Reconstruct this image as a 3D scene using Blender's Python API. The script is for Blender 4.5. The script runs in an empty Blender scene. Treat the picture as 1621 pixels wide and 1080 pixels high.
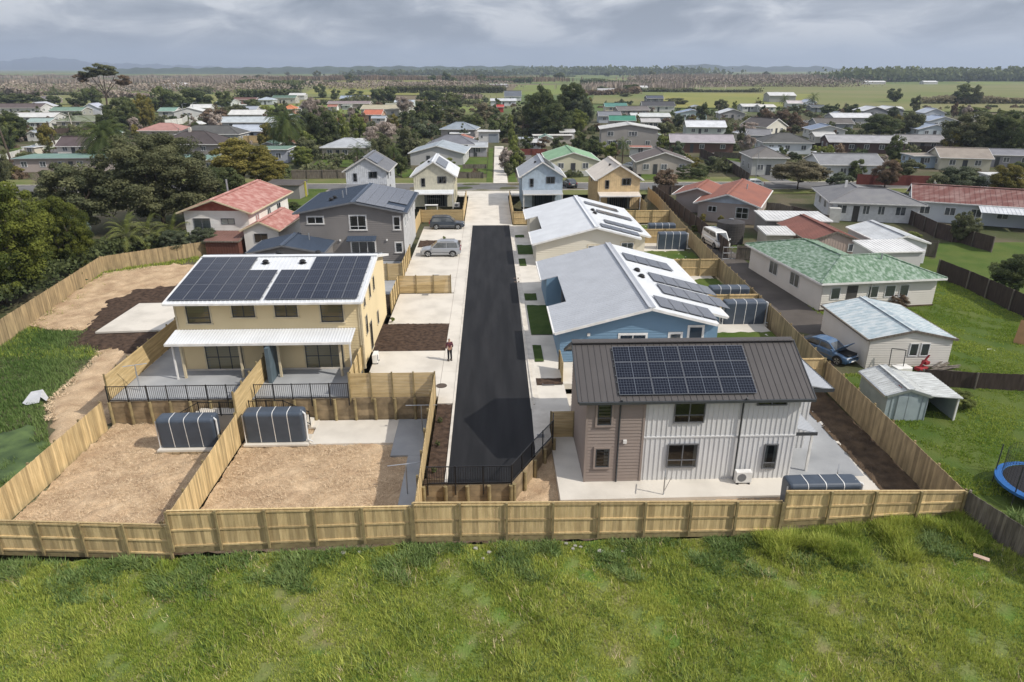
import bpy, bmesh, math, random
import numpy as np
from mathutils import Vector, Matrix
random.seed(7); RNG = np.random.default_rng(11)
R = math.radians; sc = bpy.context.scene; col = sc.collection
# ---------------------------------------------------------------- camera, sky, sun, exposure
FPX = 1081.0; PIT = math.atan((540-108)/FPX); YAW = R(1.87); CAMH = 19.5
cam = bpy.data.objects.new('camera', bpy.data.cameras.new('camera')); col.objects.link(cam)
cam.location = (0, 0, CAMH); cam.rotation_euler = (math.pi/2-PIT, 0, -YAW)
cam.data.sensor_width = 36; cam.data.lens = 36*FPX/1621; cam.data.clip_end = 20000; cam.data.clip_start = .5
sc.camera = cam
SUN = Vector((1.0, -.42, 1.0)).normalized()
sun = bpy.data.objects.new('sun', bpy.data.lights.new('sun', 'SUN')); col.objects.link(sun)
sun.data.energy = 3.9; sun.data.angle = R(.6); sun.data.color = (1, .94, .85)
sun.rotation_euler = SUN.to_track_quat('Z', 'Y').to_euler(); sun.location = (30, -12, 60)
W = bpy.data.worlds.new('World'); sc.world = W; W.use_nodes = True
nt = W.node_tree; nt.nodes.clear()
def wn(t, **k):
    n = nt.nodes.new(t)
    for a, b in k.items(): setattr(n, a, b)
    return n
out = wn('ShaderNodeOutputWorld'); bg = wn('ShaderNodeBackground'); bg.inputs[1].default_value = .15
sky = wn('ShaderNodeTexSky', sky_type='NISHITA'); sky.sun_disc = False
sky.sun_elevation = math.asin(SUN.z); sky.sun_rotation = math.atan2(SUN.x, SUN.y)
tc = wn('ShaderNodeTexCoord'); sx = wn('ShaderNodeSeparateXYZ'); nt.links.new(tc.outputs['Generated'], sx.inputs[0])
def wm(op, a, b=None, c=None, clamp=False):
    n = wn('ShaderNodeMath', operation=op); n.use_clamp = clamp
    for i, v in enumerate((a, b, c)):
        if v is None: continue
        if isinstance(v, (int, float)): n.inputs[i].default_value = v
        else: nt.links.new(v, n.inputs[i])
    return n.outputs[0]
zc = wm('ADD', wm('MAXIMUM', sx.outputs['Z'], 0.0), .24)
cx = wm('MULTIPLY', wm('DIVIDE', sx.outputs['X'], zc), 1.0); cy = wm('MULTIPLY', wm('DIVIDE', sx.outputs['Y'], zc), 1.0)
cv = wn('ShaderNodeCombineXYZ'); nt.links.new(cx, cv.inputs[0]); nt.links.new(cy, cv.inputs[1])
n1 = wn('ShaderNodeTexNoise'); n1.inputs['Scale'].default_value = 2.3; n1.inputs['Detail'].default_value = 8; n1.inputs['Roughness'].default_value = .56
n1.inputs['Distortion'].default_value = .5
nt.links.new(cv.outputs[0], n1.inputs['Vector'])
n2 = wn('ShaderNodeTexNoise'); n2.inputs['Scale'].default_value = .9; n2.inputs['Detail'].default_value = 3
nt.links.new(cv.outputs[0], n2.inputs['Vector'])
cl = wm('ADD', wm('MULTIPLY', n1.outputs[0], .65), wm('MULTIPLY', n2.outputs[0], .35))
rmp = wn('ShaderNodeValToRGB'); e = rmp.color_ramp.elements
e[0].position = .42; e[0].color = (1.25, 1.36, 1.7, 1); e[1].position = .58; e[1].color = (4.8, 4.8, 4.95, 1); q_ = e.new(.5); q_.color = (2.5, 2.6, 2.95, 1)
nt.links.new(cl, rmp.inputs[0])
hz = wn('ShaderNodeMapRange'); hz.inputs[1].default_value = 0; hz.inputs[2].default_value = .04; hz.inputs[3].default_value = 1; hz.inputs[4].default_value = 0
nt.links.new(sx.outputs['Z'], hz.inputs[0])
mh = wn('ShaderNodeMixRGB'); mh.inputs[2].default_value = (2.9, 3.4, 4.1, 1)
nt.links.new(wm('MULTIPLY', hz.outputs[0], .85), mh.inputs[0]); nt.links.new(rmp.outputs[0], mh.inputs[1])
ms = wn('ShaderNodeMixRGB'); ms.inputs[0].default_value = .9
nt.links.new(sky.outputs[0], ms.inputs[1]); nt.links.new(mh.outputs[0], ms.inputs[2])
# an overcast sky brightens smoothly from the horizon to the zenith
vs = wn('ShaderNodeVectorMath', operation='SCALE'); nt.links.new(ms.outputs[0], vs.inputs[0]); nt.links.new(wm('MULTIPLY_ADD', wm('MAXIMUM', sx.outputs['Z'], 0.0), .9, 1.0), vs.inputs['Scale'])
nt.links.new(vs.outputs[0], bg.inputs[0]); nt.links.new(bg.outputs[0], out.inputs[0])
sc.view_settings.view_transform = 'Standard'; sc.view_settings.look = 'None'
sc.view_settings.exposure = .12; sc.view_settings.gamma = 1; sc.view_settings.use_curve_mapping = False
sc.render.engine = 'CYCLES'
# ---------------------------------------------------------------- pixel -> place helpers (measuring from the survey of the photograph)
sP, cP = math.sin(PIT), math.cos(PIT)
def ray(px, py):
    u = px-810.5; v = py-540; F = FPX*cP-v*sP; D = FPX*sP+v*cP
    return u*math.cos(YAW)+F*math.sin(YAW), -u*math.sin(YAW)+F*math.cos(YAW), -D
def G(px, py, z=0):
    x, y, d = ray(px, py); t = (z-CAMH)/d; return x*t, y*t
def ZatY(px, py, Y):
    x, y, d = ray(px, py); return CAMH+d*Y/y
def mpp(px, py, z=0):            # metres per photo pixel at that ground point
    x, y = G(px, py, z); F = y*math.cos(YAW)+x*math.sin(YAW)
    return (F*cP+(CAMH-z)*sP)/FPX
# ---------------------------------------------------------------- object helpers
USED = {}
def tag(o, label=None, cat=None, group=None, kind=None):
    if label: o['label'] = label
    if cat: o['category'] = cat
    if group: o['group'] = group
    if kind: o['kind'] = kind
    return o
def empty(name, loc, rz=0, label=None, cat=None, group=None):
    o = bpy.data.objects.new(name, None); col.objects.link(o); o.location = loc; o.rotation_euler = (0, 0, rz)
    o.empty_display_size = .3
    return tag(o, label, cat, group)
def inst(name, me, parent=None, loc=(0, 0, 0), rz=0, scale=(1, 1, 1), mat4=None):
    o = bpy.data.objects.new(name, me); col.objects.link(o)
    if parent: o.parent = parent
    if mat4 is not None: o.matrix_local = mat4
    else:
        o.location = loc; o.rotation_euler = (0, 0, rz); o.scale = scale
    return o
class MB:
    def __init__(s): s.v = []; s.f = []; s.mi = []
    def poly(s, pts, m=0):
        b = len(s.v); s.v += [tuple(p) for p in pts]; s.f.append(tuple(range(b, b+len(pts)))); s.mi.append(m); return s
    def box(s, x0, x1, y0, y1, z0, z1, m=0):
        b = len(s.v); s.v += [(x0, y0, z0), (x1, y0, z0), (x1, y1, z0), (x0, y1, z0), (x0, y0, z1), (x1, y0, z1), (x1, y1, z1), (x0, y1, z1)]
        for q in ((0, 3, 2, 1), (4, 5, 6, 7), (0, 1, 5, 4), (1, 2, 6, 5), (2, 3, 7, 6), (3, 0, 4, 7)):
            s.f.append(tuple(b+i for i in q)); s.mi.append(m)
        return s
    def prism(s, pts, vec, m=0):
        n = len(pts); b = len(s.v); vec = Vector(vec)
        s.v += [tuple(p) for p in pts]+[tuple(Vector(p)+vec) for p in pts]
        s.f.append(tuple(range(b, b+n))); s.f.append(tuple(range(b+2*n-1, b+n-1, -1))); s.mi += [m, m]
        for i in range(n):
            j = (i+1) % n; s.f.append((b+j, b+i, b+n+i, b+n+j)); s.mi.append(m)
        return s
    def beam(s, p, q, w, h, m=0, up=(0, 0, 1)):
        p = Vector(p); q = Vector(q); d = (q-p).normalized(); u = Vector(up)
        if abs(d.dot(u)) > .98: u = Vector((0, 1, 0))
        a = d.cross(u).normalized()*(w/2); c = a.cross(d).normalized()*(h/2)
        return s.prism([p-a-c, p+a-c, p+a+c, p-a+c], q-p, m)
    def cyl(s, c, r, z0, z1, n=12, r2=None, m=0):
        r2 = r if r2 is None else r2; b = len(s.v)
        for zz, rr in ((z0, r), (z1, r2)):
            s.v += [(c[0]+rr*math.cos(2*math.pi*i/n), c[1]+rr*math.sin(2*math.pi*i/n), zz) for i in range(n)]
        for i in range(n):
            j = (i+1) % n; s.f.append((b+i, b+j, b+n+j, b+n+i)); s.mi.append(m)
        s.f.append(tuple(range(b+n-1, b-1, -1))); s.f.append(tuple(range(b+n, b+2*n))); s.mi += [m, m]
        return s
    def tube(s, p, q, r, r2=None, n=6, m=0):
        p = Vector(p); q = Vector(q); r2 = r if r2 is None else r2; d = (q-p).normalized()
        u = Vector((0, 0, 1)) if abs(d.z) < .95 else Vector((1, 0, 0)); a = d.cross(u).normalized(); c = a.cross(d); b = len(s.v)
        for o, rr in ((p, r), (q, r2)):
            s.v += [tuple(o+(a*math.cos(2*math.pi*i/n)+c*math.sin(2*math.pi*i/n))*rr) for i in range(n)]
        for i in range(n):
            j = (i+1) % n; s.f.append((b+i, b+j, b+n+j, b+n+i)); s.mi.append(m)
        s.f.append(tuple(range(b+n-1, b-1, -1))); s.f.append(tuple(range(b+n, b+2*n))); s.mi += [m, m]
        return s
    def mesh(s, name, mats):
        me = bpy.data.meshes.new(name); me.from_pydata(s.v, [], s.f)
        for m in (mats if isinstance(mats, (list, tuple)) else [mats]): me.materials.append(m)
        if any(s.mi): me.polygons.foreach_set('material_index', s.mi)
        bm = bmesh.new(); bm.from_mesh(me); bmesh.ops.recalc_face_normals(bm, faces=bm.faces); bm.to_mesh(me); bm.free()
        return me
    def build(s, name, mats, parent=None, smooth=False, mat4=None, kind=None, label=None, bevel=0):
        me = s.mesh(name, mats)
        if smooth: me.polygons.foreach_set('use_smooth', [True]*len(me.polygons))
        o = bpy.data.objects.new(name, me); col.objects.link(o)
        if parent: o.parent = parent
        if mat4 is not None: o.matrix_local = mat4
        if bevel:
            b = o.modifiers.new('bevel', 'BEVEL'); b.width = bevel; b.segments = 2; b.limit_method = 'ANGLE'
        return tag(o, label=label, kind=kind)
def np_mesh(name, V, F, mats, tint=None, smooth=False, mi=None):
    """V (n,3), F (m,k) with k 3 or 4"""
    me = bpy.data.meshes.new(name); k = F.shape[1]; m = len(F)
    me.vertices.add(len(V)); me.vertices.foreach_set('co', V.astype(np.float32).ravel())
    me.loops.add(m*k); me.loops.foreach_set('vertex_index', F.astype(np.int32).ravel())
    me.polygons.add(m); me.polygons.foreach_set('loop_start', np.arange(0, m*k, k, dtype=np.int32))
    me.update(calc_edges=True)
    if tint is not None:
        a = me.attributes.new('tint', 'FLOAT', 'POINT'); a.data.foreach_set('value', tint.astype(np.float32))
    for x in (mats if isinstance(mats, (list, tuple)) else [mats]): me.materials.append(x)
    if smooth: me.polygons.foreach_set('use_smooth', np.ones(m, dtype=bool))
    return me
# ---------------------------------------------------------------- materials
MC = {}
def mat(name, c1, rough=.7, metal=0, c2=None, scale=2.0, detail=5, bump=0, bscale=None, rnd=0, spec=.3, coat=0, stretch=None, contrast=(.35, .65), tint=False, trans=0, wave=None):
    if name in MC: return MC[name]
    m = bpy.data.materials.new(name); m.use_nodes = True; t = m.node_tree; b = t.nodes['Principled BSDF']
    b.inputs['Roughness'].default_value = rough; b.inputs['Metallic'].default_value = metal; b.inputs['Specular IOR Level'].default_value = spec
    if coat: b.inputs['Coat Weight'].default_value = coat
    L = t.links; nd = t.nodes.new
    if c2 is None: c2 = tuple(x*.82 for x in c1)
    geo = nd('ShaderNodeNewGeometry'); vec = geo.outputs['Position']
    if stretch:
        mp = nd('ShaderNodeMapping'); mp.inputs['Scale'].default_value = stretch; L.new(vec, mp.inputs[0]); vec = mp.outputs[0]
    if tint:
        at = nd('ShaderNodeAttribute'); at.attribute_name = 'tint'; fac = at.outputs['Fac']
    else:
        nz = nd('ShaderNodeTexNoise'); nz.inputs['Scale'].default_value = scale; nz.inputs['Detail'].default_value = detail; L.new(vec, nz.inputs['Vector'])
        mr = nd('ShaderNodeMapRange'); mr.inputs[1].default_value = contrast[0]; mr.inputs[2].default_value = contrast[1]
        L.new(nz.outputs[0], mr.inputs[0]); fac = mr.outputs[0]
    mx = nd('ShaderNodeMixRGB'); mx.inputs[1].default_value = (*c1, 1); mx.inputs[2].default_value = (*c2, 1); L.new(fac, mx.inputs[0])
    cout = mx.outputs[0]
    if rnd:
        oi = nd('ShaderNodeObjectInfo'); r2 = nd('ShaderNodeMapRange'); r2.inputs[3].default_value = 1-rnd; r2.inputs[4].default_value = 1+rnd*.6
        L.new(oi.outputs['Random'], r2.inputs[0]); hs = nd('ShaderNodeHueSaturation'); L.new(r2.outputs[0], hs.inputs['Value']); L.new(cout, hs.inputs['Color']); cout = hs.outputs[0]
    L.new(cout, b.inputs['Base Color'])
    if bump:
        nb = nd('ShaderNodeTexNoise'); nb.inputs['Scale'].default_value = bscale or scale*8; nb.inputs['Detail'].default_value = 6; L.new(vec, nb.inputs['Vector'])
        bp = nd('ShaderNodeBump'); bp.inputs['Strength'].default_value = 1; bp.inputs['Distance'].default_value = bump; L.new(nb.outputs[0], bp.inputs['Height']); L.new(bp.outputs[0], b.inputs['Normal'])
    if trans:
        tr = nd('ShaderNodeBsdfTranslucent'); L.new(cout, tr.inputs[0]); ad = nd('ShaderNodeMixShader'); ad.inputs[0].default_value = trans
        L.new(b.outputs[0], ad.inputs[1]); L.new(tr.outputs[0], ad.inputs[2]); L.new(ad.outputs[0], t.nodes['Material Output'].inputs[0])
    MC[name] = m; return m
def node(m, t, **k):
    n = m.node_tree.nodes.new(t)
    for a, b in k.items(): setattr(n, a, b)
    return n
def mth(m, op, a, b=None, clamp=False):
    n = node(m, 'ShaderNodeMath', operation=op); n.use_clamp = clamp
    for i, v in enumerate((a, b)):
        if v is None: continue
        if isinstance(v, (int, float)): n.inputs[i].default_value = v
        else: m.node_tree.links.new(v, n.inputs[i])
    return n.outputs[0]
def straw_mat():
    m = mat('straw mulch', (.74, .555, .36), .95, c2=(.44, .30, .185), scale=.8, detail=12, bump=.05, bscale=26, contrast=(.3, .72), spec=.1)
    t = m.node_tree; b = t.nodes['Principled BSDF']; src = b.inputs['Base Color'].links[0].from_socket
    geo = node(m, 'ShaderNodeNewGeometry')
    acc = None
    for i, (rx, s1, s2) in enumerate(((.5, 9, 60), (1.4, 60, 9), (2.3, 50, 12))):   # crossing straws
        mp = node(m, 'ShaderNodeMapping'); mp.inputs['Rotation'].default_value = (0, 0, rx); mp.inputs['Scale'].default_value = (s1, s2, 5)
        t.links.new(geo.outputs[0], mp.inputs[0]); nz = node(m, 'ShaderNodeTexNoise'); nz.inputs['Scale'].default_value = 1; nz.inputs['Detail'].default_value = 2; nz.inputs['Distortion'].default_value = 1.5
        t.links.new(mp.outputs[0], nz.inputs[0]); acc = nz.outputs[0] if acc is None else mth(m, 'MAXIMUM', acc, nz.outputs[0])
    mr = node(m, 'ShaderNodeMapRange'); mr.inputs[1].default_value = .48; mr.inputs[2].default_value = .75; mr.inputs[3].default_value = .55; mr.inputs[4].default_value = 1.25
    t.links.new(acc, mr.inputs[0]); hs = node(m, 'ShaderNodeHueSaturation'); t.links.new(mr.outputs[0], hs.inputs['Value']); t.links.new(src, hs.inputs['Color']); t.links.new(hs.outputs[0], b.inputs['Base Color'])
    return m
M = {}
M['straw'] = straw_mat()
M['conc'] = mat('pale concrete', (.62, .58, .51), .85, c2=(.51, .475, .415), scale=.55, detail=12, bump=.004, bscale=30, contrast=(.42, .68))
M['conc_grey'] = mat('grey concrete', (.36, .37, .38), .7, c2=(.27, .28, .29), scale=.5, detail=8, bump=.003, bscale=25)  # greyer, darker and slightly smoother than the pale concrete
M['conc2'] = mat('kerb concrete', (.62, .58, .51), .85, c2=(.5, .46, .4), scale=1.5, detail=8)
M['asph'] = mat('fresh asphalt', (.0105, .011, .0125), .75, c2=(.024, .024, .026), scale=.9, detail=12, bump=.006, bscale=60, spec=.22, contrast=(.38, .75), stretch=(1.5, .16, 1))
M['asph_old'] = mat('worn asphalt', (.16, .155, .15), .85, c2=(.11, .108, .105), scale=.3, detail=8, bump=.004, bscale=40)
M['drive_old'] = mat('gravelly asphalt', (.115, .10, .088), .9, c2=(.065, .057, .05), scale=.25, detail=10, bump=.02, bscale=20)
M['mulch'] = mat('bark mulch', (.105, .07, .05), .95, c2=(.045, .031, .024), scale=3, detail=10, bump=.06, bscale=22, spec=.1)
M['dirt'] = mat('bare soil', (.12, .085, .055), .95, c2=(.06, .043, .03), scale=1.3, detail=10, bump=.06, bscale=12, spec=.1)
M['lawn'] = mat('lawn grass', (.062, .105, .018), .9, c2=(.10, .13, .03), scale=.35, detail=12, bump=.06, bscale=14, spec=.15)
M['lawn_dark'] = mat('new lawn', (.035, .065, .012), .9, c2=(.055, .085, .02), scale=.9, detail=10, bump=.04, bscale=20, spec=.15)
M['verge'] = mat('verge grass', (.115, .14, .04), .9, c2=(.17, .165, .07), scale=.2, detail=10, bump=.05, bscale=8, spec=.15)
M['soil_g'] = mat('grassy soil', (.11, .18, .035), .95, c2=(.20, .19, .08), scale=.5, detail=10, bump=.08, bscale=9, spec=.1)
M['blade'] = mat('grass blades', (.14, .235, .02), .7, c2=(.64, .65, .16), tint=True, trans=.3, spec=.25)
M['blade_dry'] = mat('weed leaves', (.08, .15, .03), .7, c2=(.26, .33, .12), tint=True, trans=.25, spec=.25)
M['duck'] = mat('duckweed', (.11, .165, .05), .6, c2=(.03, .055, .02), scale=.7, detail=8)
M['water'] = mat('pond water', (.01, .013, .012), .08, c2=(.015, .02, .015), spec=.6)
M['pine'] = mat('new pine timber', (.60, .455, .24), .8, c2=(.45, .33, .165), scale=1.2, detail=8, rnd=.34, stretch=(6, 6, .8))
M['pine_d'] = mat('pine timber with painted shade', (.42, .315, .175), .85, c2=(.29, .22, .125), scale=1.0, detail=8, rnd=.32, stretch=(3, 3, 1))  # darker copy of the new pine, with shade put into its colour
M['pine_post'] = mat('treated pine post', (.30, .24, .12), .85, c2=(.2, .155, .08), scale=3, rnd=.15)
M['pine_h'] = mat('horizontal pine board', (.58, .44, .23), .8, c2=(.45, .33, .16), scale=1.2, detail=8, rnd=.15, stretch=(.8, .8, 6))
M['sleeper'] = mat('retaining sleeper', (.33, .25, .15), .9, c2=(.17, .13, .08), scale=1.5, detail=8, rnd=.2)
M['old_tim'] = mat('weathered timber', (.19, .165, .135), .9, c2=(.10, .085, .07), scale=1.5, rnd=.25, stretch=(5, 5, .7))
M['dark_tim'] = mat('dark stained timber', (.045, .032, .026), .9, c2=(.075, .055, .045), scale=1.5, rnd=.3, stretch=(5, 5, .7))
M['red_tim'] = mat('red stained fence', (.17, .05, .04), .9, rnd=.1)
M['white_tim'] = mat('pale fence paint', (.62, .62, .58), .8)
M['steel'] = mat('black powder coated steel', (.012, .012, .013), .4, spec=.5)
M['galv'] = mat('galvanised steel', (.5, .52, .54), .4, metal=.7)
M['white'] = mat('white paint', (.78, .77, .74), .6)
M['cream_trim'] = mat('cream trim', (.62, .53, .36), .65)
M['gtrim'] = mat('pale grey trim', (.6, .58, .55), .6)
M['frame_d'] = mat('charcoal window frame', (.05, .055, .06), .45, spec=.5)
M['frame_g'] = mat('grey window frame', (.15, .155, .165), .45, spec=.5)
M['frame_w'] = mat('white window frame', (.72, .73, .73), .5, spec=.4)
M['tank'] = mat('slate plastic tank', (.060, .078, .105), .42, c2=(.05, .066, .09), spec=.45)
M['pvc'] = mat('white pvc pipe', (.75, .75, .73), .4, spec=.5)
M['bark'] = mat('tree bark', (.11, .085, .065), .95, c2=(.06, .045, .035), scale=4, bump=.03)
M['bark_p'] = mat('pale bark', (.26, .22, .18), .95, c2=(.15, .125, .1), scale=4)
M['black'] = mat('black rubber', (.02, .02, .021), .7)
M['interior'] = mat('painted room dark', (.075, .072, .066), .9)
M['curtain'] = mat('pale curtain', (.55, .54, .5), .9)
M['door_blue'] = mat('slate blue door', (.09, .125, .15), .6)
M['wood_floor'] = mat('light shelf', (.45, .36, .25), .8)
M['rust'] = mat('rusty iron', (.23, .06, .045), .85, c2=(.33, .12, .09), scale=1.2, detail=8)
def glass(name='window glass', tint=(.62, .66, .67)):
    m = bpy.data.materials.new(name); m.use_nodes = True; t = m.node_tree; t.nodes.clear()
    o = t.nodes.new('ShaderNodeOutputMaterial'); tr = t.nodes.new('ShaderNodeBsdfTransparent'); tr.inputs[0].default_value = (*tint, 1)
    gl = t.nodes.new('ShaderNodeBsdfGlossy'); gl.inputs['Roughness'].default_value = .03; gl.inputs[0].default_value = (.95, .97, 1, 1)
    fr = t.nodes.new('ShaderNodeFresnel'); fr.inputs[0].default_value = 1.6; mx = t.nodes.new('ShaderNodeMixShader')
    t.links.new(fr.outputs[0], mx.inputs[0]); t.links.new(tr.outputs[0], mx.inputs[1]); t.links.new(gl.outputs[0], mx.inputs[2]); t.links.new(mx.outputs[0], o.inputs[0])
    return m
M['glass'] = glass()
M['glass_far'] = mat('dark window glass', (.055, .065, .075), .08, c2=(.15, .16, .165), scale=1.5, spec=.6)
def cells_mat(nx, ny, name, mid=True, base=(.006, .009, .02), line=(.30, .33, .37), lw=.045):
    """photovoltaic face: cell grid printed on the panel, laid out in the panel's own coordinates (0..1)"""
    m = bpy.data.materials.new(name); m.use_nodes = True; t = m.node_tree; b = t.nodes['Principled BSDF']
    uv = node(m, 'ShaderNodeUVMap'); sp = node(m, 'ShaderNodeSeparateXYZ'); t.links.new(uv.outputs[0], sp.inputs[0])
    fx = mth(m, 'FRACT', mth(m, 'MULTIPLY', sp.outputs[0], nx)); fy = mth(m, 'FRACT', mth(m, 'MULTIPLY', sp.outputs[1], ny))
    lx = mth(m, 'LESS_THAN', mth(m, 'ABSOLUTE', mth(m, 'SUBTRACT', fx, .5)), .5-lw); ly = mth(m, 'LESS_THAN', mth(m, 'ABSOLUTE', mth(m, 'SUBTRACT', fy, .5)), .5-lw)
    cell = mth(m, 'MULTIPLY', lx, ly)
    if mid:
        cell = mth(m, 'MULTIPLY', cell, mth(m, 'GREATER_THAN', mth(m, 'ABSOLUTE', mth(m, 'SUBTRACT', sp.outputs[0 if mid == 'x' else 1], .5)), .009))
    mx = node(m, 'ShaderNodeMixRGB'); mx.inputs[1].default_value = (*line, 1); mx.inputs[2].default_value = (*base, 1); t.links.new(cell, mx.inputs[0])
    t.links.new(mx.outputs[0], b.inputs['Base Color']); b.inputs['Roughness'].default_value = .12; b.inputs['Specular IOR Level'].default_value = .5
    return m
M['cellsL'] = cells_mat(12, 6, 'solar cells landscape', 'x', base=(.004, .006, .013), line=(.12, .135, .16), lw=.03)
M['cellsP'] = cells_mat(6, 12, 'solar cells portrait', 'y', line=(.085, .10, .13), lw=.04)
M['cellsG'] = cells_mat(6, 12, 'solar cells with painted sky sheen', False, base=(.105, .11, .128), line=(.15, .155, .17), lw=.03)  # grey base colour stands in for sky reflected at a grazing angle
M['frame_s'] = mat('grey anodised panel frame', (.17, .18, .20), .45)
def panel_mesh(w, h, cm, name='solar_panel', fr=None):
    mb = MB(); mb.box(0, w, 0, h, 0, .035, 0)
    me = mb.mesh(name, [fr or M['frame_d'], cm])
    bm = bmesh.new(); bm.from_mesh(me); uvl = bm.loops.layers.uv.new('UVMap'); e = .018
    vs = [bm.verts.new(p) for p in ((e, e, .0375), (w-e, e, .0375), (w-e, h-e, .0375), (e, h-e, .0375))]
    f = bm.faces.new(vs); f.material_index = 1
    for l, uv in zip(f.loops, ((0, 0), (1, 0), (1, 1), (0, 1))): l[uvl].uv = uv
    bm.to_mesh(me); bm.free(); return me
def rmat(kind, c, c2=None, **k):
    n = '%s %.3f %.3f %.3f' % ((kind,)+tuple(c)); return mat(n, c, c2=c2, **k)
# ---------------------------------------------------------------- terrain
def lerp_tab(x, tab): return np.interp(x, [t[0] for t in tab], [t[1] for t in tab])
FIELD_Z = [(-40, -1.75), (-15, -1.65), (-4, -1.15), (8, -1.15), (13.6, -1.05), (18.6, -.5), (22.5, -.1), (40, -.2)]
def wob(x, y, a, s):
    return a*(np.sin(x*s+1.3*np.sin(y*s*.7))*np.cos(y*s*1.1+.8*np.sin(x*s*.9)))
def ground_h(x, y):
    x = np.asarray(x, float); y = np.asarray(y, float); z = np.zeros_like(x+y)
    zl = np.interp(y, [27, 45, 60, 80, 95], [-1.85, -1.75, -1.35, -.6, -.05]); z = np.where((x < -16) & (y >= 26.5), zl, z)
    zr = np.interp(y, [27, 41, 60, 75], [-.8, -.6, -.35, -.05]); z = np.where((x >= 20) & (y >= 26.5), zr, z)
    z = np.where(y < 26.5, lerp_tab(x, FIELD_Z)-1.4, z)
    z = z+np.where(y < 130, wob(x, y, .06, .8), 0)
    site = (x > -24.2) & (x < 22.4) & (y > 26.45) & (y < 118)
    site = site | ((x > 22.3) & (x < 25.2) & (y > 90) & (y < 118))
    return np.where(site, -2.6, z)
def axis(lo, hi, step, far, grow=1.25, extra=()):
    a = list(np.arange(lo, hi+step, step)); s = step
    while a[-1] < far: s *= grow; a.append(a[-1]+s)
    s = step; b = [lo]
    while b[-1] > -far: s *= grow; b.append(b[-1]-s)
    return np.array(sorted(set(a+b+list(extra))))
def grid_mesh(name, xs, ys, hf, m, smooth=True):
    X, Y = np.meshgrid(xs, ys); Z = hf(X, Y); V = np.stack([X, Y, Z], -1).reshape(-1, 3); nx, ny = len(xs), len(ys)
    i = np.arange(nx-1)[None, :]+np.arange(ny-1)[:, None]*nx; F = np.stack([i, i+1, i+nx+1, i+nx], -1).reshape(-1, 4)
    return np_mesh(name, V, F, m, smooth=smooth)
def ground_mat():
    m = mat('countryside ground', (.062, .075, .03), .95, c2=(.125, .105, .07), scale=.16, detail=12, bump=.08, bscale=2, spec=.1)
    t = m.node_tree; b = t.nodes['Principled BSDF']; near = b.inputs['Base Color'].links[0].from_socket
    geo = node(m, 'ShaderNodeNewGeometry'); mp = node(m, 'ShaderNodeMapping'); mp.inputs['Scale'].default_value = (1/170, 1/330, 1); mp.inputs['Rotation'].default_value = (0, 0, .12)
    t.links.new(geo.outputs[0], mp.inputs[0]); vo = node(m, 'ShaderNodeTexVoronoi', distance='CHEBYCHEV'); vo.inputs['Scale'].default_value = 1; t.links.new(mp.outputs[0], vo.inputs['Vector'])
    sp = node(m, 'ShaderNodeSeparateXYZ'); t.links.new(vo.outputs['Color'], sp.inputs[0])
    rp = node(m, 'ShaderNodeValToRGB'); rp.color_ramp.interpolation = 'CONSTANT'; el = rp.color_ramp.elements
    cols = [(0, (.12, .16, .05)), (.2, (.17, .21, .06)), (.38, (.10, .14, .05)), (.55, (.20, .20, .07)), (.7, (.13, .165, .055)), (.85, (.17, .14, .09))]
    el[0].color = (*cols[0][1], 1); el[1].position = cols[1][0]; el[1].color = (*cols[1][1], 1)
    for p, c in cols[2:]: q = el.new(p); q.color = (*c, 1)
    t.links.new(sp.outputs[0], rp.inputs[0])
    nz = node(m, 'ShaderNodeTexNoise'); nz.inputs['Scale'].default_value = .02; nz.inputs['Detail'].default_value = 10; t.links.new(geo.outputs[0], nz.inputs['Vector'])
    m2 = node(m, 'ShaderNodeMixRGB'); m2.inputs[2].default_value = (.15, .125, .08, 1)
    mr = node(m, 'ShaderNodeMapRange'); mr.inputs[1].default_value = .48; mr.inputs[2].default_value = .72; mr.inputs[4].default_value = .7; t.links.new(nz.outputs[0], mr.inputs[0]); t.links.new(mr.outputs[0], m2.inputs[0]); t.links.new(rp.outputs[0], m2.inputs[1])
    sy = node(m, 'ShaderNodeSeparateXYZ'); t.links.new(geo.outputs[0], sy.inputs[0])
    fy = node(m, 'ShaderNodeMapRange'); fy.inputs[1].default_value = 300; fy.inputs[2].default_value = 360; t.links.new(sy.outputs[1], fy.inputs[0])
    m3 = node(m, 'ShaderNodeMixRGB'); t.links.new(fy.outputs[0], m3.inputs[0]); t.links.new(near, m3.inputs[1]); t.links.new(m2.outputs[0], m3.inputs[2]); t.links.new(m3.outputs[0], b.inputs['Base Color'])
    return m
xs = axis(-62, 75, 1.0, 9000, 1.3, (-24.25, -24.15, 22.35, 22.45)); ys = axis(10, 130, 1.0, 9000, 1.3, (26.42, 26.5))
g = inst('ground', grid_mesh('ground', xs, ys, ground_h, ground_mat())); tag(g, kind='structure')
def inpoly(px, py, P):
    c = np.zeros(px.shape, bool); n = len(P)
    for i in range(n):
        x1, y1 = P[i]; x2, y2 = P[(i+1) % n]
        cnd = ((y1 > py) != (y2 > py)); xi = (x2-x1)*(py-y1)/(y2-y1+1e-9)+x1; c ^= cnd & (px < xi)
    return c
def edge_d(px, py, P):
    d = np.full(px.shape, 1e9); n = len(P)
    for i in range(n):
        a = np.array(P[i]); b = np.array(P[(i+1) % n]); ab = b-a; L = (ab**2).sum()+1e-9
        t = np.clip(((px-a[0])*ab[0]+(py-a[1])*ab[1])/L, 0, 1); d = np.minimum(d, np.hypot(px-a[0]-t*ab[0], py-a[1]-t*ab[1]))
    return np.where(inpoly(px, py, P), d, -d)
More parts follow.
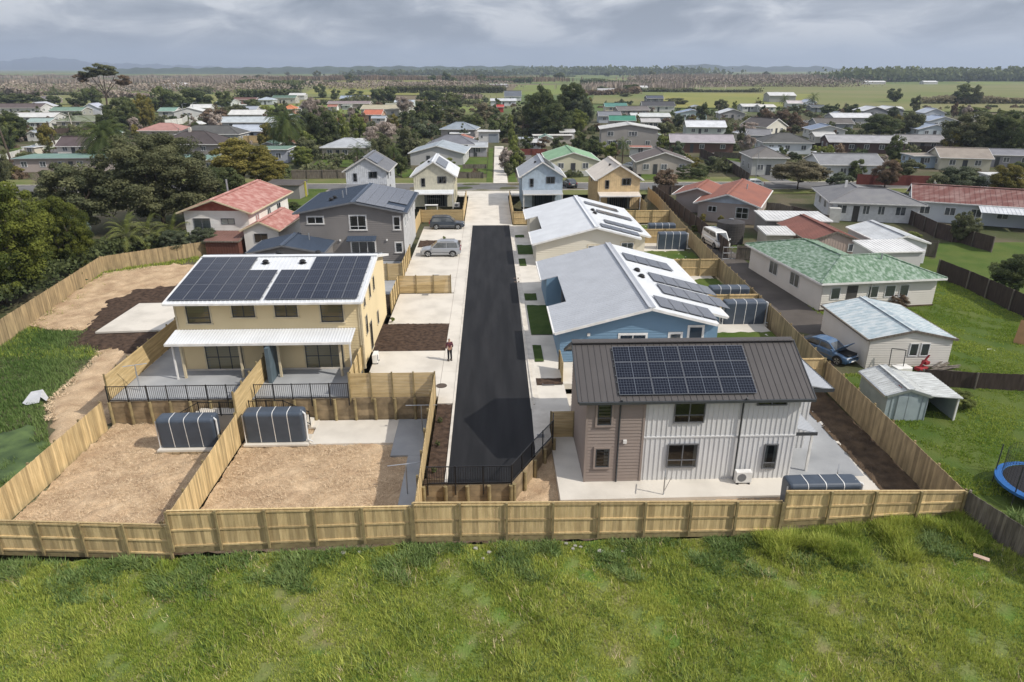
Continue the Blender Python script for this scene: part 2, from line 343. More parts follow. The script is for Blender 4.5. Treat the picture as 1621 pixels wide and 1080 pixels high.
def organic(name, P, base, m, step=.25, lift=.05, rough=.03, rs=3.0, edge=.6, wobe=.35, label=None):
    """a bed with a wandering rim: rises just out of the ground inside the outline, sinks under it outside"""
    P = [tuple(p) for p in P]; x0 = min(p[0] for p in P)-1; x1 = max(p[0] for p in P)+1; y0 = min(p[1] for p in P)-1; y1 = max(p[1] for p in P)+1
    xs = np.arange(x0, x1, step); ys = np.arange(y0, y1, step)
    def hf(X, Y):
        d = edge_d(X, Y, P)+wob(X, Y, wobe, 1.9)+wob(X, Y, wobe*.5, 4.3); b = base(X, Y) if callable(base) else base
        n = wob(X, Y, rough, rs)+wob(X+5, Y-3, rough*.6, rs*2.3)+RNG.normal(0, rough*.35, X.shape)
        return b+np.clip(d/edge, -1, 1)*(lift+.12)-.12*(d < 5)*np.clip(1-d/edge, 0, 1)+n*np.clip(d/edge, 0, 1)
    return tag(inst(name, grid_mesh(name, xs, ys, hf, m)), kind='structure', label=label)
def sheet(name, P, z, m, thick=0, kind='structure'):
    mb = MB(); 
    pts = [(p[0], p[1], z if len(p) < 3 else p[2]) for p in P]
    if thick: mb.prism(pts, (0, 0, -thick))
    else: mb.poly(pts)
    o = mb.build(name, m)
    if not thick:
        if o.data.polygons[0].normal.z < 0: o.data.flip_normals()
    return tag(o, kind=kind)
def rect(x0, x1, y0, y1): return [(x0, y0), (x1, y0), (x1, y1), (x0, y1)]
def rough_rect(name, x0, x1, y0, y1, z, m, amp=.04, step=.16, rs=2.6, zf=None, shear=False):
    xs = np.linspace(x0, x1, max(3, int((x1-x0)/step))); ys = np.linspace(y0, y1, max(3, int((y1-y0)/step)))
    hf = lambda X, Y: (zf(X, Y) if zf else z)+wob(X, Y, amp, rs)+wob(X+2, Y+7, amp*.7, rs*2.1)+RNG.normal(0, amp*.45, X.shape)
    me = grid_mesh(name, xs, ys, hf, m)
    if shear:
        c = np.empty(len(me.vertices)*3); me.vertices.foreach_get('co', c); c = c.reshape(-1, 3); k = (y1-c[:, 1])/(y1-y0); c[:, 1] += k*np.interp(c[:, 0], [-25.2, -14.95], [.72, -.05]); me.vertices.foreach_set('co', c.ravel())
    return tag(inst(name, me), kind='structure')
ZL = -1.6; ZR = -.75
# the shared driveway and yards
sheet('driveway', [(-2.3, 29.55), (.9, 29.55), (2.32, 32.1), (2.42, 36), (2.55, 60), (2.62, 90.5), (-2.33, 90.5)], 0, M['asph'], .3)
for i in range(6):
    y0 = 90.5+i*3.85; sheet('driveway', rect(-3.45, 3.0, y0, y0+3.83), -.004+.002*(i % 2), M['conc'], .2)
sheet('driveway', [(-5, 113.6), (5, 113.6), (7, 117.8), (-7, 117.8)], .01, M['conc'], .2)
# left of the asphalt: footpath slabs, parking, beds
for y0, y1 in ((38.4, 43.2), (43.2, 48), (48, 54), (54, 60), (60, 66), (66, 72), (72, 78), (78, 84), (84, 90.5)):
    sheet('footpath', rect(-3.42, -2.46, y0+.008, y1-.008), .004, M['conc'], .2)
mb = MB(); mb.box(-2.45, -2.31, 29.55, 90.5, -.3, .03); tag(mb.build('kerb', M['conc2']), kind='structure')
rough_rect('mulch_bed', -3.4, -2.47, 30.0, 38.3, -.02, M['mulch'], .03, .1)
sheet('ground_slab', rect(-3.5, -2.3, 29.5, 30.0), -.03, M['dirt'], .3)
def patio(x0, x1, y0, y1, z, m, t=.2): return sheet('concrete_yard', rect(x0, x1, y0, y1), z, m, t)
patio(-8.45, -3.44, 52.9, 60.9, 0, M['conc']); patio(-8.45, -3.44, 39.45, 47.0, .002, M['conc'])
rough_rect('mulch_bed', -8.9, -3.45, 47.0, 52.9, -.02, M['mulch'], .035, .12)
sheet('concrete_yard', [(-8.7, 63.3), (-3.44, 66.2), (-3.44, 90.0), (-8.7, 90.0)], 0, M['conc'], .2)
sheet('concrete_yard', [(-4.4, 61.2), (-3.44, 61.2), (-3.44, 66.1), (-4.4, 65.5)], .002, M['conc'], .2)
rough_rect('mulch_bed', -8.9, -4.4, 61.2, 65.9, -.06, M['mulch'], .03, .2)
for x0, x1, y0, y1 in ((-8.5, -6.0, 78.6, 81.9), (-5.0, -2.95+-.6, 78.6, 81.9)):
    rough_rect('mulch_bed', x0, x1, y0, y1, .04, M['mulch'], .03, .15)
# duplex terrace and stairs
patio(-24.1, -9.05, 39.42, 44.2, 0, M['conc_grey'], .3); patio(-24.1, -21.0, 44.2, 56, -.01, M['conc_grey'], .3)
patio(-9.05, -3.5, 39.42, 39.45, 0, M['conc'], .3)
sheet('earth_bed', rect(-24.1, -9.0, 54, 66), -.1, M['dirt'], .3); sheet('earth_bed', rect(-24.1, -20.5, 66, 72), -.1, M['dirt'], .3)
sheet('earth_bed', rect(-20.5, -8.6, 61, 73), -.05, M['conc_grey'], .3)
# lower left yards
rough_rect('straw_mulch', -24.15, -15.3, 26.6, 39.3, ZL, M['straw'], .06, .14, shear=True)
rough_rect('straw_mulch', -15.1, -3.6, 26.5, 39.3, ZL-.04, M['straw'], .05, .14)
rough_rect('straw_mulch', -3.55, 3.35, 26.5, 29.6, -1.35, M['straw'], .06, .1)
rough_rect('straw_mulch', .9, 3.4, 29.5, 36.4, -1.2, M['straw'], .05, .1, zf=lambda X, Y: np.interp(Y, [29.5, 34, 36.4], [-1.32, -.85, -.8]))
sheet('concrete_yard', rect(-11.1, -6.0, 36.3, 39.25), ZL+.06, M['conc'], .3); sheet('concrete_yard', rect(-5.99, -3.7, 34.8, 39.25), ZL+.065, M['conc_grey'], .3)
sheet('concrete_yard', rect(-4.95, -3.7, 29.2, 34.79), ZL+.06, M['conc_grey'], .3)
# right side strip next to the asphalt
sheet('footpath', [(2.40, 37.5), (2.95, 37.5), (3.05, 60), (3.12, 90.5), (2.63, 90.5), (2.56, 60)], .005, M['conc2'], .2)
sheet('footpath', [(2.33, 32.1), (3.35, 33.9), (3.35, 37.5), (2.43, 37.5)], .004, M['conc2'], .2)
patio(2.9, 22.3, 41.05, 90.4, -.02, M['conc'], .4)
patio(2.9, 4.8, 35.35, 41.04, -.05, M['conc'], .6)
rough_rect('mulch_bed', 2.98, 4.75, 40.9, 41.9, .01, M['mulch'], .012, .12)
for i, (x0, x1, y0, y1) in enumerate(((3.15, 5.0, 50, 57.2), (3.15, 4.9, 75, 79.4), (3.1, 3.75, 44.7, 47.8), (3.1, 3.85, 70.2, 73.1), (3.12, 4.25, 83.3, 84.6), (3.1, 4.2, 58.6, 60.6))):
    rough_rect('lawn', x0, x1, y0, y1, .03, M['lawn_dark'], .02, .15)
# back lawns beside the tanks
for x0, x1, y0, y1 in ((17.3, 22.3, 43.5, 50), (17.6, 22.5, 57, 64.8), (17.5, 23, 69.5, 76), (17.5, 23.2, 80, 90)):
    rough_rect('lawn', x0, x1, y0, y1, .02, M['lawn'], .03, .2)
# right yard round the brown roofed house
sheet('concrete_yard', [(3.4, 28.95), (15.3, 29.0), (20.0, 29.2), (20.5, 41.0), (3.4, 41.0)], ZR, M['conc'], .5)
sheet('concrete_yard', [(15.75, 30.6), (19.85, 30.6), (20.4, 41.0), (15.75, 41.0)], ZR+.004, M['conc_grey'], .05)
rough_rect('earth_bed', 3.35, 22.3, 26.5, 28.97, -1.05, M['straw'], .05, .15, zf=lambda X, Y: np.interp(X, [3.4, 14, 22.3], [-1.3, -.95, -.75])+.1*(Y-27)/2)
rough_rect('earth_bed', 20.0, 22.32, 27.2, 41.0, -.72, M['dirt'], .04, .12)
sheet('concrete_yard', rect(17.9, 22.3, 41.0, 43.5), -.05, M['conc'], .5)
# street and cross roads
sheet('road', [(-300, 119.6), (-40, 118.6), (300, 117.3), (300, 124.6), (-40, 126.2), (-300, 127.4)], .012, M['asph_old'])
mb = MB()
mb.prism([(-300, 127.4, .1), (-40, 126.3, .1), (300, 124.7, .1), (300, 124.9, .1), (-40, 126.5, .1), (-300, 127.6, .1)], (0, 0, -.1))
mb.prism([(-300, 119.4, .1), (-40, 118.4, .1), (300, 117.1, .1), (300, 117.3, .1), (-40, 118.6, .1), (-300, 119.6, .1)], (0, 0, -.1))
tag(mb.build('kerb', M['conc2']), kind='structure')
sheet('verge', [(-300, 127.65), (-40, 126.55), (300, 124.95), (300, 131), (-40, 133), (-300, 134)], .06, M['verge'])
sheet('verge', [(-300, 113.5), (-8, 113.5), (-8, 118.3), (-40, 118.35), (-300, 119.35)], .05, M['verge'])
sheet('verge', [(8, 113.5), (300, 113.5), (300, 117.05), (8, 118.2)], .05, M['verge'])
def strip(name, P, z, m):     # P pixel outline on the ground
    return sheet(name, [G(x, y, 0) for x, y in P], z, m)
strip('driveway', [(781, 291), (804, 291), (797, 232), (783, 232)], .09, M['conc'])
strip('verge', [(770, 289), (779, 289), (781, 235), (774, 235)], .095, M['lawn']); strip('verge', [(806, 289), (818, 289), (806, 235), (799, 235)], .095, M['lawn'])
strip('driveway', [(820, 290), (860, 291), (838, 240), (812, 238)], .085, M['asph_old'])
strip('driveway', [(1228, 292), (1262, 291), (1180, 262), (1125, 236), (1112, 238)], .085, M['asph_old'])
strip('road', [(1170, 210), (1215, 205), (1290, 195), (1300, 190), (1240, 193), (1180, 200)], .09, M['asph_old'])
strip('road', [(1500, 215), (1520, 222), (1440, 226), (1420, 222), (1475, 205)], .09, M['asph_old'])
strip('road', [(0, 262), (0, 246), (60, 240), (130, 232), (190, 226), (190, 232), (95, 252), (40, 262)], .09, M['asph_old'])
strip('lawn', [(620, 272), (640, 283), (660, 275), (640, 262)], .11, M['lawn'])
strip('lawn', [(720, 272), (770, 276), (772, 250), (730, 250)], .11, M['lawn']); strip('lawn', [(495, 262), (560, 266), (560, 253), (505, 253)], .11, M['lawn'])
strip('lawn', [(1015, 258), (1015, 285), (1060, 285), (1000, 262)], .11, M['lawn']); strip('lawn', [(1135, 250), (1190, 262), (1180, 250), (1130, 240)], .11, M['lawn'])
strip('lawn', [(0, 252), (0, 240), (60, 228), (110, 223), (110, 230), (60, 240)], .11, M['lawn'])
strip('lawn', [(430, 345), (470, 340), (520, 300), (470, 300), (440, 315)], .1, M['lawn'])
# neighbours on the right
sheet('driveway', [(22.9, 46.5, -.5), (25.0, 44.0, -.55), (28.6, 50.5, -.38), (28.7, 55.9, -.28), (28.0, 68, -.1), (27.6, 80, .06), (24.0, 80, .06), (23.2, 60, -.25)], 0, M['drive_old'])
xs = np.arange(22.6, 75, .5); ys = np.arange(27, 79, .5)
def lawn_h(X, Y): return np.interp(Y, [27, 41, 60, 78], [-.78, -.55, -.28, .02])+wob(X, Y, .05, .9)+.06-.5*((X < 28.4) & (Y > 43))
tag(inst('lawn', grid_mesh('lawn', xs, ys, lawn_h, M['lawn'])), kind='structure')
# wild land on the left
bl = lambda X, Y: np.interp(Y, [27, 45, 60, 80, 95], [-1.85, -1.75, -1.35, -.6, -.05])
organic('straw_mulch', [(-40.2, 57), (-41.6, 66), (-41.0, 71.5), (-35, 75), (-27, 73), (-24.8, 60), (-24.6, 40), (-25.0, 36.5), (-27, 37.2), (-30.4, 42.5), (-31, 50), (-33, 56), (-38, 56)], bl, M['straw'], .25, .12, .05)
organic('mulch_bed', [(-34.2, 52.6), (-36.8, 62.5), (-35.2, 66.5), (-30, 68), (-25.2, 66), (-24.8, 50.8), (-29, 50.2)], lambda X, Y: bl(X, Y)+.1, M['mulch'], .25, .1, .03)
sheet('concrete_slab', [(-33.1, 54.4, -.98), (-27.0, 54.8, -.98), (-26.4, 61.8, -.88), (-32.8, 61.6, -.88)], 0, M['conc'], .15)
sheet('concrete_slab', [(-26.98, 54.8, -.97), (-24.7, 55.2, -.97), (-24.7, 57.4, -.97), (-26.7, 57.2, -.97)], 0, M['conc'], .2)
organic('pond', [(-31.0, 38.5), (-29.5, 39.6), (-28, 38.0), (-25.2, 35.8), (-25.6, 33.3), (-27.4, 32.6), (-29.5, 34)], lambda X, Y: bl(X, Y)+.03, M['duck'], .3, .06, 0, edge=.5)
# far paddocks
def far(name, P, m, z=.25): return strip(name, P, z, m)
M['past'] = mat('bright pasture', (.145, .17, .06), .95, c2=(.20, .19, .09), scale=.012, detail=10, spec=.1)
M['past_y'] = mat('yellowed pasture', (.25, .235, .075), .95, c2=(.18, .20, .06), scale=.015, detail=10, spec=.1)
M['past_b'] = mat('brown rough pasture', (.19, .155, .10), .95, c2=(.14, .13, .065), scale=.02, detail=10, spec=.1)
far('pasture', [(980, 168), (1700, 172), (1700, 133), (1240, 134), (1000, 146)], M['past'], .3)
far('pasture', [(1050, 172), (1240, 172), (1290, 150), (1050, 148)], M['past_y'], .4)
far('pasture', [(1300, 176), (1700, 180), (1700, 166), (1320, 164)], M['past'], .35)
far('pasture', [(935, 165), (1045, 168), (1040, 150), (940, 152)], M['past'], .35)
far('pasture', [(350, 152), (560, 156), (600, 136), (350, 131)], M['past'], .3); far('pasture', [(0, 165), (250, 168), (320, 140), (0, 136)], M['past'], .28)
far('pasture', [(720, 168), (800, 168), (800, 146), (700, 148)], M['past'], .3); far('pasture', [(480, 150), (720, 152), (700, 128), (520, 126)], M['past_y'], .33)
# ---------------------------------------------------------------- houses
def side_mat(W, D, s):
    return {'F': Matrix.Identity(4), 'R': Matrix.Translation((W, 0, 0)) @ Matrix.Rotation(R(90), 4, 'Z'),
            'B': Matrix.Translation((W, D, 0)) @ Matrix.Rotation(R(180), 4, 'Z'), 'L': Matrix.Translation((0, D, 0)) @ Matrix.Rotation(R(-90), 4, 'Z')}[s]
def xr_at(P, z):     # x range of a convex wall outline at height z
    xs = []; n = len(P)
    for i in range(n):
        (x1, z1), (x2, z2) = P[i], P[(i+1) % n]
        if (z1-z)*(z2-z) <= 0 and abs(z1-z2) > 1e-9: xs.append(x1+(z-z1)*(x2-x1)/(z2-z1))
    return (min(xs), max(xs)) if len(xs) > 1 else None
def weatherboards(P, step=.18, z0=0.02, xa=-1e9, xb=1e9):
    mb = MB(); top = max(p[1] for p in P); z = z0
    while z < top-.03:
        z2 = min(z+step, top-.005); a = xr_at(P, z+.003); b = xr_at(P, z2-.004)
        if a and b:
            a = (max(a[0], xa), min(a[1], xb)); b = (max(b[0], xa), min(b[1], xb))
            if a[1] > a[0] and b[1] > b[0]:
                mb.poly([(a[0], -.034, z), (a[1], -.034, z), (b[1], -.006, z2), (b[0], -.006, z2)]); mb.poly([(a[0], 0, z), (a[1], 0, z), (a[1], -.034, z), (a[0], -.034, z)])
        z = z2
    return mb
def top_at(P, x):
    n = len(P); ys = []
    for i in range(n):
        (x1, z1), (x2, z2) = P[i], P[(i+1) % n]
        if (x1-x)*(x2-x) <= 0 and abs(x1-x2) > 1e-9: ys.append(z1+(x-x1)*(z2-z1)/(x2-x1))
    return max(ys)
def window(par, Mw, x, z, w, h, frame='frame_w', nv=2, transom=0, trim=None, curtain=0, far=False, sill=True, dep=.07, name='window', doorh=None):
    """x is the left edge, z the sill, both on the wall"""
    Mx = Mw @ Matrix.Translation((x, 0, z)); mb = MB(); t = .06 if not far else .07; d = dep
    mb.box(0, w, -d, .0, 0, t); mb.box(0, w, -d, 0, h-t, h); mb.box(0, t, -d, 0, t, h-t); mb.box(w-t, w, -d, 0, t, h-t)
    for i in range(1, nv): mb.box(w*i/nv-t*.45, w*i/nv+t*.45, -d+.006, 0, t, h-t)
    if transom: mb.box(t, w-t, -d+.01, 0, h*transom-t*.4, h*transom+t*.4)
    o = mb.build(name, M[frame], par, mat4=Mx)
    g = MB().poly([(t, -.035, t), (w-t, -.035, t), (w-t, -.035, h-t), (t, -.035, h-t)]).build('pane', M['glass_far' if far else 'glass'], o)
    if not far:
        MB().poly([(t, -.008, t), (w-t, -.008, t), (w-t, -.008, h-t), (t, -.008, h-t)]).build('painted_room_dark', M['interior'], o)  # flat sheet on the wall, coloured dark to stand for the unlit room
        if curtain:
            mb = MB(); c = curtain; n = 5
            for s in ((0, 1) if c > 0 else (1,)):
                a = t if s == 0 else w-t-abs(c)*w; 
                for i in range(n):
                    q = abs(c)*w/n; mb.poly([(a+i*q, -.012-.008*(i % 2), t), (a+(i+1)*q, -.020+.008*(i % 2), t), (a+(i+1)*q, -.020+.008*(i % 2), h-t), (a+i*q, -.012-.008*(i % 2), h-t)])
            mb.build('curtain', M['curtain'], o)
    if trim:
        b = .1; mb = MB(); mb.box(-b, w+b, -d+.012, 0, h, h+b); mb.box(-b, 0, -d+.015, 0, 0, h); mb.box(w, w+b, -d+.015, 0, 0, h)
        if sill: mb.box(-b-.04, w+b+.04, -d-.03, 0, -b*.9, 0)
        mb.build('window_trim', M[trim], o)
    return o
def mbsplit(mb, name, m, par):
    for k in range(len(mb.v)//8):     # eight vertices and six faces to a piece
        q = MB(); q.v = mb.v[k*8:k*8+8]; q.f = [tuple(i-k*8 for i in f) for f in mb.f[k*6:k*6+6]]; q.mi = [0]*6; q.build(name, m, par)
def slab(mb, P, t, m=0): return mb.prism([(p[0], p[1], p[2]) for p in P], (0, 0, -t), m)
def roof_sheet(A, B, C, D, t=.06, rib=.4, rh=.03, rw=.04):
    """A-B eave, D-C ridge; ribs run from the eave to the ridge"""
    mb = MB(); slab(mb, (A, B, C, D), t); A, B, C, D = map(Vector, (A, B, C, D)); L = (B-A).length
    if rib:
        n = max(2, int(L/rib))
        for i in range(n+1):
            f = (i+.5)/(n+1); p = A.lerp(B, f); q = D.lerp(C, f); u = (B-A).normalized()*rw/2; up = Vector((0, 0, rh))
            a, b, c, d = p-u, p+u, q+u, q-u
            mb.poly([a, d, d+up*1+u*.3, a+up+u*.3]); mb.poly([b, a, a+up+u*.3, b+up-u*.3]); mb.poly([b, b+up-u*.3, c+up-u*.3, c]); mb.poly([a+up+u*.3, d+up+u*.3, c+up-u*.3, b+up-u*.3])
    return mb
def house(name, label, cat, loc, rz, W, D, h, roof='gy', rpos=None, rz_top=1.5, h2=None, ov=.45, ove=.5, wall=None, rmat_=None, trim='white', clad=None, wins=(), group=None,
          rib=.4, gut=True, far=False, gable_mat=None, z0=0, cladstep=.18, batten_parts=False, cap=True, panelz=None):
    """local x 0..W across the front, y 0..D back; h eave height (front/left), h2 the other eave"""
    o = empty(name, (loc[0], loc[1], z0), rz, label, cat, group); h2 = h if h2 is None else h2
    if roof in ('gy', 'monox'): r = W/2 if rpos is None else rpos
    else: r = D/2 if rpos is None else rpos
    zr = max(h, h2)+rz_top
    PF = PB = [(0, 0), (W, 0), (W, h), (0, h)]; PL = PR = [(0, 0), (D, 0), (D, h), (0, h)]
    if roof == 'gy':
        PF = [(0, 0), (W, 0), (W, h2), (r, zr), (0, h)]; PB = [(0, 0), (W, 0), (W, h), (W-r, zr), (0, h2)]; PL = [(0, 0), (D, 0), (D, h), (0, h)]; PR = [(0, 0), (D, 0), (D, h2), (0, h2)]
    elif roof == 'gx':
        PR = [(0, 0), (D, 0), (D, h2), (r, zr), (0, h)]; PL = [(0, 0), (D, 0), (D, h), (D-r, zr), (0, h2)]; PB = [(0, 0), (W, 0), (W, h2), (0, h2)]
    elif roof == 'mono':      # slopes up to the back
        PR = [(0, 0), (D, 0), (D, h2), (0, h)]; PL = [(0, 0), (D, 0), (D, h), (0, h2)]; PB = [(0, 0), (W, 0), (W, h2), (0, h2)]
    elif roof == 'monox':
        PF = [(0, 0), (W, 0), (W, h2), (0, h)]; PB = [(0, 0), (W, 0), (W, h), (0, h2)]; PR = [(0, 0), (D, 0), (D, h2), (0, h2)]
    sides = {'F': PF, 'R': PR, 'B': PB, 'L': PL}; mb = MB()
    for s, P in sides.items():
        Mx = side_mat(W, D, s); mb.poly([Mx @ Vector((x, 0, z)) for x, z in P])
    mb.build('wall', wall, o); o['_s'] = 0
    if clad:
        for s in ('F', 'R', 'L'):
            P = sides[s]; Mx = side_mat(W, D, s); k = clad if isinstance(clad, str) else clad.get(s)
            if k == 'w': q = weatherboards(P, cladstep).build('weatherboards', wall, o, mat4=Mx, kind='stuff')
            if k == 'b':
                L = P[1][0]; n = int(L/.3); me = MB().box(-.02, .02, -.03, 0, 0, 1).mesh('batten', wall); mj = MB()
                for i in range(n+1):
                    x = .03+(L-.06)*i/n; tz = top_at(P, x)-.02
                    if batten_parts and s == 'F': inst('batten', me, o, mat4=Mx @ Matrix.Translation((x, 0, .02)) @ Matrix.Diagonal((1, 1, tz-.02, 1)))
                    else: mj.box(x-.02, x+.02, -.03, 0, .02, tz)
                if mj.v: mj.build('battens', wall, o, mat4=Mx, kind='stuff')
    # roof
    e = ov; ez = .04
    if roof == 'gy':
        sl = (zr-h)/r; sr = (zr-h2)/(W-r); 
        A = [(-ove, -e, h-sl*ove+ez), (-ove, D+e, h-sl*ove+ez), (r, D+e, zr+ez), (r, -e, zr+ez)]
        B = [(W+ove, D+e, h2-sr*ove+ez), (W+ove, -e, h2-sr*ove+ez), (r, -e, zr+ez), (r, D+e, zr+ez)]
        ro = roof_sheet(A[0], A[1], A[2], A[3], rib=rib).build('roof', rmat_, o); rb = roof_sheet(B[0], B[1], B[2], B[3], rib=rib).build('roof', rmat_, o)
        mb = MB()
        for y in (-e-.03, D+e+.03):
            mb.beam((-ove, y, A[0][2]-.06), (r, y, zr-.02), .05, .17); mb.beam((W+ove, y, B[1][2]-.06), (r, y, zr-.02), .05, .17)
        mbsplit(mb, 'barge_board', M[trim], o)
        if cap: 
            mb = MB(); mb.beam((r-.12, -e-.02, zr+ez+.01), (r-.12, D+e+.02, zr+ez+.01), .26, .05, up=(.3, 0, 1)); mb.beam((r+.12, -e-.02, zr+ez+.01), (r+.12, D+e+.02, zr+ez+.01), .26, .05, up=(-.3, 0, 1)); mb.build('ridge_cap', rmat_, o)
        if gut:
            mb = MB(); mb.box(-ove-.12, -ove, -e, D+e, A[0][2]-.13, A[0][2]+.0); mb.box(W+ove, W+ove+.12, -e, D+e, B[0][2]-.13, B[0][2]); mbsplit(mb, 'gutter', M[trim], o)
            mb = MB(); mb.box(-ove, 0, -e, D+e, A[0][2]-.11, A[0][2]-.08); mb.box(W, W+ove, -e, D+e, B[0][2]-.11, B[0][2]-.08); mbsplit(mb, 'soffit', M[trim], o)
    elif roof in ('gx', 'mono'):
        if roof == 'gx':
            sf = (zr-h)/r; sb = (zr-h2)/(D-r)
            A = [(-e, -ove, h-sf*ove+ez), (W+e, -ove, h-sf*ove+ez), (W+e, r, zr+ez), (-e, r, zr+ez)]; B = [(W+e, D+ove, h2-sb*ove+ez), (-e, D+ove, h2-sb*ove+ez), (-e, r, zr+ez), (W+e, r, zr+ez)]
        else:
            sf = (h2-h)/D; A = [(-e, -ove, h-sf*ove+ez), (W+e, -ove, h-sf*ove+ez), (W+e, D+.15, h2+sf*.15+ez), (-e, D+.15, h2+sf*.15+ez)]; B = None; r = D+.15; zr = h2+sf*.15
        roof_sheet(*A, rib=rib).build('roof', rmat_, o)
        if B: roof_sheet(*B, rib=rib).build('roof', rmat_, o)
        mb = MB()
        for x in (-e-.03, W+e+.03):
            mb.beam((x, -ove, A[0][2]-.06), (x, r, zr-.02), .05, .17)
            if B: mb.beam((x, D+ove, B[0][2]-.06), (x, r, zr-.02), .05, .17)
        mbsplit(mb, 'barge_board', M[trim], o)
        if cap and B: 
            mb = MB(); mb.beam((-e-.02, r-.12, zr+ez+.01), (W+e+.02, r-.12, zr+ez+.01), .26, .05, up=(0, .3, 1)); mb.beam((-e-.02, r+.12, zr+ez+.01), (W+e+.02, r+.12, zr+ez+.01), .26, .05, up=(0, -.3, 1)); mb.build('ridge_cap', rmat_, o)
        if gut:
            mb = MB(); mb.box(-e, W+e, -ove-.12, -ove, A[0][2]-.13, A[0][2])
            if B: mb.box(-e, W+e, D+ove, D+ove+.12, B[0][2]-.13, B[0][2])
            mbsplit(mb, 'gutter', M[trim], o)
            mb = MB(); mb.box(-e, W+e, -ove, 0, A[0][2]-.11, A[0][2]-.08); mbsplit(mb, 'soffit', M[trim], o)
    elif roof == 'monox':
        sf = (h2-h)/W; A = [(-ove, -e, h-sf*ove+ez), (-ove, D+e, h-sf*ove+ez), (W+ove, D+e, h2+sf*ove+ez), (W+ove, -e, h2+sf*ove+ez)]
        roof_sheet(*A, rib=rib).build('roof', rmat_, o)
        mb = MB()
        for y in (-e-.03, D+e+.03): mb.beam((-ove, y, A[0][2]-.06), (W+ove, y, A[2][2]-.06), .05, .17)
        mbsplit(mb, 'barge_board', M[trim], o)
    elif roof == 'hip':
        w0, w1, d0, d1 = -ove, W+ove, -ove, D+ove; zz = h+ez; s = min(w1-w0, d1-d0)/2; zt = h+ez+rz_top; mb = MB()
        if w1-w0 >= d1-d0: r0 = (w0+s, (d0+d1)/2, zt); r1 = (w1-s, (d0+d1)/2, zt)
        else: r0 = ((w0+w1)/2, d0+s, zt); r1 = ((w0+w1)/2, d1-s, zt)
        a, b, c, d = (w0, d0, zz), (w1, d0, zz), (w1, d1, zz), (w0, d1, zz)
        def face(*pts):
            pts = [p for i, p in enumerate(pts) if i == 0 or (Vector(p)-Vector(pts[i-1])).length > .01]; mm = MB(); slab(mm, pts, .06); mm.build('roof', rmat_, o)
        if w1-w0 >= d1-d0: face(a, b, r1, r0); face(b, c, r1); face(c, d, r0, r1); face(d, a, r0)
        else: face(a, b, r0); face(b, c, r1, r0); face(c, d, r1); face(d, a, r0, r1)
        mb = MB()
        for p, q in ((a, r0), (d, r0 if w1-w0 >= d1-d0 else r1), (b, r1 if w1-w0 >= d1-d0 else r0), (c, r1), (r0, r1)):
            if (Vector(p)-Vector(q)).length > .05: mb.beam(Vector(p)+Vector((0, 0, .03)), Vector(q)+Vector((0, 0, .03)), .22, .06)
        mb.build('ridge_cap', rmat_, o)
        mb = MB(); mb.box(w0, w1, d0-.1, d0, zz-.16, zz-.01); mb.box(w0, w1, d1, d1+.1, zz-.16, zz-.01); mb.box(w0-.1, w0, d0, d1, zz-.16, zz-.01); mb.box(w1, w1+.1, d0, d1, zz-.16, zz-.01)
        mb.box(w0, w1, d0, 0, zz-.17, zz-.14); mb.box(w0, 0, 0, D, zz-.17, zz-.14); mb.box(W, w1, 0, D, zz-.17, zz-.14); mbsplit(mb, 'gutter', M[trim], o)
    for w in wins:
        s, x, z, ww, hh = w[:5]; kw = dict(w[5]) if len(w) > 5 else {}
        window(o, side_mat(W, D, s), x, z, ww, hh, far=far, **kw)
    del o['_s']
    return o
def panels(par, me, o, u, v, nu, nv, pw, ph, skip=(), n=None, lift=.09, rails=True):
    """solar panels laid on a roof plane: o corner, u along, v up the slope"""
    o, u, v = Vector(o), Vector(u).normalized(), Vector(v).normalized(); nn = u.cross(v).normalized()
    if nn.z < 0: nn = -nn
    for j in range(nv):
        for i in range(nu):
            if (i, j) in skip: continue
            p = o+u*(i*(pw+.02))+v*(j*(ph+.02))+nn*lift; mx = Matrix((u, v, nn)).transposed().to_4x4(); mx.translation = p
            inst('solar_panel', me, par, mat4=mx)
    if rails:
        mb = MB(); 
        for j in range(nv):
            for fr in (.2, .8):
                a = o+v*(j*(ph+.02)+ph*fr)+nn*(lift-.03); i0 = min(i for i in range(nu) if (i, j) not in skip); i1 = max(i for i in range(nu) if (i, j) not in skip)
                mb.beam(a+u*(i0*(pw+.02)-.06), a+u*((i1+1)*(pw+.02)+.04), .04, .05)
        mb.build('panel_rail', M['galv'], par)
PL_L = panel_mesh(1.72, 1.03, M['cellsL'], fr=M['frame_s']); PL_P = panel_mesh(1.0, 2.24, M['cellsP'], fr=M['frame_s']); PL_G = panel_mesh(1.03, 1.72, M['cellsG'], fr=mat('grey panel frame', (.16, .17, .19), .5))
def roof_vent(par, p, r=.16):
    mb = MB(); mb.cyl((p[0], p[1]), r*.7, p[2]-.1, p[2]+.14, 10); mb.cyl((p[0], p[1]), r*1.25, p[2]+.14, p[2]+.26, 12, r*.7); mb.cyl((p[0], p[1]), r*1.4, p[2]+.0, p[2]+.03, 12)
    mb.build('roof_vent', M['black'], par)
def downpipe(par, x, y, z0, z1, m='frame_d', r=.045):
    mb = MB(); mb.tube((x, y, z0), (x, y, z1-.35), r, n=8); mb.tube((x, y, z1-.36), (x, y-.4, z1), r, n=8); mb.build('downpipe', M[m], par, smooth=False)
def rib_mat(name, c, c2=None, rough=.45, **k): return mat(name, c, rough, c2=c2 or tuple(x*.9 for x in c), scale=.7, spec=.35, **k)
RW = rib_mat('white roofing', (.66, .68, .70))
RG = rib_mat('light grey roofing', (.44, .46, .49)); RBL = rib_mat('slate blue roofing', (.055, .075, .11)); RBR = rib_mat('brown roofing', (.085, .078, .075))
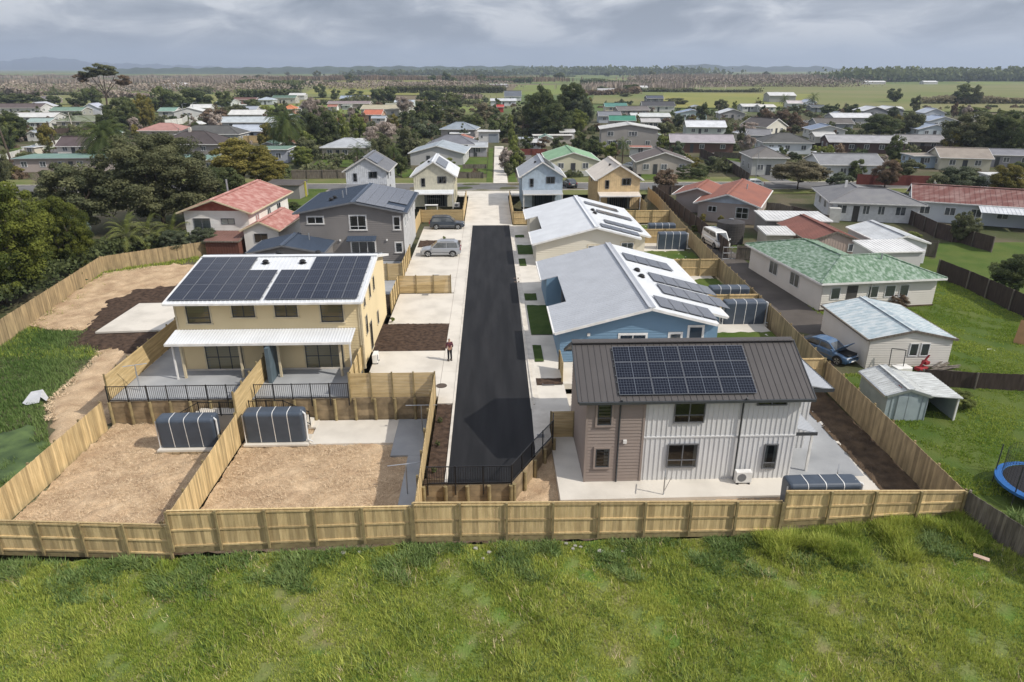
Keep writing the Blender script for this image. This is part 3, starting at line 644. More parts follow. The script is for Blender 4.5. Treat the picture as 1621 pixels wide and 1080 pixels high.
# --- brown roofed house, front right
wc = mat('cool white cladding', (.64, .64, .635), .65, c2=(.59, .59, .585), scale=.6)
bc = mat('mushroom brown cladding', (.285, .235, .205), .7, c2=(.26, .214, .188), scale=.6)
X0, Y0, HW, HD = 4.82, 30.6, 10.9, 6.15
H1 = house('two_storey_house', 'white and brown two storey house with dark ribbed roof and twelve large solar panels', 'house', (X0, Y0), 0, HW, HD, 5.02, 'gx', rpos=3.08, rz_top=1.62,
    ov=.5, ove=.38, wall=wc, rmat_=RBR, trim='frame_d', clad={'R': 'b', 'L': None}, z0=ZR, rib=.33)
# front cladding: brown weatherboard at the left, battens to the right
PFn = [(0, 0), (2.9, 0), (2.9, 5.0), (0, 5.0)]
MB().box(0, 2.9, -.04, -.002, 0, 5.0).build('brown_wall', bc, H1); w_ = weatherboards(PFn, .19).build('weatherboards', bc, H1, mat4=Matrix.Translation((0, -.04, 0)), kind='stuff')
MB().poly([(-.012, 0, 0), (-.012, HD, 0), (-.012, HD, 5.0), (-.012, 3.08, 6.55), (-.012, 0, 5.0)]).build('brown_wall', bc, H1)
weatherboards([(0, 0), (HD, 0), (HD, 5.0), (HD-3.08, 6.55), (0, 5.0)], .19).build('weatherboards', bc, H1, mat4=side_mat(HW, HD, 'L') @ Matrix.Translation((0, -.014, 0)), kind='stuff')
for x in (-.02, 2.9): MB().box(x-.05, x+.06, -.09, -.003, 0, 4.99).build('corner_board', bc, H1)
me = MB().box(-.017, .017, -.03, 0, 0, 1).mesh('batten', wc)
n = 30
for i in range(n+1):
    x = 3.12+(10.84-3.12)*i/n
    for a, b in ((.02, 2.52), (2.64, 4.98)): inst('batten', me, H1, loc=(x, 0, a), scale=(1, 1, b-a))
MB().box(2.97, 10.9, -.045, 0, 2.54, 2.62).build('band_board', wc, H1)
MI = Matrix.Identity(4); Mw = Matrix.Translation((0, -.05, 0))
for x, z, w, h, kw in ((.5, 3.38, .72, 1.35, dict(nv=1, transom=.3, frame='frame_d', trim=None)), (.5, .9, .72, 1.1, dict(nv=1, frame='frame_d', curtain=-.3))):
    window(H1, Mw, x, z, w, h, kw.pop('frame'), **kw); 
    mb = MB(); mb.box(x-.1, x+w+.1, -.15, -.05, z-.1, z); mb.box(x-.1, x, -.13, -.05, z, z+h); mb.box(x+w, x+w+.1, -.13, -.05, z, z+h); mb.box(x-.1, x+w+.1, -.13, -.05, z+h, z+h+.1); mb.build('window_trim', bc, H1)
Mw = Matrix.Translation((0, -.036, 0))
window(H1, Mw, 4.4, 3.42, 1.6, 1.42, 'frame_g', nv=2, transom=.32); window(H1, Mw, 4.25, .78, 1.6, 1.42, 'frame_g', nv=2, transom=.32, curtain=-.1)
window(H1, Mw, 8.6, 4.35, 1.55, .5, 'frame_g', nv=2); window(H1, Mw, 9.35, .6, .72, 1.5, 'frame_g', nv=1, transom=.25, curtain=.2)
downpipe(H1, 1.65, -.1, 0, 5.0); downpipe(H1, 7.9, -.1, 0, 5.0)
mb = MB(); mb.box(1.9, 2.08, -.14, -.07, 2.3, 2.5); mb.build('meter_box', M['white'], H1)
sv = Vector((0, 3.08+.38, 1.62+.2)).normalized(); s0 = 5.02-(1.62/3.08)*.38+.04
panels(H1, PL_L, (1.55, -.38+.28, s0+.28*1.62/3.08), (1, 0, 0), (0, 3.08, 1.62), 4, 3, 1.72, 1.03)
# eastern wing with pale ribbed lean-to roofs
Wg = MB(); Wg.box(HW+.002, HW+2.1, 3.0, 6.1, 0, 4.3); Wg.build('wing_wall', wc, H1)
mj = MB()
for i in range(8): mj.box(HW+.1+i*.27, HW+.14+i*.27, 2.97, 3.0, .02, 4.28)
mj.build('battens', wc, H1, kind='stuff')
roof_sheet((HW+2.6, 1.9, 4.25), (HW+2.6, 6.6, 4.25), (HW-.0, 6.6, 4.75), (HW, 1.9, 4.75), rib=.2, rh=.035).build('lean_to_roof', RG, H1)
MB().box(HW+2.6, HW+2.68, 1.9, 6.6, 4.1, 4.27).build('gutter', M['frame_d'], H1); MB().box(HW+.02, HW+2.6, 1.84, 1.9, 4.1, 4.3).build('fascia', M['frame_d'], H1)
roof_sheet((HW+1.35, .4, 2.45), (HW+1.35, 2.9, 2.45), (HW+.01, 2.9, 2.8), (HW+.01, .4, 2.8), rib=.2, rh=.035).build('awning_roof', RG, H1)
MB().box(HW+.02, HW+1.35, .34, .4, 2.32, 2.5).build('fascia', M['frame_d'], H1)
for y in (.55, 2.7): MB().box(HW+1.15, HW+1.27, y, y+.1, 0, 2.42).build('post', M['white'], H1)
window(H1, side_mat(HW, HD, 'R'), .7, 0.05, 1.9, 2.1, 'frame_g', nv=2)
# heat pump outside the white wall
def heat_pump(x, y, z, rz, label):
    o = empty('heat_pump', (x, y, z), rz, label, 'heat pump', 'outdoor heat pump units')
    MB().box(-.42, .42, -.17, .17, .08, .72).build('casing', M['white'], o, bevel=.02)
    mb = MB(); 
    for i in range(12):
        a = 2*math.pi*i/12; b = 2*math.pi*(i+1)/12; mb.poly([(-.12+.24*math.cos(a), -.176, .40+.24*math.sin(a)), (-.12+.24*math.cos(b), -.176, .40+.24*math.sin(b)), (-.12, -.176, .40)])
    mb.build('fan_grille', M['frame_g'], o)
    for s in (-.3, .3): MB().box(s-.04, s+.04, -.2, .2, 0, .08).build('foot', M['black'], o)
    return o
heat_pump(13.1, 30.2, ZR, 0, 'white heat pump standing against the batten wall of the brown roofed house')
heat_pump(-8.25, 45.0, 0, R(90), 'white heat pump on the right side wall of the yellow duplex')
# --- yellow duplex
yc = mat('pale yellow weatherboard', (.70, .575, .35), .65, c2=(.655, .535, .32), scale=.5)
DX0, DY0, DW, DD = -21.2, 44.0, 12.3, 11.3
H2 = house('duplex_house', 'pale yellow two storey duplex with white roof, two big solar arrays and long front verandah', 'house', (DX0, DY0), 0, DW, DD, 5.22, 'gx', rpos=6.6, rz_top=1.12, ov=.35, ove=.75,
    wall=yc, rmat_=RW, trim='white', clad={'F': 'w', 'R': 'w'}, rib=.3, cladstep=.19)
for x, w, h, z in ((.75, 1.55, 1.4, 3.48), (3.8, 1.5, 1.0, 3.88), (6.65, 1.5, 1.0, 3.88), (9.7, 1.5, 1.4, 3.48)):
    window(H2, MI, x, z, w, h, 'frame_d', nv=2 if h < 1.2 else 1, trim='cream_trim', curtain=(-.2 if w > 1.52 else .16), transom=.28 if h > 1.2 else 0)
for x, w in ((1.55, 2.5), (8.35, 2.6)): window(H2, MI, x, .05, w, 2.1, 'frame_d', nv=3, transom=.45, trim='cream_trim', sill=False, curtain=.06)
MB().box(5.55, 6.5, -.06, -.035, .05, 2.15).build('door', M['frame_d'], H2); MB().box(6.35, 6.6, -2.3, -.04, 0, 2.5).build('party_wall', M['door_blue'], H2)
for y, z, w, h in ((1.6, 1.9, .7, 1.3), (3.0, .1, .9, 2.1), (1.5, 4.0, .6, .9), (3.8, 3.9, .6, 1.0), (5.6, 3.9, .6, 1.0), (6.4, .9, .6, 1.0)):
    window(H2, side_mat(DW, DD, 'R'), y, z, w, h, 'frame_d', nv=1, trim='cream_trim')
MB().box(-.02, DW+.02, -.09, -.035, -.02, .12).build('plinth', M['conc2'], H2)
for x in (.03, DW-.03): MB().box(x-.06, x+.06, -.07, -.002, 0, 5.1).build('corner_board', M['cream_trim'], H2)
roof_sheet((-.2, -1.85, 2.74), (DW-.35, -1.85, 2.74), (DW-.35, -.03, 3.02), (-.2, -.03, 3.02), rib=.2, rh=.035).build('verandah_roof', RW, H2)
MB().box(-.2, DW-.35, -1.96, -1.85, 2.58, 2.74).build('verandah_gutter', M['white'], H2); MB().box(-.1, DW-.4, -1.32, -1.2, 2.5, 2.72).build('verandah_beam', M['cream_trim'], H2)
for x in (.45, 4.3, 6.85, DW-1.35): MB().box(x, x+.14, -1.33, -1.19, 0, 2.5).build('verandah_post', M['cream_trim'], H2)
MB().box(.02, .12, -1.5, -1.4, 0, 2.6).build('downpipe', M['white'], H2); MB().box(DW-.6, DW-.5, -1.5, -1.4, 0, 2.6).build('downpipe', M['white'], H2)
MB().box(DW+.06, DW+.15, -.1, -.0, 0, 5.0).build('downpipe', M['cream_trim'], H2)
sf = 1.12/6.6; ez = 5.22-sf*.75+.04
for ox in (-.15, 6.2):
    sk = {(4, 2), (5, 2)} if ox < 0 else {(0, 2), (1, 2)}
    panels(H2, PL_P, (ox, -.75+.3, ez+.3*sf), (1, 0, 0), (0, 1, sf), 6, 3, 1.0, 2.24, skip=sk)
for ox, nn_ in ((-.1, 4), (8.2, 4)): panels(H2, PL_P, (ox, DD+.3, 5.22-.3*1.12/4.7+.06), (1, 0, 0), (0, -1, 1.12/4.7), nn_, 2, 1.0, 2.24)
for x, y in ((4.7, 5.3), (7.4, 5.3), (4.9, 8.0), (7.9, 8.0)): roof_vent(H2, (x, y, 5.22+1.12-abs(y-6.6)*sf+.06), .2)
# --- grey house
gc = mat('taupe grey weatherboard', (.215, .20, .19), .7, c2=(.19, .178, .17), scale=.5)
H3 = house('grey_house', 'large grey weatherboard two storey house with slate blue roof and grey solar array', 'house', (-20.2, 72.9), 0, 10.9, 11.8, 5.35, 'gy', rpos=5.8, rz_top=1.05, h2=5.35, ov=.5, ove=.5,
    wall=gc, rmat_=RBL, trim='frame_g', clad={'F': 'w'}, rib=.4, cladstep=.22)
for x, z, w, h, kw in ((.8, 4.1, 1.7, .75, dict(nv=2)), (5.25, 3.4, 1.75, 1.55, dict(nv=2, transom=.25, curtain=.12)), (9.9, 3.4, .7, 1.4, dict(nv=1, transom=.3)), (9.95, .9, .75, 1.1, dict(nv=1, curtain=.5)), (5.2, .3, 2.6, 1.85, dict(nv=3, curtain=.1))):
    window(H3, MI, x, z, w, h, 'frame_w', trim='gtrim', **kw)
for y in (1, 3.2, 6, 8.6): window(H3, side_mat(10.9, 11.8, 'R'), y, 3.4, 1.2, 1.3, 'frame_w', nv=2)
MB().poly([(10.93, 0, 0), (10.93, 11.8, 0), (10.93, 11.8, 5.3), (10.93, 0, 5.3)]).build('pale_side_wall', mat('pale grey render', (.5, .5, .5), .7), H3)
roof_sheet((4.9, -1.0, 2.42), (8.0, -1.0, 2.42), (8.0, -.03, 2.75), (4.9, -.03, 2.75), rib=.3).build('door_hood', RBL, H3)
for x in (4.0, 9.0): MB().box(x, x+.16, -.16, -.03, 2.2, 2.38).build('wall_light', M['white'], H3)
s3 = 1.05/5.1
me_g = panel_mesh(1.72, 1.0, M['cellsG'], fr=MC['grey panel frame'])
panels(H3, me_g, (5.8+.28, -.35, 6.4-.28*s3+.05), (0, 1, 0), (1, 0, -s3), 7, 5, 1.72, 1.0, skip=((1, 3), (1, 4)), rails=False)
roof_vent(H3, (2.7, 3.6, 5.95), .22); roof_vent(H3, (2.9, 4.6, 6.0), .22)
for y in (4.2, 6.2): MB().tube((3.9, y, 5.9), (3.9, y, 6.9), .06, n=8).build('flue', M['galv'], H3)
# garage in front of it
H4 = house('garage', 'small slate blue roofed garage between the duplex and the grey house', 'garage', (-24.2, 67.9), 0, 7.2, 5.0, 2.45, 'gy', rpos=3.4, rz_top=.72, ov=.35, ove=.3, wall=gc, rmat_=RBL, trim='frame_g', clad={'F': 'w'}, z0=-.15)
MB().tube((5.2, 3.4, 2.6), (5.2, 3.4, 3.6), .06, n=8).build('flue', M['galv'], H4)
# --- blue house and cream house: same plan
def longhouse(label, y0, y1, wallm, roofm, nrow, ext_x=1.65, panel_y=(), wm_=None, name='bungalow', barge='white', z0=0, zr_=1.72):
    D = y1-y0
    o = empty(name, (4.85, y0, z0), 0, label, 'house'); r, zr, hl, hr = 6.25, 4.12, 2.50, 3.03; sl = (zr-hl)/r; sr = (zr-hr)/(10.45-r)
    P = [(0, 0), (10.45, 0), (10.45, hr), (r, zr), (0, hl)]; W2 = 10.45+ext_x; hx = zr-(W2-r)*sr
    mb = MB(); mb.poly([(x, 0, z) for x, z in P]); mb.poly([(x, D, z) for x, z in P]); 
    mb.poly([(0, 0, 0), (0, 5.2, 0), (0, 5.2, hl), (0, 0, hl)]); mb.poly([(0, 12.2, 0), (0, D, 0), (0, D, hl), (0, 12.2, hl)])
    MB().poly([(1.3, 5.2, 0), (1.3, 12.2, 0), (1.3, 12.2, hl+.3), (1.3, 5.2, hl+.3)]).build('porch_wall', mat('grey porch cladding with painted shade', (.12, .13, .14), .7), o); mb.poly([(0, 5.2, 0), (1.3, 5.2, 0), (1.3, 5.2, hl+.3), (0, 5.2, hl)]); mb.poly([(0, 12.2, 0), (1.3, 12.2, 0), (1.3, 12.2, hl+.3), (0, 12.2, hl)])  # grey porch cladding, its colour darkened further for the shade in the recess
    mb.poly([(10.45, 0, 0), (10.45, 2.6, 0), (10.45, 2.6, hr), (10.45, 0, hr)]); mb.poly([(10.45, 2.6, 0), (W2, 2.6, 0), (W2, 2.6, hx), (10.45, 2.6, hr)]); mb.poly([(W2, 2.6, 0), (W2, D, 0), (W2, D, hx), (W2, 2.6, hx)])
    mb.poly([(10.45, D, 0), (W2, D, 0), (W2, D, hx), (10.45, D, hr)])
    mb.build('wall', wallm, o); weatherboards(P, .2).build('weatherboards', wallm, o, kind='stuff')
    e = .5; zz = .05; q = lambda x: zr-(x-r)*sr+zz if x > r else zr-(r-x)*sl+zz
    # roof: left slope with the notch over the porch, right slope with its step
    mb = MB(); xl = -.45
    for a, b, xe in ((-e, 5.2, xl), (5.2, 12.2, .95), (12.2, D+e, xl)):
        mb2 = roof_sheet((xe, a, q(xe)), (xe, b, q(xe)), (r, b, q(r)), (r, a, q(r)), rib=.38, rh=.02, rw=.03); 
        k = len(mb.v); mb.v += mb2.v; mb.f += [tuple(i+k for i in f) for f in mb2.f]; mb.mi += mb2.mi
    mb.build('roof', roofm, o)
    mb = MB(); xr = 10.95; xx = W2+.45
    for a, b, xe in ((-e, 2.1, xr), (2.1, D+e, xx)):
        mb2 = roof_sheet((xe, b, q(xe)), (xe, a, q(xe)), (r, a, q(r)), (r, b, q(r)), rib=.38, rh=.02, rw=.03); k = len(mb.v); mb.v += mb2.v; mb.f += [tuple(i+k for i in f) for f in mb2.f]; mb.mi += mb2.mi
    mb.build('roof', M['r_white_side'] if 'r_white_side' in M else roofm, o)
    mb = MB(); mb.beam((r-.12, -e, zr+.08), (r-.12, D+e, zr+.08), .26, .05, up=(.26, 0, 1)); mb.beam((r+.12, -e, zr+.08), (r+.12, D+e, zr+.08), .26, .05, up=(-.26, 0, 1)); mb.build('ridge_cap', roofm, o)
    mb = MB(); mb.beam((xl, -e-.03, q(xl)-.1), (r, -e-.03, q(r)-.1), .05, .18); mb.beam((r, -e-.03, q(r)-.1), (xr, -e-.03, q(xr)-.1), .05, .18); mb.beam((xr, 2.07, q(xr)-.1), (xx, 2.07, q(xx)-.1), .05, .18); mbsplit(mb, 'barge_board', M[barge], o)
    mb = MB(); mb.box(xl-.11, xl, -e, 5.2, q(xl)-.13, q(xl)); mb.box(xl-.11, xl, 12.2, D+e, q(xl)-.13, q(xl)); mb.box(xr, xr+.11, -e, 2.1, q(xr)-.13, q(xr)); mb.box(xx, xx+.11, 2.1, D+e, q(xx)-.13, q(xx)); mbsplit(mb, 'gutter', M[barge], o)
    for (yy, uu, vv, nu, nv) in panel_y:
        u0 = r+.35+vv; panels(o, PL_GL, (u0, yy, q(u0)), (0, 1, 0), (1, 0, -sr), nu, nv, 1.03, 1.72, rails=True)
    for yy in (7.8, 9.6): roof_vent(o, (r+1.0, yy, q(r+1.0)), .22)
    return o, q
M['r_white_side'] = RW
PL_GL = PL_G; PL_X = panel_mesh(1.03, 2.5, M['cellsG'], fr=MC['grey panel frame'])
bl_ = mat('sky blue weatherboard', (.165, .27, .38), .65, c2=(.15, .25, .355), scale=.5)
H5, q5 = longhouse('sky blue weatherboard house with long light grey roof and four tilted rows of dark panels', 44.65, 62.5, bl_, RG, 4, panel_y=())
for k, (yy, x0) in enumerate(((.1, 7.0), (4.1, 8.2), (7.3, 8.2), (12.6, 7.0))):
    for i in range(5 if k % 3 else 4):
        sr = (4.12-3.03)/4.2; p0 = x0+i*1.05
        for j in range(1): 
            v = Vector((1, 0, -sr)).normalized(); u = Vector((0, 1, 0)); nn = v.cross(u)*1; nn = nn if nn.z > 0 else -nn
            mx = Matrix((v, u, nn)).transposed().to_4x4(); mx.translation = Vector((p0, yy, q5(p0)+.1)); inst('solar_panel', PL_X, H5, mat4=mx)
for x, z, w, h, kw in ((4.2, .95, 1.9, 1.1, dict(nv=2)), (7.75, .8, .85, 1.3, dict(nv=1, curtain=.3)), (9.1, .5, 1.0, 2.1, dict(nv=1, transom=.4))): window(H5, MI, x, z, w, h, 'frame_w', trim='white', **kw)
for x in (1.9,): MB().box(x, x+.2, -.14, -.03, 2.0, 2.2).build('meter_box', M['white'], H5)
for yy in (6.2, 8.8): window(H5, Matrix.Translation((1.3, yy+1.5, 0)) @ Matrix.Rotation(R(-90), 4, 'Z'), 0, .1, 1.2, 2.0, 'frame_d', nv=1)
cr_ = mat('cream weatherboard', (.66, .62, .52), .65, c2=(.62, .58, .48), scale=.5)
H6, q6 = longhouse('cream weatherboard house with bright white roof and dark panels on its right slope', 70.4, 88.2, cr_, RW, 4)
for k, (yy, x0) in enumerate(((.1, 6.9), (3.2, 7.8), (9.0, 7.8), (13.2, 6.9))):
    for i in range(4):
        sr = (4.12-3.03)/4.2; p0 = x0+i*1.05; v = Vector((1, 0, -sr)).normalized(); u = Vector((0, 1, 0)); nn = v.cross(u); nn = nn if nn.z > 0 else -nn
        mx = Matrix((v, u, nn)).transposed().to_4x4(); mx.translation = Vector((p0, yy, q6(p0)+.1)); inst('solar_panel', PL_G, H6, mat4=mx)
for x, z, w, h, kw in ((5.5, 1.0, 2.0, 1.1, dict(nv=2)), (9.0, .4, 1.3, 2.0, dict(nv=2, transom=.4))): window(H6, MI, x, z, w, h, 'frame_w', trim='cream_trim', **kw)
for yy in (6.2, 8.8): window(H6, Matrix.Translation((1.3, yy+1.5, 0)) @ Matrix.Rotation(R(-90), 4, 'Z'), 0, .1, 1.2, 2.0, 'frame_d', nv=1)
# --- four two-storey cottages along the street
def cottage(label, x, y, wallm, roofm, W=5.9, D=9.5, h=4.75, rt=1.9, vera=True, pan=True, trim='white', wf='frame_g', side=None):
    o = house('cottage', label, 'house', (x, y), 0, W, D, h, 'gy', rz_top=rt, ov=.35, ove=.45, wall=wallm, rmat_=roofm, trim=trim, clad={'F': 'b', 'R': 'b', 'L': 'b'}, rib=.4, wins=(
        ('F', 1.1, 3.0, .6, 1.25, dict(frame=wf, nv=1, transom=.3)), ('F', 3.55, 3.5, 1.35, 1.0, dict(frame=wf, nv=2, curtain=.12)), ('R', 1.2, 3.2, .6, 1.2, dict(frame=wf, nv=1)), ('R', 4.2, 3.2, .6, 1.2, dict(frame=wf, nv=1)), ('R', 3, .8, .6, 1.2, dict(frame=wf, nv=1)), ('L', 3, 3.2, .6, 1.2, dict(frame=wf, nv=1))))
    window(o, MI, 1.5, .05, 3.4, 2.0, 'frame_d', nv=4, curtain=.1)
    if vera:
        roof_sheet((0.05, -1.9, 2.25), (W-.05, -1.9, 2.25), (W-.05, -.03, 2.55), (.05, -.03, 2.55), rib=.25).build('verandah_roof', roofm if side is None else side, o); MB().box(.05, W-.05, -2.0, -1.9, 2.12, 2.28).build('verandah_gutter', M[trim], o)
        for px in (.1, W-.22): MB().box(px, px+.12, -1.8, -1.68, 0, 2.2).build('verandah_post', M[trim], o)
    if pan:
        s = rt/(W/2); panels(o, PL_G, (W/2+.35, .1, h+rt-.35*s+.06), (0, 1, 0), (1, 0, -s), 7, 1, 1.03, 1.72, rails=False)
    roof_vent(o, (W/2-.9, 3.2, h+rt-.9*rt/(W/2)+.05), .18)
    return o
cottage('white board and batten cottage with grey roof behind the large grey house', -22.4, 109.5, mat('white batten', (.66, .68, .71), .65), rib_mat('mid grey roofing', (.19, .195, .21)), W=6.3, trim='gtrim')
cottage('pale lemon board and batten cottage with white roof left of the driveway', -11.3, 104.0, mat('pale lemon', (.66, .63, .50), .65), RW, W=6.0)
cottage('pale blue board and batten cottage right of the driveway', 4.9, 103.2, mat('pale blue batten', (.46, .55, .63), .65), rib_mat('soft grey roofing', (.42, .44, .47)), W=6.0)
cottage('orange cream board and batten cottage with off white roof', 15.9, 101.2, mat('apricot batten', (.68, .52, .30), .65), rib_mat('off white roofing', (.70, .64, .56)), W=6.2, h=4.55)
# ---------------------------------------------------------------- fences
def fence(name, label, pts, pw=.15, m='pine', mp='pine_post', side=1, rails=3, post=2.25, group=None, h=None, joined=False, gap=.008, kick=False, cat='fence', railm=None, mats=None):
    """pts: (x, y, ground z, top z); side +1 puts the rails and posts on the right hand of the run, -1 on its left"""
    o = empty(name, (pts[0][0], pts[0][1], 0), 0, label, cat, group); me = MB().box(0, pw-gap, -.012, .012, 0, 1).mesh('paling', M[m]); jm = MB(); bx, by = pts[0][:2]; count = 0
    total = sum(math.hypot(b[0]-a[0], b[1]-a[1]) for a, b in zip(pts, pts[1:])); many = total/pw > 295
    for a, b in zip(pts, pts[1:]):
        L = math.hypot(b[0]-a[0], b[1]-a[1]); ux, uy = (b[0]-a[0])/L, (b[1]-a[1])/L; ang = math.atan2(uy, ux); n = max(1, int(round(L/pw))); nx, ny = uy*side, -ux*side
        for i in range(n):
            f = (i+.5)/n; zg = a[2]+(b[2]-a[2])*f; zt = a[3]+(b[3]-a[3])*f+random.uniform(-.014, .014); px, py = a[0]+ux*L*i/n-bx, a[1]+uy*L*i/n-by
            if not joined and count < 295:
                inst('paling', me, o, loc=(px, py, zg), rz=ang+random.uniform(-.012, .012), scale=(L/n/pw, 1, zt-zg)); count += 1
            else:
                w = L/n-gap; dx, dy = -uy*.012, ux*.012
                jm.prism([(px-dx, py-dy, zg), (px+ux*w-dx, py+uy*w-dy, zg), (px+ux*w+dx, py+uy*w+dy, zg), (px+dx, py+dy, zg)], (0, 0, zt-zg))
        np_ = max(1, int(round(L/post))); pm = MB().box(-.05, .05, -.05, .05, 0, 1).mesh('post', M[mp])
        for i in range(np_+1):
            f = i/np_; zg = a[2]+(b[2]-a[2])*f; zt = a[3]+(b[3]-a[3])*f
            inst('post', pm, o, loc=(a[0]-bx+ux*L*f+nx*.11, a[1]-by+uy*L*f+ny*.11, zg-.1), rz=ang, scale=(1, 1, zt-zg+.14))
        fr = {3: (.07, .5, .95), 2: (.12, .88), 1: (.5,), 0: ()}[rails]
        for q in fr:
            za = a[2]+(a[3]-a[2])*q; zb = b[2]+(b[3]-b[2])*q
            for i in range(np_):
                f0, f1 = i/np_, (i+1)/np_; mb = MB()
                mb.beam((a[0]-bx+ux*(L*f0+.05)+nx*.035, a[1]-by+uy*(L*f0+.05)+ny*.035, za+(zb-za)*f0), (a[0]-bx+ux*(L*f1-.05)+nx*.035, a[1]-by+uy*(L*f1-.05)+ny*.035, za+(zb-za)*f1), .045, .085); mb.build('rail', M[railm or m], o)
        if kick: 
            mb = MB(); mb.beam((a[0]-bx, a[1]-by, a[2]-.12), (b[0]-bx, b[1]-by, b[2]-.12), .04, .24); mb.build('base_board', M[mp], o)
            mb = MB(); mb.beam((a[0]-bx-nx*.0, a[1]-by, a[3]+.025), (b[0]-bx, b[1]-by, b[3]+.025), .09, .03); mb.build('cap_board', M[m], o)
    if jm.v: jm.build('palings', M[m], o, kind='stuff')
    return o
def board_fence(label, pts, z0, z1, m='pine_h', bh=.10, gap=.015, post=1.5, side=1, name='slat_fence', group=None, zb=None):
    o = empty(name, (pts[0][0], pts[0][1], 0), 0, label, 'fence', group); bx, by = pts[0]
    for a, b in zip(pts, pts[1:]):
        L = math.hypot(b[0]-a[0], b[1]-a[1]); ux, uy = (b[0]-a[0])/L, (b[1]-a[1])/L; nx, ny = uy*side, -ux*side; ang = math.atan2(uy, ux); n = int((z1-z0)/bh)
        me = MB().box(0, L, -.01, .01, 0, bh-gap).mesh('board', M[m])
        for k in range(n):
            inst('board', me, o, loc=(a[0]-bx, a[1]-by, z0+k*bh), rz=ang)
        k = max(1, int(round(L/post))); pm = MB().box(-.045, .045, -.045, .045, z0-.3, z1+.03).mesh('post', M['pine_post'])
        for i in range(k+1): inst('post', pm, o, loc=(a[0]-bx+ux*L*i/k+nx*.056, a[1]-by+uy*L*i/k+ny*.056, 0), rz=ang)
    return o
fence('paling_fence', 'lowest left section of the front paling fence, below the straw yard in the left corner', [(-25.2, 27.2, -1.68, .05), (-14.95, 26.42, -1.62, .06)], side=1, kick=True)
fence('paling_fence', 'front paling fence section below the larger straw yard, between two height steps', [(-14.85, 26.42, -1.25, .82), (-3.78, 26.4, -.93, .84)], side=1, kick=True)
fence('paling_fence', 'longest front paling fence section, below the driveway end and the brown roofed house', [(-3.68, 26.4, -.9, 1.02), (13.5, 26.4, -.95, .72)], side=1, kick=True)
fence('paling_fence', 'raised right section of the front paling fence, beside the low tank', [(13.6, 26.4, -.45, 1.27), (22.1, 26.4, -.05, 1.1)], side=1, kick=True)
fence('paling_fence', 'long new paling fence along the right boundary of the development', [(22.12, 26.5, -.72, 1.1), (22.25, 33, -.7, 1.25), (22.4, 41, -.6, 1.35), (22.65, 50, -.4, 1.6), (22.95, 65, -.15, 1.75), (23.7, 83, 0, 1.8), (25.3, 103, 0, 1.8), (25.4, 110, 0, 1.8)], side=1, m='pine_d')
fence('paling_fence', 'side paling fence on the left of the straw yard, running back from the front corner', [(-24.5, 27.2, -1.75, .1), (-24.2, 38.7, -1.7, .3)], side=-1)
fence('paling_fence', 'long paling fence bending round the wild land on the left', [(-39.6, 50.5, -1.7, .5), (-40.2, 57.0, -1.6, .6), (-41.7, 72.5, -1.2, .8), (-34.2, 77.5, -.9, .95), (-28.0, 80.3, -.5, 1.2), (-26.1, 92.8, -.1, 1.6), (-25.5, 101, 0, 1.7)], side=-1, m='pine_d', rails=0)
fence('paling_fence', 'sloping paling fence between the two straw yards', [(-15.2, 26.6, -1.65, .1), (-15.2, 36.6, -1.62, .45)], side=-1)
board_fence('horizontal board fence dividing the two duplex terraces', [(-15.2, 36.7), (-15.2, 42.6)], 0.02, 1.8, side=-1)
board_fence('short horizontal board wing under the terrace divider', [(-15.2, 36.72), (-15.2, 39.2)], -1.6, .01, side=-1)
board_fence('horizontal board fence on the left edge of the duplex terrace', [(-24.15, 39.6), (-24.15, 56.0)], 0, 1.75, side=-1)
board_fence('slatted screen above the retaining wall beside the footpath', [(-9.0, 39.4), (-3.6, 39.4)], .0, 1.75, side=1)
board_fence('board fence beside the corner of the duplex, down the terrace side', [(-9.0, 39.5), (-9.0, 43.8)], 0, 1.75, side=1)
fence('paling_fence', 'narrow sloping fence between the straw yard and the driveway bed', [(-3.6, 26.6, -1.6, .85), (-3.6, 39.3, -1.6, 1.6)], side=-1, m='pine')
board_fence('slatted screen at the back of the upper parking pad', [(-8.5, 61.1), (-3.7, 61.1)], 0, 1.75, side=1)
board_fence('short board fence at the side of the upper parking pad', [(-8.55, 55.5), (-8.55, 61.1)], 0, 1.75, side=1)
board_fence('board fence along the side of the grey house', [(-8.75, 65.5), (-8.75, 73.0)], 0, 1.75, side=1)
board_fence('board fence closing the gap in front of the grey house', [(-11.5, 65.4), (-8.8, 65.4)], 0, 1.75, side=1)
board_fence('slatted fence behind the dark parked car', [(-9.3, 92.8), (-3.7, 92.8)], 0, 1.75, side=-1)
fence('paling_fence', 'paling fence to the left of the parked dark car', [(-9.4, 85.6, 0, 1.75), (-9.4, 92.8, 0, 1.75)], side=-1, joined=True)
fence('paling_fence', 'paling fence on the left edge of the concrete entry drive', [(-3.6, 92.9, 0, 1.75), (-3.6, 108, 0, 1.7)], side=-1, joined=True)
fence('paling_fence', 'paling fence on the right edge of the concrete entry drive', [(3.1, 91.0, 0, 1.75), (3.1, 108, 0, 1.7)], side=1, joined=True)
fence('paling_fence', 'short paling fence between the drive and the cream house', [(3.15, 90.9, 0, 1.75), (5.2, 90.9, 0, 1.75)], side=1, joined=True)
fence('paling_fence', 'cross fence behind the cream house back yard', [(17.3, 91.2, 0, 1.75), (24.2, 91.2, 0, 1.75)], side=1, joined=True)
fence('paling_fence', 'cross fence between the cream house yard and the blue house yard', [(17.2, 66.0, -.1, 1.75), (22.95, 66.0, -.1, 1.75)], side=1, joined=True)
fence('paling_fence', 'cross fence between the two nearest tanks of the blue house', [(17.6, 54.6, -.05, 1.7), (22.7, 54.6, -.05, 1.7)], side=1, joined=True)
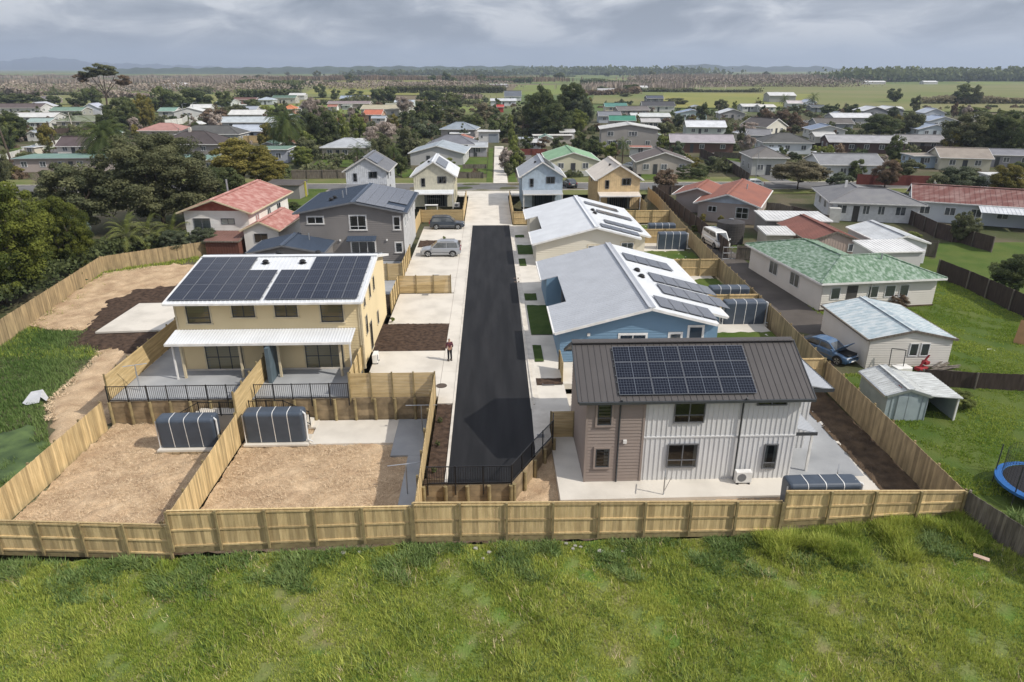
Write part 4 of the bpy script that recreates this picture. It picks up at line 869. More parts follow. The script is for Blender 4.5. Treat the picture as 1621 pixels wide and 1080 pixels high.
fence('paling_fence', 'cross fence between the two far tanks of the cream house', [(18.3, 80.0, -.05, 1.7), (23.5, 80.0, -.05, 1.7)], side=1, joined=True)
fence('paling_fence', 'cross fence just behind the brown roofed house', [(17.4, 41.3, -.05, 1.5), (22.3, 41.3, -.05, 1.5)], side=1, joined=True)
fence('paling_fence', 'fence beside the apricot cottage garden', [(22.3, 97, 0, 1.7), (22.3, 105, 0, 1.7)], side=1, joined=True)
board_fence('small board gate left of the brown roofed house', [(3.42, 35.3), (4.78, 35.3)], ZR, ZR+1.7, name='side_gate', side=1)
board_fence('short board fence by the mulch strip behind the brown roofed house', [(4.75, 41.3), (4.75, 43.4)], -.1, 1.4, side=-1)
fence('paling_fence', 'old grey paling fence running on from the front right corner', [(22.2, 26.3, -.6, 1.15), (22.95, 23.5, -.6, 1.1), (24.2, 19, -.6, 1.1)], side=-1, m='old_tim', mp='old_tim', rails=2)
# retaining walls: sleepers behind posts
def retaining(label, a, b, zb, zt, sleepers=4, post=1.3, side=1, zt2=None, bottom2=None):
    o = empty('retaining_wall', (a[0], a[1], 0), 0, label, 'retaining wall'); L = math.hypot(b[0]-a[0], b[1]-a[1]); ux, uy = (b[0]-a[0])/L, (b[1]-a[1])/L; nx, ny = uy*side, -ux*side; zt2 = zt if zt2 is None else zt2; bottom2 = zb if bottom2 is None else bottom2
    n = max(1, int(round(L/post)))
    for i in range(n):
        for k in range(sleepers):
            f0, f1 = i/n, (i+1)/n; q0 = (zt-zb)/sleepers; q1 = (zt2-bottom2)/sleepers; z0 = zb+q0*(k+.5)+((bottom2+q1*(k+.5))-(zb+q0*(k+.5)))*f0; z1 = zb+q0*(k+.5)+((bottom2+q1*(k+.5))-(zb+q0*(k+.5)))*f1
            mb = MB(); mb.beam((ux*(L*f0+.004), uy*(L*f0+.004), z0), (ux*(L*f1-.004), uy*(L*f1-.004), z1), .05, (q0+(q1-q0)*f0)-.012); mb.build('sleeper', M['sleeper'], o)
    for i in range(n+1):
        f = i/n; zz = zt+(zt2-zt)*f; zb_ = zb+(bottom2-zb)*f; mb = MB(); mb.cyl((ux*L*f+nx*.12, uy*L*f+ny*.12), .1, zb_-.1, zz-.02, 10); mb.build('post', M['pine_post'], o)
    return o
retaining('timber retaining wall below the left duplex terrace', (-24.1, 39.38), (-15.3, 39.38), ZL-.1, -.02)
retaining('timber retaining wall below the right duplex terrace and screen', (-15.1, 39.38), (-3.65, 39.38), ZL-.1, -.02)
retaining('timber retaining wall below the end of the asphalt drive', (-3.5, 29.42), (.9, 29.42), -1.5, -.04, 4, 1.1)
retaining('stepped retaining wall climbing beside the end of the drive', (.97, 29.5), (3.4, 33.9), -1.5, -.05, 4, 1.25, zt2=-.03, bottom2=-.85)
# black steel balustrades
def balustrade(label, pts, h=1.05, post=1.25, drop=.0, group='black steel balustrades'):
    o = empty('balustrade', (pts[0][0], pts[0][1], 0), 0, label, 'railing', group); bx, by = pts[0][:2]; bm = MB().box(-.009, .009, -.009, .009, 0, 1).mesh('baluster', M['steel']); pm = MB().box(-.028, .028, -.028, .028, 0, 1).mesh('post', M['steel']); cnt = 0
    for a, b in zip(pts, pts[1:]):
        a = Vector(a); b = Vector(b); d = b-a; L = d.length; off = Vector((bx, by, 0)); ang = math.atan2(d.y, d.x)
        for zz in (h, .1):
            mb = MB(); mb.beam(a-off+Vector((0, 0, zz)), b-off+Vector((0, 0, zz)), .045, .04); mb.build('rail', M['steel'], o)
        n = int(L/.12)
        for i in range(1, n):
            if cnt > 290: break
            p = a+d*(i/n)-off; inst('baluster', bm, o, loc=(p.x, p.y, p.z+.1), rz=ang, scale=(1, 1, h-.1)); cnt += 1
        k = max(1, int(round(L/post)))
        for i in range(k+1):
            p = a+d*(i/k)-off; inst('post', pm, o, loc=(p.x, p.y, p.z-drop), rz=ang, scale=(1, 1, h+.05+drop))
    return o
balustrade('black balustrade along the left duplex terrace', [(-24.1, 39.28, 0), (-15.45, 39.28, 0)], drop=.5)
balustrade('black balustrade along the right duplex terrace', [(-14.95, 39.28, 0), (-9.1, 39.28, 0)], drop=.5)
balustrade('black handrail on the left yard stairs, beside the divider', [(-19.6, 38.0, -1.35), (-18.1, 38.2, -.55), (-15.5, 38.2, -.55)], h=.95)
balustrade('black handrail on the right yard stairs, behind the large tank', [(-15.0, 38.2, -.5), (-12.9, 38.2, -.5), (-11.4, 38.2, -1.3)], h=.95)
balustrade('black balustrade across the end of the asphalt drive', [(-3.3, 29.36, 0), (.92, 29.36, 0)], drop=.6)
balustrade('black balustrade sloping up beside the end of the drive', [(.95, 29.45, 0), (2.1, 31.6, .02), (3.42, 33.8, .1), (3.5, 34.6, .1)], drop=.4)
for lab, x0, x1 in (('concrete steps down to the left straw yard', -19.4, -15.4), ('concrete steps down to the right straw yard', -15.0, -11.6)):
    o = empty('steps', (x0, 38.3, ZL), 0, lab, 'steps')
    MB().box(.9 if x0 < -16 else 0, x1-x0 if x0 < -16 else 2.4, 0, 1.0, 0, 1.05).build('landing', M['conc'], o)
    for k in range(5):
        a = (.9-.3*(k+1)) if x0 < -16 else 2.4+.3*k; MB().box(a, a+.3, 0, 1.0, 0, 1.05-.19*(k+1)).build('step', M['conc'], o)
# ---------------------------------------------------------------- water tanks
def tank_mesh(L, Wd, H):
    n = 4; parts = []
    prof = []; r = .22
    for cx, cz, a0 in ((Wd/2-r, r*.4, -90), (Wd/2-r, H-r, 0), (-Wd/2+r, H-r, 90), (-Wd/2+r, r*.4, 180)):
        rr = r if cz > r else r*.4
        for k in range(5): a = R(a0+k*22.5); prof.append((cx+rr*math.cos(a), cz+rr*math.sin(a)))
    return prof
def tank(x, y, z, L=3.45, Wd=1.05, H=1.95, rz=0, label='', pipe=True, base='conc'):
    o = empty('water_tank', (x, y, z), rz, label, 'water tank', 'slim slate grey rainwater tanks'); prof = tank_mesh(L, Wd, H); n = 4; q = L/n
    mb = MB(); secs = []
    for i in range(n):
        a, b = i*q, (i+1)*q; secs += [(a+.0, .975), (a+.05, 1.0), (b-.05, 1.0), (b-.0, .975)]
    secs[0] = (0, .80); secs[1] = (.14, .985); secs.insert(1, (.04, .92)); secs[-1] = (L, .80); secs.insert(-1, (L-.04, .92)); secs[-3] = (L-.14, .985)
    k = len(prof)
    for (sx_, s) in secs: mb.v += [(sx_, p[0]*s, (p[1]-H/2)*(.5+.5*s)+H/2) for p in prof]
    for i in range(len(secs)-1):
        for j in range(k): mb.f.append((i*k+j, i*k+(j+1) % k, (i+1)*k+(j+1) % k, (i+1)*k+j)); mb.mi.append(0)
    mb.f.append(tuple(range(k-1, -1, -1))); mb.f.append(tuple(range((len(secs)-1)*k, len(secs)*k))); mb.mi += [0, 0]
    mb.build('tank_body', M['tank'], o)
    for i in range(1, n):
        mb = MB(); sc_ = 1.015
        for dx in (-.022, .022): mb.v += [(i*q+dx, p[0]*sc_, (p[1]-H/2)*sc_+H/2+.005) for p in prof]
        for j in range(k): mb.f.append((j, (j+1) % k, k+(j+1) % k, k+j)); mb.mi.append(0)
        mb.build('strap', M['pvc'], o)
    if pipe:
        mb = MB(); xx = L+.12; mb.tube((xx, -.3, 0), (xx, -.3, H-.15), .055, n=8); mb.tube((xx, -.3, H-.15), (xx-.3, -.1, H-.05), .055, n=8); mb.tube((xx, -.3, .15), (xx+.35, -.5, .1), .045, n=8); mb.build('overflow_pipe', M['pvc'], o)
        MB().tube((-.06, -.35, 0), (-.06, -.35, H-.2), .03, n=6).build('inlet_pipe', M['pvc'], o)
    MB().box(-.15, L+.2, -Wd/2-.12, Wd/2+.1, -.12, -.004).build('tank_base', M[base], o)
    return o
tank(-19.55, 36.15, -1.35, L=3.3, label='slate grey slim water tank in the left straw yard, on a timber edged base')
mb = MB()
for i in range(8): mb.box(-.15+i*.46, .27+i*.46, -.7, -.64, -.5, -.12)
o = bpy.data.objects['water_tank']; mb.build('base_edge', M['sleeper'], o)
tank(-14.75, 36.75, -1.45, L=3.5, H=2.05, label='slate grey slim water tank in the larger straw yard, against the dividing fence')
tank(14.2, 27.75, -.72, L=3.5, H=1.75, label='slate grey slim water tank just behind the right end of the front fence')
tank(19.0, 52.3, -.05, L=3.4, H=2.0, label='slate grey water tank nearest behind the blue house yard, with a white pipe')
tank(19.0, 56.2, -.05, L=3.4, H=2.0, label='slate grey water tank behind the cross fence by the blue house', pipe=False)
tank(19.4, 77.2, -.05, L=3.3, H=2.0, label='slate grey water tank in the cream house yard, with a white pipe')
tank(19.3, 82.0, -.05, L=3.3, H=2.0, label='farthest slate grey water tank, behind the cross fence of the cream house', pipe=False)
# ---------------------------------------------------------------- vegetation
def leafmat(name, c1, c2, trans=.36):
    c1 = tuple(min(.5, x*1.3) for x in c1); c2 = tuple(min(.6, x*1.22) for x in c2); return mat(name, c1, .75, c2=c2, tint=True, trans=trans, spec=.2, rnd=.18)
LM = {'dark': leafmat('dark evergreen leaves', (.030, .048, .020), (.145, .165, .065)), 'olive': leafmat('olive leaves', (.048, .060, .032), (.19, .195, .095)), 'gold': leafmat('golden olive leaves', (.07, .072, .016), (.27, .23, .065)),
      'bright': leafmat('bright leaves', (.055, .08, .02), (.24, .26, .075)), 'grey': leafmat('grey green leaves', (.036, .052, .030), (.15, .17, .10)), 'brown': leafmat('brown leaves', (.075, .055, .035), (.24, .175, .12)),
      'straw': leafmat('pale flowering leaves', (.07, .068, .035), (.30, .26, .17)), 'bluegrey': leafmat('silvery leaves', (.07, .10, .085), (.26, .32, .29)), 'twig': leafmat('bare twigs', (.15, .122, .10), (.34, .285, .245), 0), 'palm': leafmat('palm leaves', (.022, .042, .013), (.12, .145, .045)), 'cypress': leafmat('conifer leaves', (.016, .032, .009), (.17, .19, .035))}
LM['belt'] = leafmat('bare poplar twigs', (.15, .12, .095), (.29, .24, .20), 0)
def leaf_cloud(nclump, nleaf, leaf, seed, shape='round', clump=(.22, .38), elong=1.6, squash=1, upb=.3, tip=.35):
    r = np.random.default_rng(seed); C = []
    while len(C) < nclump:
        p = r.uniform(-1, 1, 3); d = np.linalg.norm(p)
        if d > 1 or d < .25: continue
        if shape == 'cone':
            h = (p[2]+1)/2; 
            if math.hypot(p[0], p[1]) > (1-h)*.95+.08: continue
        elif shape == 'umbrella':
            if p[2] < .1 and math.hypot(p[0], p[1]) < .5: continue
        elif shape == 'box': p = r.uniform(-1, 1, 3)
        C.append(p*(.82 if shape != 'box' else .9))
    C = np.array(C); cr = r.uniform(*clump, nclump); 
    if shape == 'cone': cr *= np.clip(1.1-(C[:, 2]+1)/2, .35, 1)
    k = r.integers(0, nclump, nleaf); d = r.normal(size=(nleaf, 3)); d /= np.linalg.norm(d, axis=1)[:, None]; d[:, 2] = np.where(r.random(nleaf) < upb, np.abs(d[:, 2]), d[:, 2])
    rad = cr[k]*(r.random(nleaf)**.33); P = C[k]+d*rad[:, None]*np.array([1, 1, .8]); P[:, 2] = np.clip(P[:, 2], -1, 1.05)
    nrm = d+r.normal(size=(nleaf, 3))*.55+np.array([0, 0, .25]); nrm /= np.linalg.norm(nrm, axis=1)[:, None]
    a = np.cross(nrm, r.normal(size=(nleaf, 3))); a /= np.linalg.norm(a, axis=1)[:, None]; b = np.cross(nrm, a); s = leaf*r.uniform(.6, 1.35, nleaf)
    a *= (s*elong*.5)[:, None]; b *= (s*.5)[:, None]
    V = np.stack([P-a, P+b*.8, P+a, P-b*.8], 1).reshape(-1, 3); V[:, 2] *= squash; F = np.arange(nleaf*4).reshape(-1, 4)
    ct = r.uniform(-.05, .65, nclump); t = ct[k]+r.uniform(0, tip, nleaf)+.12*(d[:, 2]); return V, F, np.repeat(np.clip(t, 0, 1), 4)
TM = {}
def crown(kind, shape, lod, seed, leaf=None, **k):
    key = (kind, shape, lod, seed)
    if key not in TM:
        n, nc, lf = {0: (1500, 16, .17), 1: (4200, 30, .105), 2: (28000, 110, .040), 3: (75000, 240, .026)}[lod]
        cl = {0: (.26, .42), 1: (.2, .36), 2: (.10, .24), 3: (.06, .19)}[lod]
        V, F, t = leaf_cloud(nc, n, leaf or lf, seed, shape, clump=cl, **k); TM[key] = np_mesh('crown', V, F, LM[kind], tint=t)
    return TM[key]
def trunk_mesh(seed, nb=5, spread=.55, zb=.45):
    key = ('trunk', seed, nb)
    if key not in TM:
        r = random.Random(seed); mb = MB(); mb.tube((0, 0, -.02), (0, 0, zb*.7), .05, .038, 7); 
        for i in range(nb):
            a = 2*math.pi*i/nb+r.uniform(-.4, .4); p = (0, 0, zb*r.uniform(.45, .7)); q = (math.cos(a)*spread*r.uniform(.5, .9), math.sin(a)*spread*r.uniform(.5, .9), zb+r.uniform(.15, .4)); mb.tube(p, q, .028, .012, 5)
            for s in (-.5, .5): mb.tube(q, (q[0]*1.25+s*.1, q[1]*1.25-s*.1, q[2]+.12), .012, .004, 4)
        mb.tube((0, 0, zb*.7), (0, 0, .85), .035, .01, 6); TM[key] = mb.mesh('trunk', M['bark'])
    return TM[key]
def bare_mesh(seed, depth=5, thick=.03, up=.5, twigs=True):
    key = ('bare', seed)
    if key in TM: return TM[key]
    r = random.Random(seed); mb = MB()
    def grow(p, d, L, rad, k):
        q = p+d*L; mb.tube(p, q, rad, rad*.65, 3 if k < 3 else 5)
        if k == 0: return
        for i in range(3 if k > 1 else 4):
            nd = (d*.75+Vector((r.gauss(0, .5), r.gauss(0, .5), r.gauss(.18, .3)))).normalized(); grow(p.lerp(q, r.uniform(.6, 1)), nd, L*r.uniform(.62, .82), rad*.6, k-1)
    for i in range(3):
        a = i*2.1; grow(Vector((0, 0, 0)), Vector((math.cos(a)*.45, math.sin(a)*.45, 1)).normalized(), .30, thick, depth)
    TM[key] = mb.mesh('branches', M['bark_p']); return TM[key]
def tree(name, kind, x, y, h, w, label, shape='round', lod=0, seed=None, trunk=.25, z=0, group=None, cat='tree', squash=None, w2=None):
    """h overall height, w crown diameter, trunk fraction of clear stem"""
    seed = seed if seed is not None else random.randint(0, 2); o = empty(name, (x, y, z), random.uniform(0, 6), label, cat, group); ch = h*(1-trunk)
    inst('trunk', trunk_mesh(seed % 3), o, scale=(h*.5, h*.5, h*.75))
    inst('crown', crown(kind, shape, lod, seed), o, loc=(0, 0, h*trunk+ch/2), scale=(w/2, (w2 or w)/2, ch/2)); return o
def bare(x, y, h, w, label, seed=0, z=0, twig='brown', group=None, haze=True):
    o = empty('bare_tree', (x, y, z), random.uniform(0, 6), label, 'tree', group); s = h/1.25
    inst('branches', bare_mesh(seed), o, scale=(w*.75, w*.75, s))
    if haze: inst('twigs', crown('twig', 'round', 1, seed+5, leaf=.045, elong=5), o, loc=(0, 0, h*.62), scale=(w/2, w/2, h*.38))
    return o
def frond_mesh(n, L, droop, wid, seed, nl=16, up0=1.0, lw=.03, spread=1):
    r = random.Random(seed); mb = MB(); tin = []
    for i in range(n):
        a = 2*math.pi*i*.618+r.uniform(-.1, .1); el = up0*(1-i/n*1.35)+r.uniform(-.1, .1); p = Vector((0, 0, 0)); d = Vector((math.cos(a)*math.cos(el), math.sin(a)*math.cos(el), math.sin(el))); tt = r.uniform(.2, .9)*(1 if i < n*.75 else .5)
        for k in range(nl):
            q = p+d*(L/nl); side = d.cross(Vector((0, 0, 1))).normalized(); wl = wid*math.sin(math.pi*(k+1.2)/(nl+1.5)); dn = Vector((0, 0, -.35))
            for s in (-1, 1):
                c = side*s*wl+d*wl*.5+dn*wl; b = len(mb.v); mb.poly([p, p.lerp(q, lw*20), p.lerp(q, .5)+c]); tin += [tt]*3
            d = (d+Vector((0, 0, -droop/nl*(1+k*.12)))).normalized(); p = q
    V = np.array(mb.v); F = np.array(mb.f); return V, F, np.array(tin)
def palm(name, x, y, h, cw, label, n=60, droop=1.6, z=0, tr=.32, seed=1, wid=.22, group=None, up0=1.25, kind='palm'):
    o = empty(name, (x, y, z), 0, label, 'palm tree', group); key = ('frond', n, droop, seed, kind)
    if key not in TM:
        V, F, t = frond_mesh(n, 1.15, droop, wid, seed, up0=up0); TM[key] = np_mesh('fronds', V, F, LM[kind], tint=t)
    mb = MB(); k = 7
    for i in range(k): mb.cyl((0, 0), tr*(1.15-.35*i/k), h*i/k, h*(i+1)/k, 9, tr*(1.02-.35*i/k))
    mb.build('trunk', M['bark'], o); inst('fronds', TM[key], o, loc=(0, 0, h), scale=(cw/2, cw/2, cw/2)); return o
def tpx(kind, px, pyb, pyt, wpx, label, shape='round', lod=0, seed=None, trunk=.15, z=0, name='tree', cat='tree', group=None):
    x, y = G(px, pyb, z); h = ZatY(px, pyt, y)-z; return tree(name, kind, x, y, max(h, .8), wpx*mpp(px, pyb, z), label, shape, lod, seed, trunk, z, group, cat)
# near, left
tree('conifer', 'cypress', -46.3, 63.0, 13.6, 12.4, 'huge dark conifer hedge tree with yellow green tips at the left edge', 'round', 3, 1, .0, -1.7, w2=13)
tree('conifer', 'cypress', -45.0, 72.0, 9.3, 7.0, 'second dark conifer, directly behind the huge one at the left edge', 'round', 3, 2, .0, -1.4)
tree('conifer', 'cypress', -47.5, 56.5, 8.0, 9.5, 'lower dark conifer filling the very left edge of the frame', 'round', 3, 3, .0, -1.8)
tree('eucalyptus_tree', 'olive', -43.5, 92.0, 13.5, 17.0, 'large loose grey olive tree behind the left boundary fence', 'round', 3, 4, .04, -.5)
tree('eucalyptus_tree', 'olive', -51.5, 87.0, 10.0, 12.0, 'darker olive tree between the conifers and the large loose tree', 'round', 2, 5, .04, -.5)
tree('broadleaf_tree', 'dark', -38.0, 99.0, 7.5, 9, 'dark tree at the left side of the red roofed house', 'round', 2, 6, .04, -.2)
tree('broadleaf_tree', 'olive', -41.0, 80.5, 3.8, 7.5, 'low olive tree right behind the bend of the left boundary fence', 'round', 2, 7, .1, -.9)
tree('shrub', 'grey', -36.2, 78.2, 3.6, 4.2, 'grey green shrub leaning over the left fence', 'round', 2, 8, .1, -.9, cat='shrub')
tree('shrub', 'grey', -33.2, 79.3, 3.4, 3.8, 'grey shrub below the white wall of the red roofed house', 'round', 2, 9, .15, -.8, cat='shrub')
tree('shrub', 'bluegrey', -48.2, 79.5, 4.8, 4.4, 'silvery blue shrub between the conifers and the olive tree', 'round', 2, 10, .3, -.9, cat='shrub')
tree('shrub', 'dark', -44.3, 77.5, 2.6, 5, 'dark low shrub against the outside of the left fence', 'round', 2, 11, 0, -.9, cat='shrub')
for i, (x, y, lab) in enumerate(((-39.6, 79.3, 'banana like palm clump left of the red roofed house'), (-42.6, 80.4, 'second banana like palm clump, farther left by the olive tree'), (-37.2, 80.3, 'banana like palm clump nearest the white wall'), (-41.3, 77.9, 'small banana like palm in front of the clumps'))):
    palm('banana_palm', x, y, 2.6, 5.5, lab, n=16, droop=1.1, z=-.8, tr=.14, seed=3, wid=.17, up0=1.4, kind='bright')
x, y = G(95, 312, 0); bare(x, y, ZatY(95, 236, y), 11, 'leafless pale tree above the left conifers', 3, haze=False); 
tpx('gold', 388, 300, 212, 122, 'golden olive dome tree behind the red roof', lod=2, seed=12, trunk=.14, name='broadleaf_tree')
tpx('gold', 425, 303, 243, 75, 'golden olive tree leaning right of the dome, by the street', lod=2, seed=13, trunk=.18, name='broadleaf_tree')
tpx('bright', 479, 266, 229, 41, 'round clipped yellow green tree by the grey paling fence', lod=2, seed=14, trunk=.05, name='broadleaf_tree')
x, y = G(457, 247, 0); palm('date_palm', x, y, 7.0, 11, 'large date palm with thick trunk beside the round tree', n=95, droop=1.5, tr=.45, seed=1)
x, y = G(173, 262, 0); palm('date_palm', x, y, 5.8, 11.5, 'broad date palm on the left beyond the olive tree', n=95, droop=1.2, tr=.5, seed=2, kind='palm')
for px, py, pt, w, n_, lab in ((567, 262, 232, 40, 18, 'thin feathery palm in front of the pale hip roofed house'), (590, 252, 224, 30, 18, 'small feathery palm at the right end of the pale hip roofed house'), (656, 235, 208, 32, 18, 'small palm among the garden trees behind the lemon cottage'), (625, 268, 232, 34, 22, 'brownish palm behind the white cottage'), (985, 258, 222, 34, 18, 'feathery palm left of the brown tiled house'), (60+55, 205, 180, 20, 14, 'tiny palm beyond the white cottages on the left'), (88, 155, 137, 22, 14, 'lone palm in the far left paddock'), (1285, 172, 150, 24, 14, 'palm beside the far white barn'), (1240, 170, 152, 22, 14, 'small palm by the far white barn')):
    x, y = G(px, py, 0); palm('palm_tree', x, y, max(1.5, ZatY(px, pt, y)-w*mpp(px, py)*.18), w*mpp(px, py), lab, n=n_+10, droop=1.5, tr=.16, seed=4, wid=.2, up0=1.35)
